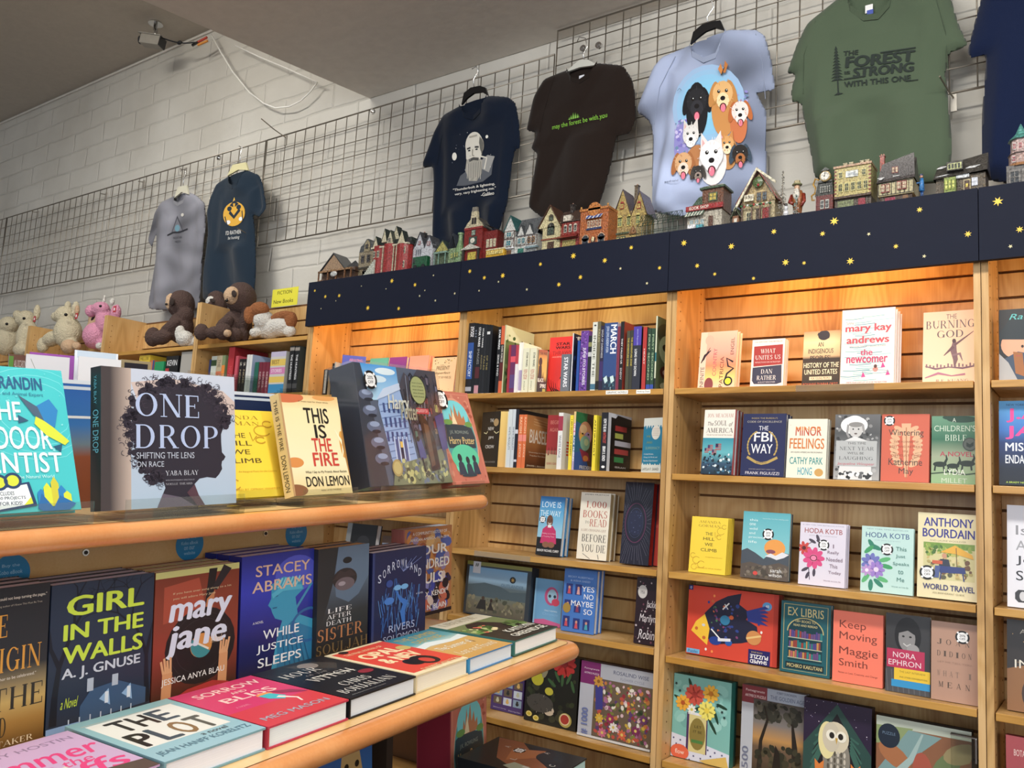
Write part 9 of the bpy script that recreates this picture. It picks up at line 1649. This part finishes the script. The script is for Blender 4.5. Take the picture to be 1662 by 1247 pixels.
# 15 clock house
t, W, H = hbase(1320, 1354, 274, 'narrow red shop topped by a big round clock and gold bracket')
m = MB(); m.box(W*.15, W, 0, D0, 0, H*.42, 'ceramic', '6a2420'); m.prism([(W*.1, H*.42), (W*1.02, H*.42), (W*.95, H*.7), (W*.25, H*.7)], 0, D0, 'ceramic', '2c302c'); m.box(W*.25, W*.95, 0, D0*.6, H*.68, H*.74, 'ceramic', '3c403c'); part(t, 'walls', m)
m = MB(); m.cyl((W*.62, -.006, H*.82), W*.27, .012, 'ceramic', 'b89850', n=28, axis='y'); m.cyl((W*.62, -.008, H*.82), W*.22, .002, 'ceramic', 'e8e4d8', n=28, axis='y'); m.box(W*.61, W*.63, -.0088, -.008, H*.82, H*.92, 'ceramic', '202020'); m.box(W*.56, W*.63, -.0088, -.008, H*.81, H*.83, 'ceramic', '202020'); m.prism([(W*.4, H*.95), (W*.84, H*.95), (W*.62, H*1.02)], -.004, .006, 'ceramic', '3c403c'); part(t, 'clock', m)
m = MB(); m.tube([(W*.3, -.002, H*.76), (W*.12, -.002, H*.8), (W*.02, -.002, H*.68), (W*.14, -.002, H*.6), (W*.1, -.002, H*.48), (-W*.06, -.002, H*.44), (-W*.02, -.002, H*.34), (W*.1, -.002, H*.34)], .0028, 'ceramic', 'c8983c', n=8); part(t, 'bracket', m, True)
m = MB(); windows(m, W*.35, W*.85, H*.1, H*.34, 2, 1, -.0005, 'c8c8c0', '30343c', .7, .8); windows(m, W*.35, W*.9, H*.46, H*.62, 5, 1, -.003, 'd8d8d0', '404840', .5, .8); part(t, 'windows', m)
# 16 cream hotel
t, W, H = hbase(1355, 1420, 256, 'cream hotel with brick corners and four chimney stacks')
m = MB(); m.box(0, W*.95, 0, D0, H*.26, H*.86, 'ceramic', 'c0b070'); m.box(0, W*.95, .004, D0, 0, H*.26, 'ceramic', '4a3c30'); m.box(-.003, W*.97, -.004, D0, H*.84, H*.88, 'ceramic', 'b89070')
for k in range(8):
 for x in (0, W*.9): m.box(x-.001, x+W*.05, -.0015, .002, H*(.28+.07*k), H*(.31+.07*k), 'ceramic', '8a4838')
part(t, 'walls', m)
m = MB(); windows(m, W*.08, W*.9, H*.36, H*.56, 5, 1, -.0005, 'd8d090', '303820', .7, .85); windows(m, W*.08, W*.25, H*.62, H*.78, 1, 1, -.0005, 'd8d090', '303820', .6, .8); windows(m, W*.68, W*.86, H*.62, H*.78, 1, 1, -.0005, 'd8d090', '303820', .6, .8); m.box(W*.3, W*.62, -.003, 0, H*.64, H*.76, 'ceramic', 'd8dcd8'); c = Cv(m, W, H, lambda u, v, e: (u*W, -.0032-e, (1-v)*H), 'ceramic'); c.T('HOTEL', .36, .28, .56, .33, '304878', .02); part(t, 'windows', m)
m = MB(); m.box(0, W*.96, -.006, .004, H*.25, H*.29, 'ceramic', '503828'); m.box(W*.08, W*.5, .002, .004, .004, H*.22, 'ceramic', '788058'); m.box(W*.62, W*.8, .002, .004, 0, H*.22, 'ceramic', '98283a'); part(t, 'shop_front', m)
for x in (.22, .38, .66, .8): chimney(t, W*x, .03, H*.86, H*.97, 'b8a880', w_=.005, pots=0)
# 17 tudor pub
t, W, H = hbase(1424, 1489, 250, 'timbered inn with snow on its dark roof and a tall red chimney')
m = MB(); m.box(W*.02, W*.95, 0, D0, H*.2, H*.48, 'ceramic', 'c8bc90'); m.box(W*.08, W*.9, .006, D0, 0, H*.2, 'ceramic', '4a3428'); part(t, 'walls', m)
m = MB(); m.prism([(-W*.02, H*.48), (W*.98, H*.5), (W*.96, H*.98), (W*.14, H*.84)], .0, .004, 'ceramic', '4a4444'); m.add([(-W*.02, -.006, H*.46), (W*.98, -.006, H*.48), (W*.96, D0*.5, H*.98), (W*.12, D0*.5, H*.86), (0, D0, H*.46), (W*.98, D0, H*.48)], [(0, 1, 2, 3), (3, 2, 5, 4), (0, 3, 4), (1, 5, 2)], 'ceramic', '4a4444'); part(t, 'roof', m)
m = MB(); beams(m, W*.04, W*.94, H*.22, H*.46, 8, -.0003, '2c2018', False); part(t, 'timber_frame', m)
m = MB(); windows(m, W*.1, W*.34, H*.25, H*.44, 2, 1, -.0018, '8a3030', 'd8c8a8', .85, .9); windows(m, W*.52, W*.78, H*.27, H*.46, 2, 1, -.0018, '8a3030', 'd8c8a8', .85, .9); m.box(W*.36, W*.58, .001, .018, H*.62, H*.76, 'ceramic', '8a3030'); windows(m, W*.38, W*.56, H*.62, H*.76, 2, 1, .0008, '8a3030', 'd8c8a8', .8, .9); m.box(W*.2, W*.46, .004, .006, .004, H*.17, 'ceramic', '902040'); m.box(W*.66, W*.8, .004, .006, 0, H*.18, 'ceramic', '7a5430'); part(t, 'windows', m)
def slope(W, H, u, v): z = H*(.5+.46*v); return (W*u, -.0075+(D0*.5+.006)*v, z)
for c0, rx, rv in (((.66, .42), .2, .2), ((.5, .2), .2, .08), ((.1, .12), .1, .08), ((.46, .66), .14, .04)):
 m = MB(); m.add([slope(W, H+.0, c0[0]+rx*math.cos(a)*(.8+.3*math.sin(3*a)), c0[1]+rv*math.sin(a)) for a in [2*PI*k/18 for k in range(18)]], [tuple(range(18))], 'ceramic', 'e4e4e4'); part(t, 'snow_patch', m)
chimney(t, W*.1, .02, H*.5, H*1.04, '9a3828', w_=.006, pots=2)
# 18 blue figurine
t, W, H = hbase(1488, 1504, 282, 'tiny figurine of a person in a bright blue coat', Y=2.52, cat='figurine', name='blue_coat_figurine')
m = MB(); m.tube([(W*.5, .004, H*.3), (W*.5, .004, H*.6), (W*.5, .004, H*.82)], [.0075, .006, .0045], 'ceramic', '3c84c8', n=10); m.tube([(W*.4, .004, H*.66), (W*.0, -.003, H*.62)], .0022, 'ceramic', '3c84c8'); part(t, 'coat', m, True)
m = MB(); m.tube([(W*.42, .004, 0), (W*.44, .004, H*.34)], .0024, 'ceramic', '28508a'); m.tube([(W*.62, .004, 0), (W*.58, .004, H*.34)], .0024, 'ceramic', '28508a'); part(t, 'legs', m, True)
m = MB(); m.ell((W*.46, .003, H*.9), (.0042, .0042, .005), 'ceramic', 'd89a80'); part(t, 'head', m, True); m = MB(); m.cyl((W*.46, .003, H*.93), .0048, .004, 'ceramic', '283c68', n=12); part(t, 'hat', m)
# 19 stone cottage
t, W, H = hbase(1511, 1610, 246, 'long stone cottage with snow patches and a lit green bay window')
m = MB(); m.box(W*.08, W*.93, .006, D0, 0, H*.48, 'ceramic', '5c5040'); rd = random.Random(8)
for k in range(70): m.ell((W*rd.uniform(.09, .92), .0058, H*rd.uniform(.04, .46)), (.0034, .0012, .0022), 'ceramic', rd.choice(['6e6250', '4a4034', '7c6c54', '584a3c']), 6, 4)
part(t, 'walls', m)
m = MB(); m.add([(W*.04, -.004, H*.44), (W*.97, -.004, H*.5), (W*.96, D0*.5, H*1.0), (W*.08, D0*.5, H*.84), (W*.06, D0, H*.44), (W*.97, D0, H*.5)], [(0, 1, 2, 3), (3, 2, 5, 4), (0, 3, 4), (1, 5, 2)], 'ceramic', '46423e'); part(t, 'roof', m)
m = MB(); m.box(W*.28, W*.56, -.008, .012, H*.58, H*.78, 'ceramic', '3c3834'); m.box(W*.3, W*.54, -.0095, -.008, H*.6, H*.74, 'ceramic', 'c8cc90')
for k in range(4): m.box(W*(.315+.055*k), W*(.35+.055*k), -.0105, -.0095, H*.62, H*.72, 'ceramic', '283020')
part(t, 'dormer', m)
m = MB(); m.box(W*.24, W*.44, -.012, .006, 0, H*.42, 'ceramic', '8a9a48'); windows(m, W*.25, W*.43, H*.12, H*.38, 3, 1, -.0122, 'a8b850', 'e0e080', .7, .85); part(t, 'bay_window', m)
m = MB(); m.box(W*.56, W*.68, .002, .006, 0, H*.36, 'ceramic', 'c8b890'); m.box(W*.575, W*.665, .001, .002, 0, H*.33, 'ceramic', '4a2c20'); m.box(W*.6, W*.64, 0, .001, H*.18, H*.26, 'ceramic', 'e8d060'); m.box(W*.44, W*.66, -.001, .006, H*.4, H*.48, 'ceramic', 'd8dce0'); m.box(W*.7, W*.8, .003, .006, H*.2, H*.38, 'ceramic', 'd8dce8'); part(t, 'door', m)
def slope2(u, v): return (W*u, -.0052+(D0*.5+.004)*v, H*(.455+.06*u+.43*v))
for c0, rx, rv in (((.16, .72), .1, .08), ((.8, .8), .14, .1), ((.72, .36), .14, .1), ((.2, .1), .14, .04)):
 m = MB(); m.add([slope2(c0[0]+rx*math.cos(a)*(.8+.3*math.sin(2*a)), c0[1]+rv*math.sin(a)) for a in [2*PI*k/18 for k in range(18)]], [tuple(range(18))], 'ceramic', 'e4e6e8'); part(t, 'snow_patch', m)
m = MB(); m.box(W*.02, W*.98, -.014, .004, 0, .004, 'ceramic', 'e4e6ea'); part(t, 'snow', m)
# 20 pagoda-like shop at the right edge
t, W, H = hbase(1632, 1706, 192, 'pink and grey shop with a teal turret at the right edge')
m = MB(); m.box(0, W, 0, D0, 0, H*.34, 'ceramic', '6a6664'); m.cyl((W*.33, .03, H*.34), W*.3, H*.2, 'ceramic', 'b89890', n=10); m.cyl((W*.33, .03, H*.54), W*.25, H*.2, 'ceramic', 'c4a8a4', n=10); part(t, 'walls', m)
m = MB(); m.cyl((W*.33, .03, H*.74), W*.32, H*.1, 'ceramic', '58a098', n=10, r2=W*.14); m.cyl((W*.33, .03, H*.84), W*.14, H*.16, 'ceramic', '58a098', n=10, r2=.001); m.cyl((W*.33, .03, H*.52), W*.33, H*.03, 'ceramic', '4a4848', n=10, r2=W*.27); m.cyl((W*.33, .03, H*.33), W*.36, H*.05, 'ceramic', 'a87850', n=10, r2=W*.3); part(t, 'roof', m)
m = MB(); windows(m, W*.1, W*.56, H*.38, H*.5, 3, 1, .005, 'e0dcd8', 'a03040', .6, .8); windows(m, W*.12, W*.54, H*.57, H*.7, 3, 1, .009, 'e0dcd8', 'a03040', .6, .8); windows(m, W*.04, W*.96, H*.04, H*.28, 3, 1, -.0005, '888480', '283038', .85, .9); part(t, 'windows', m)
# ---------------------------------------------------------------- plush animals on the open-topped cases
simple('fur_brown', '54403a', 0.95, bump=(150, 1.0, 0.012)); simple('fur_cream', 'd8ccae', 0.95, bump=(150, 1.0, 0.012)); simple('fur_pink', 'e09ab4', 0.95, bump=(150, 1.0, 0.012))
simple('fur_white', 'dcd8d0', 0.95, bump=(130, 1.0, 0.014)); simple('fur_rust', '9a6038', 0.95, bump=(150, 1.0, 0.012)); simple('fur_tan', 'c8a888', 0.95, bump=(150, 0.8, 0.01)); simple('eye_black', '0c0a0a', 0.12); simple('felt_dark', '2e211c', 0.9)
tex = bpy.data.textures.new('fur_lumps', 'CLOUDS'); tex.noise_scale = 0.012
def plush(label, Y, parts, name='plush_toy', tagc=None):
 first = parts[0][2][0]; c0 = atY(first[0], first[1], Y); t = thing(name, label, 'plush toy', T3(c0.x, Y, 0.6606))
 P2 = []
 for q in parts:
  if q[0] in ('eye_patch', 'ear', 'inner_ear', 'foot', 'hoof'): P2 += [(q[0], q[1], [b_], *q[3:]) for b_ in q[2]]
  else: P2.append(q)
 for (pn, mat, balls, *o) in P2:
  vox = o[0] if o else 0.0055; m = MB()
  for b in balls:
   px, py, rx, ry = b[:4]; dy = b[4] if len(b) > 4 else 0; rot = b[5] if len(b) > 5 else 0
   p = atY(px, py, Y+dy); dep = (RC @ p).z; k = dep/FPX; rd_ = min(rx, ry)*k*(.45 if pn == 'eye_patch' else 1)
   R = Matrix.Rotation(-rot, 3, 'Y')
   q = p-Vector((c0.x, Y, 0.6606)); q.z = max(q.z, ry*k+0.005)
   m.ell(q, (rx*k/math.cos(.35), rd_, ry*k), mat, nu=20, nv=14, rot=R)
  o_ = m.build(pn, t, t.matrix_world, smooth=True)
  if vox and mat.startswith('fur'):
   r = o_.modifiers.new('merge', 'REMESH'); r.mode = 'VOXEL'; r.voxel_size = vox; r.use_smooth_shade = True
   d = o_.modifiers.new('fluff', 'DISPLACE'); d.texture = tex; d.strength = 0.006; d.texture_coords = 'LOCAL'
 if tagc:
  p = atY(tagc[0], tagc[1], Y-0.05)-Vector((c0.x, Y, 0.6606)); m = MB(); m.box(p.x-.014, p.x+.014, p.y-.001, p.y+.001, p.z-.018, p.z+.018, 'plastic', 'b81c28'); m.box(p.x-.006, p.x+.006, p.y-.0016, p.y-.001, p.z-.008, p.z+.008, 'plastic', 'f0f0f0'); m.build('hang_tag', t, t.matrix_world)
 return t
plush('smaller brown sloth plush sitting against the grey tie-dyed shirt', 2.63, [
 ('body', 'fur_brown', [(293, 532, 20, 26), (294, 494, 21, 23), (275, 535, 26, 11, -.05, .5), (262, 548, 22, 12, -.07, .1), (248, 547, 12, 16, -.08), (300, 512, 14, 16)]),
 ('face', 'fur_tan', [(277, 490, 8, 14, -.05)], .004), ('eye_patch', 'felt_dark', [(279, 490, 5, 7, -.075, .6)]), ('nose', 'eye_black', [(270, 494, 2.2, 2, -.085)])])
plush('pale cream plush foot poking out between the two brown sloths', 2.60, [('body', 'fur_white', [(300, 550, 15, 13, -.03), (292, 541, 8, 13, -.05), (312, 556, 12, 9)])])
plush('large brown sloth plush leaning on the wooden divider', 2.62, [
 ('body', 'fur_brown', [(384, 530, 24, 28, .02), (391, 484, 24, 26), (364, 528, 20, 11, -.06, .6), (348, 540, 17, 10, -.115, .1), (326, 546, 11, 14, -.15), (380, 545, 14, 12, -.06), (361, 549, 14, 14, -.12), (397, 520, 8, 20), (394, 545, 10, 11)]),
 ('face', 'fur_tan', [(377, 480, 13, 15, -.06)], .004), ('eye_patch', 'felt_dark', [(380, 477, 7, 5, -.09, -.7), (369, 482, 3, 5, -.09, .3)]), ('nose', 'eye_black', [(368, 488, 3, 2.4, -.1)]), ('paw_pad', 'fur_tan', [(369, 541, 6, 6, -.155)], .004)])
plush('small white-faced sloth plush peeping out behind the divider', 2.71, [
 ('body', 'fur_brown', [(352, 500, 16, 22), (351, 484, 15, 12)]), ('face', 'fur_white', [(345, 490, 12, 10, -.02)], .004), ('eye_patch', 'felt_dark', [(345, 488, 8, 3, -.06, -.3)])])
plush('brown and white puppy plush lying under the yellow paper sign', 2.63, [
 ('body', 'fur_white', [(438, 533, 34, 17), (428, 520, 17, 16, -.03), (455, 530, 26, 16), (414, 540, 10, 8, -.05), (470, 538, 12, 9)]), ('head', 'fur_rust', [(421, 503, 18, 13, -.05), (404, 512, 8, 15, -.08, .2)], .005), ('back_patch', 'fur_rust', [(455, 514, 24, 8, -.015, .15), (472, 520, 10, 14, -.0)], .005)])
plush('pink unicorn plush with a red hang tag', 2.64, [
 ('body', 'fur_pink', [(158, 545, 22, 22), (170, 520, 14, 24, 0, .3), (163, 502, 18, 12, -.02), (148, 505, 9, 10, -.04), (150, 556, 14, 10, .0), (168, 560, 14, 10, -.0)]),
 ('horn', 'fur_white', [(169, 487, 2.4, 8)], .003), ('ear', 'fur_white', [(182, 490, 4, 6)], .003), ('mane', 'fur_pink', [(188, 508, 8, 14, .01)], .005), ('hoof', 'fur_white', [(162, 562, 7, 6, -.05)], .004), ('eye', 'eye_black', [(163, 497, 2.2, 2.2, -.075)])], tagc=(186, 502))
plush('tiny tan plush face half hidden behind the pink unicorn', 2.70, [('body', 'fur_tan', [(153, 520, 9, 14), (153, 535, 12, 20)]), ('eye_patch', 'felt_dark', [(151, 516, 6, 3, -.05, .6)])])
plush('cream kangaroo plush sitting left of the pink unicorn', 2.62, [
 ('body', 'fur_cream', [(110, 540, 21, 26), (106, 513, 17, 16, -.01), (92, 514, 10, 8, -.03), (85, 550, 24, 12, -.04, .2), (70, 560, 9, 13, -.06), (114, 558, 12, 11)]),
 ('ear', 'fur_cream', [(123, 503, 6, 14, 0, .15), (110, 497, 5, 8, .03)], .004), ('inner_ear', 'fur_tan', [(125, 504, 3.5, 9, -.03, .15)], .003), ('foot', 'fur_tan', [(112, 563, 13, 12, -.07), (124, 562, 9, 7, -.06, -.2)], .004), ('eye', 'eye_black', [(107, 511, 2.6, 2.6, -.07)])], tagc=(124, 513))
plush('cream kangaroo plush with a red tag near the left edge', 2.60, [
 ('body', 'fur_cream', [(44, 548, 16, 28), (42, 518, 15, 14), (32, 520, 8, 7, -.03), (36, 568, 18, 12, -.04)]), ('ear', 'fur_cream', [(60, 507, 5, 13, 0, .1)], .004), ('eye', 'eye_black', [(39, 517, 2.3, 2.3, -.065)])], tagc=(56, 518))
plush('cream kangaroo plush cut off by the left edge of the photo', 2.64, [
 ('body', 'fur_cream', [(12, 552, 20, 26), (14, 528, 17, 14, -.02), (2, 532, 10, 8, -.04)]), ('ear', 'fur_cream', [(29, 512, 7, 10, 0, .9)], .004), ('eye', 'eye_black', [(11, 526, 2.3, 2.3, -.08)])])
# yellow paper sign
a = atY(440, 500, 2.752); b = atY(482, 494, 2.752); tp = atY(463, 468, 2.752).z; W = b.x-a.x; H = tp-(a.z+b.z)/2
m = MB(); m.box(0, W, 0, .0012, 0, H, 'matte_print', 'e0d832'); c = Cv(m, W, H, mat='matte_print'); c.T('FICTION', .2, .12, .76, .32, '3a3a18', .01); c.T('New Books', .08, .6, .84, .82, '3a3a18', .01)
tag(m.build('paper_sign', M=T3(a.x, 2.752, (a.z+b.z)/2) @ Matrix.Rotation(-.0, 4, 'Y')), 'yellow paper sign above the puppy plush', 'sign')
# ---- spines below the plush shelf
LG = 'novels under the large sloth'
spine_row([
 (334, 337.3, 584, '28305a', 'thin navy novel at the left end under the large sloth', {'yb': 642}),
 (337.5, 346, 578.5, 'c8ccc0', 'white novel with a dark green spine square', {'yb': 642, 'art': band(.1, .25, '38502c')}),
 (346.2, 354.8, 577.5, 'b8a888', 'tan novel beside the green-square one', {'yb': 642, 'art': multi(band(.4, .5, 'c86a40'), st('THE', '6a5a48', .1, .3))}),
 (355, 360, 577, '7a8a60', 'slim green and orange novel', {'yb': 642, 'art': band(.25, .8, 'e08020')}),
 (364.5, 374, 564, 'b01c28', 'tall bright red novel under the large sloth', {'yb': 642, 'cover': '8a1420', 'D': .2, 'art': st('NOVEL', 'c84048', .4, .7)}),
 (376.5, 381, 578, 'c04858', 'slim rose novel right of the tall red one', {'yb': 642, 'Y': 2.553}),
 (383.5, 388.6, 583, '201a1c', 'left one of the two black novels with cream spine figures', {'yb': 642, 'Y': 2.553, 'art': multi(st('2', 'd8d0c0', .08, .2), st('NOIR', 'a89878', .3, .7))}),
 (389, 394.5, 583, '201a1c', 'right one of the two black novels with cream spine figures', {'yb': 642, 'Y': 2.553, 'art': multi(st('2', 'd8d0c0', .08, .2), st('NOIR', 'a89878', .3, .7))}),
 (395, 399.3, 576, 'd8d8d4', 'left one of the two slim white novels', {'yb': 642, 'Y': 2.553, 'D': .16}),
 (399.6, 404, 576, 'd8d8d4', 'right one of the two slim white novels with pale blue cover', {'yb': 642, 'Y': 2.553, 'D': .17, 'cover': 'a0b0d0'}),
 (409, 415.5, 588, '1c6050', 'short green novel under the large sloth', {'yb': 642, 'Y': 2.552}),
 (416, 421.3, 588, '701c30', 'left one of the three short maroon novels', {'yb': 642, 'Y': 2.552, 'art': st('SERIES', 'c0a0a0', .3, .8)}),
 (421.6, 427, 588, '701c30', 'middle one of the three short maroon novels', {'yb': 642, 'Y': 2.552, 'art': st('SERIES', 'c0a0a0', .3, .8)}),
 (427.3, 433, 588, '701c30', 'right one of the three short maroon novels', {'yb': 642, 'Y': 2.552, 'art': st('SERIES', 'c0a0a0', .3, .8)}),
 (434, 458.5, 571, 'c4c0b8', 'wide boxed volume banded white, yellow and pink', {'yb': 642, 'D': .12, 'art': multi(band(.0, .12, 'b8b0c8'), band(.18, .34, 'd8b850'), band(.38, .54, 'c878a8'), band(.6, .74, 'd8b850'), band(.78, 1, '2880b0'), lambda c: (c.T('BEST', .1, .2, .6, .3, '7a5a28', .02), c.T('STORIES', .1, .42, .8, .5, 'e8d8e0', .02))), 'cover': 'a8a8a0'}),
 (464, 471.5, 562, '17181a', 'left one of the two black novels with white capitals', {'yb': 642, 'art': multi(st('THE HUNTRESS', 'd8d8d8', .18, .72, .3, .7, .04), band(.03, .1, '908880'), band(.8, .9, '404040'))}),
 (472.5, 480, 562, '17181a', 'right one of the two black novels with white capitals', {'yb': 642, 'cover': '3a403c', 'art': multi(st('THE HUNTRESS', 'd8d8d8', .18, .72, .3, .7, .04), band(.03, .1, '908880'), band(.8, .9, '404040'))}),
], 0.4006, 2.55, LG)
spine_row([
 (222, 239, 577, 'd8b828', 'yellow novel showing between the greeting cards', {'yb': 620, 'art': lambda c: c.T('MILLER', .1, .05, .9, .12, '5a4818', .02)}),
 (240.5, 247, 585, 'c86838', 'slim orange and blue novel beside the yellow one', {'yb': 620, 'art': lambda c: c.R(.6, 0, 1, 1, '3a4a80')}),
 (248, 263, 587, '1c9058', 'bright green novel left of the black one', {'yb': 620}),
 (266, 286, 578, '17181a', 'thick black novel with white stacked capitals', {'yb': 620, 'art': lambda c: (c.T('KEVIN', .1, .1, .9, .24, 'd8d8d8', .03), c.T('KWAN', .1, .5, .9, .64, 'd8d8d8', .03), c.R(0, .3, .3, .45, 'b03030'))}),
 (290, 311, 571, 'a8a49c', 'pale grey novel against the divider under the small sloth', {'yb': 620, 'cover': '706c68'}),
], 0.4006, 2.55, 'novels behind the curly silhouette book')
# ---- slim volumes at the left of the lamp-lit pastel row
spine_row([
 (521, 527, 600, '28241e', 'spiral-bound dark book at the left end of the pastel row', {'yb': 658, 'art': lambda c: [c.R(.3, .04+.05*k, .9, .065+.05*k, 'd8d0c0') for k in range(18)]}),
 (529, 533, 602, '8a7048', 'slim tan book beside the spiral-bound one', {'yb': 658}),
 (534, 537, 590, '201c1c', 'slim black book left of the bright blue one', {'yb': 658}),
 (537.5, 539.5, 588, 'b8b4ac', 'slim pale book touching the bright blue one', {'yb': 658}),
], 0.3856, 2.55, None)
# ---- things seen in the gap under the upper table shelf
def a_blk(c): c.R(0, 0, 1, 1, '1c1c1e'); c.R(0, 0, .16, 1, '8a8c8c'); c.E(.6, .3, .2, .1, '303034')
fb(-.40, (553, 915), (602, 912), (561, 851), (609, 853), 0.03, '24242a', a_blk, 'black and grey book seen below the upper table shelf', b=2.58, pages='d8d8dc')
def a_gry(c): c.R(0, 0, 1, 1, '8a94a4'); c.E(.3, .4, .2, .2, 'c0c8d4'); c.R(0, 0, 1, .15, '5a4030')
fb(-.40, (613, 915), (648, 912), (616, 872), (650, 872), 0.03, '6a7484', a_gry, 'grey blue booklet half hidden by the tall history book', b=2.60)

# small clear packet hanging at the river puzzle's corner
p = atY(1544, 1247, 2.552); q = atY(1586, 1247, 2.552); r = atY(1565, 1196, 2.552); W = q.x-p.x; H = r.z-S5-.001
t = thing('plastic_packet', 'small clear packet with silver edges before the river puzzle box', 'packet', T3(p.x, 2.546, S5+.0008))
m = MB(); m.box(0, W, 0, .022, 0, H, 'acrylic'); m.build('case', t, t.matrix_world)
m = MB(); m.box(-.001, W+.001, -.001, .023, H, H+.003, 'chrome'); m.box(W-.003, W+.001, -.0015, -.0005, H*.75, H, 'chrome'); m.build('silver_trim', t, t.matrix_world)
m = MB(); m.box(W*.2, W*.7, .002, .004, 0, H*.62, 'print', 'c8bfa4'); c = Cv(m, W, H, lambda u, v, e: (u*W, .002-e, (1-v)*H)); c.E(.45, .5, .12, .07, '8a8068'); c.T('TAROT', .28, .62, .62, .68, '5a4c38'); m.build('card_insert', t, t.matrix_world)
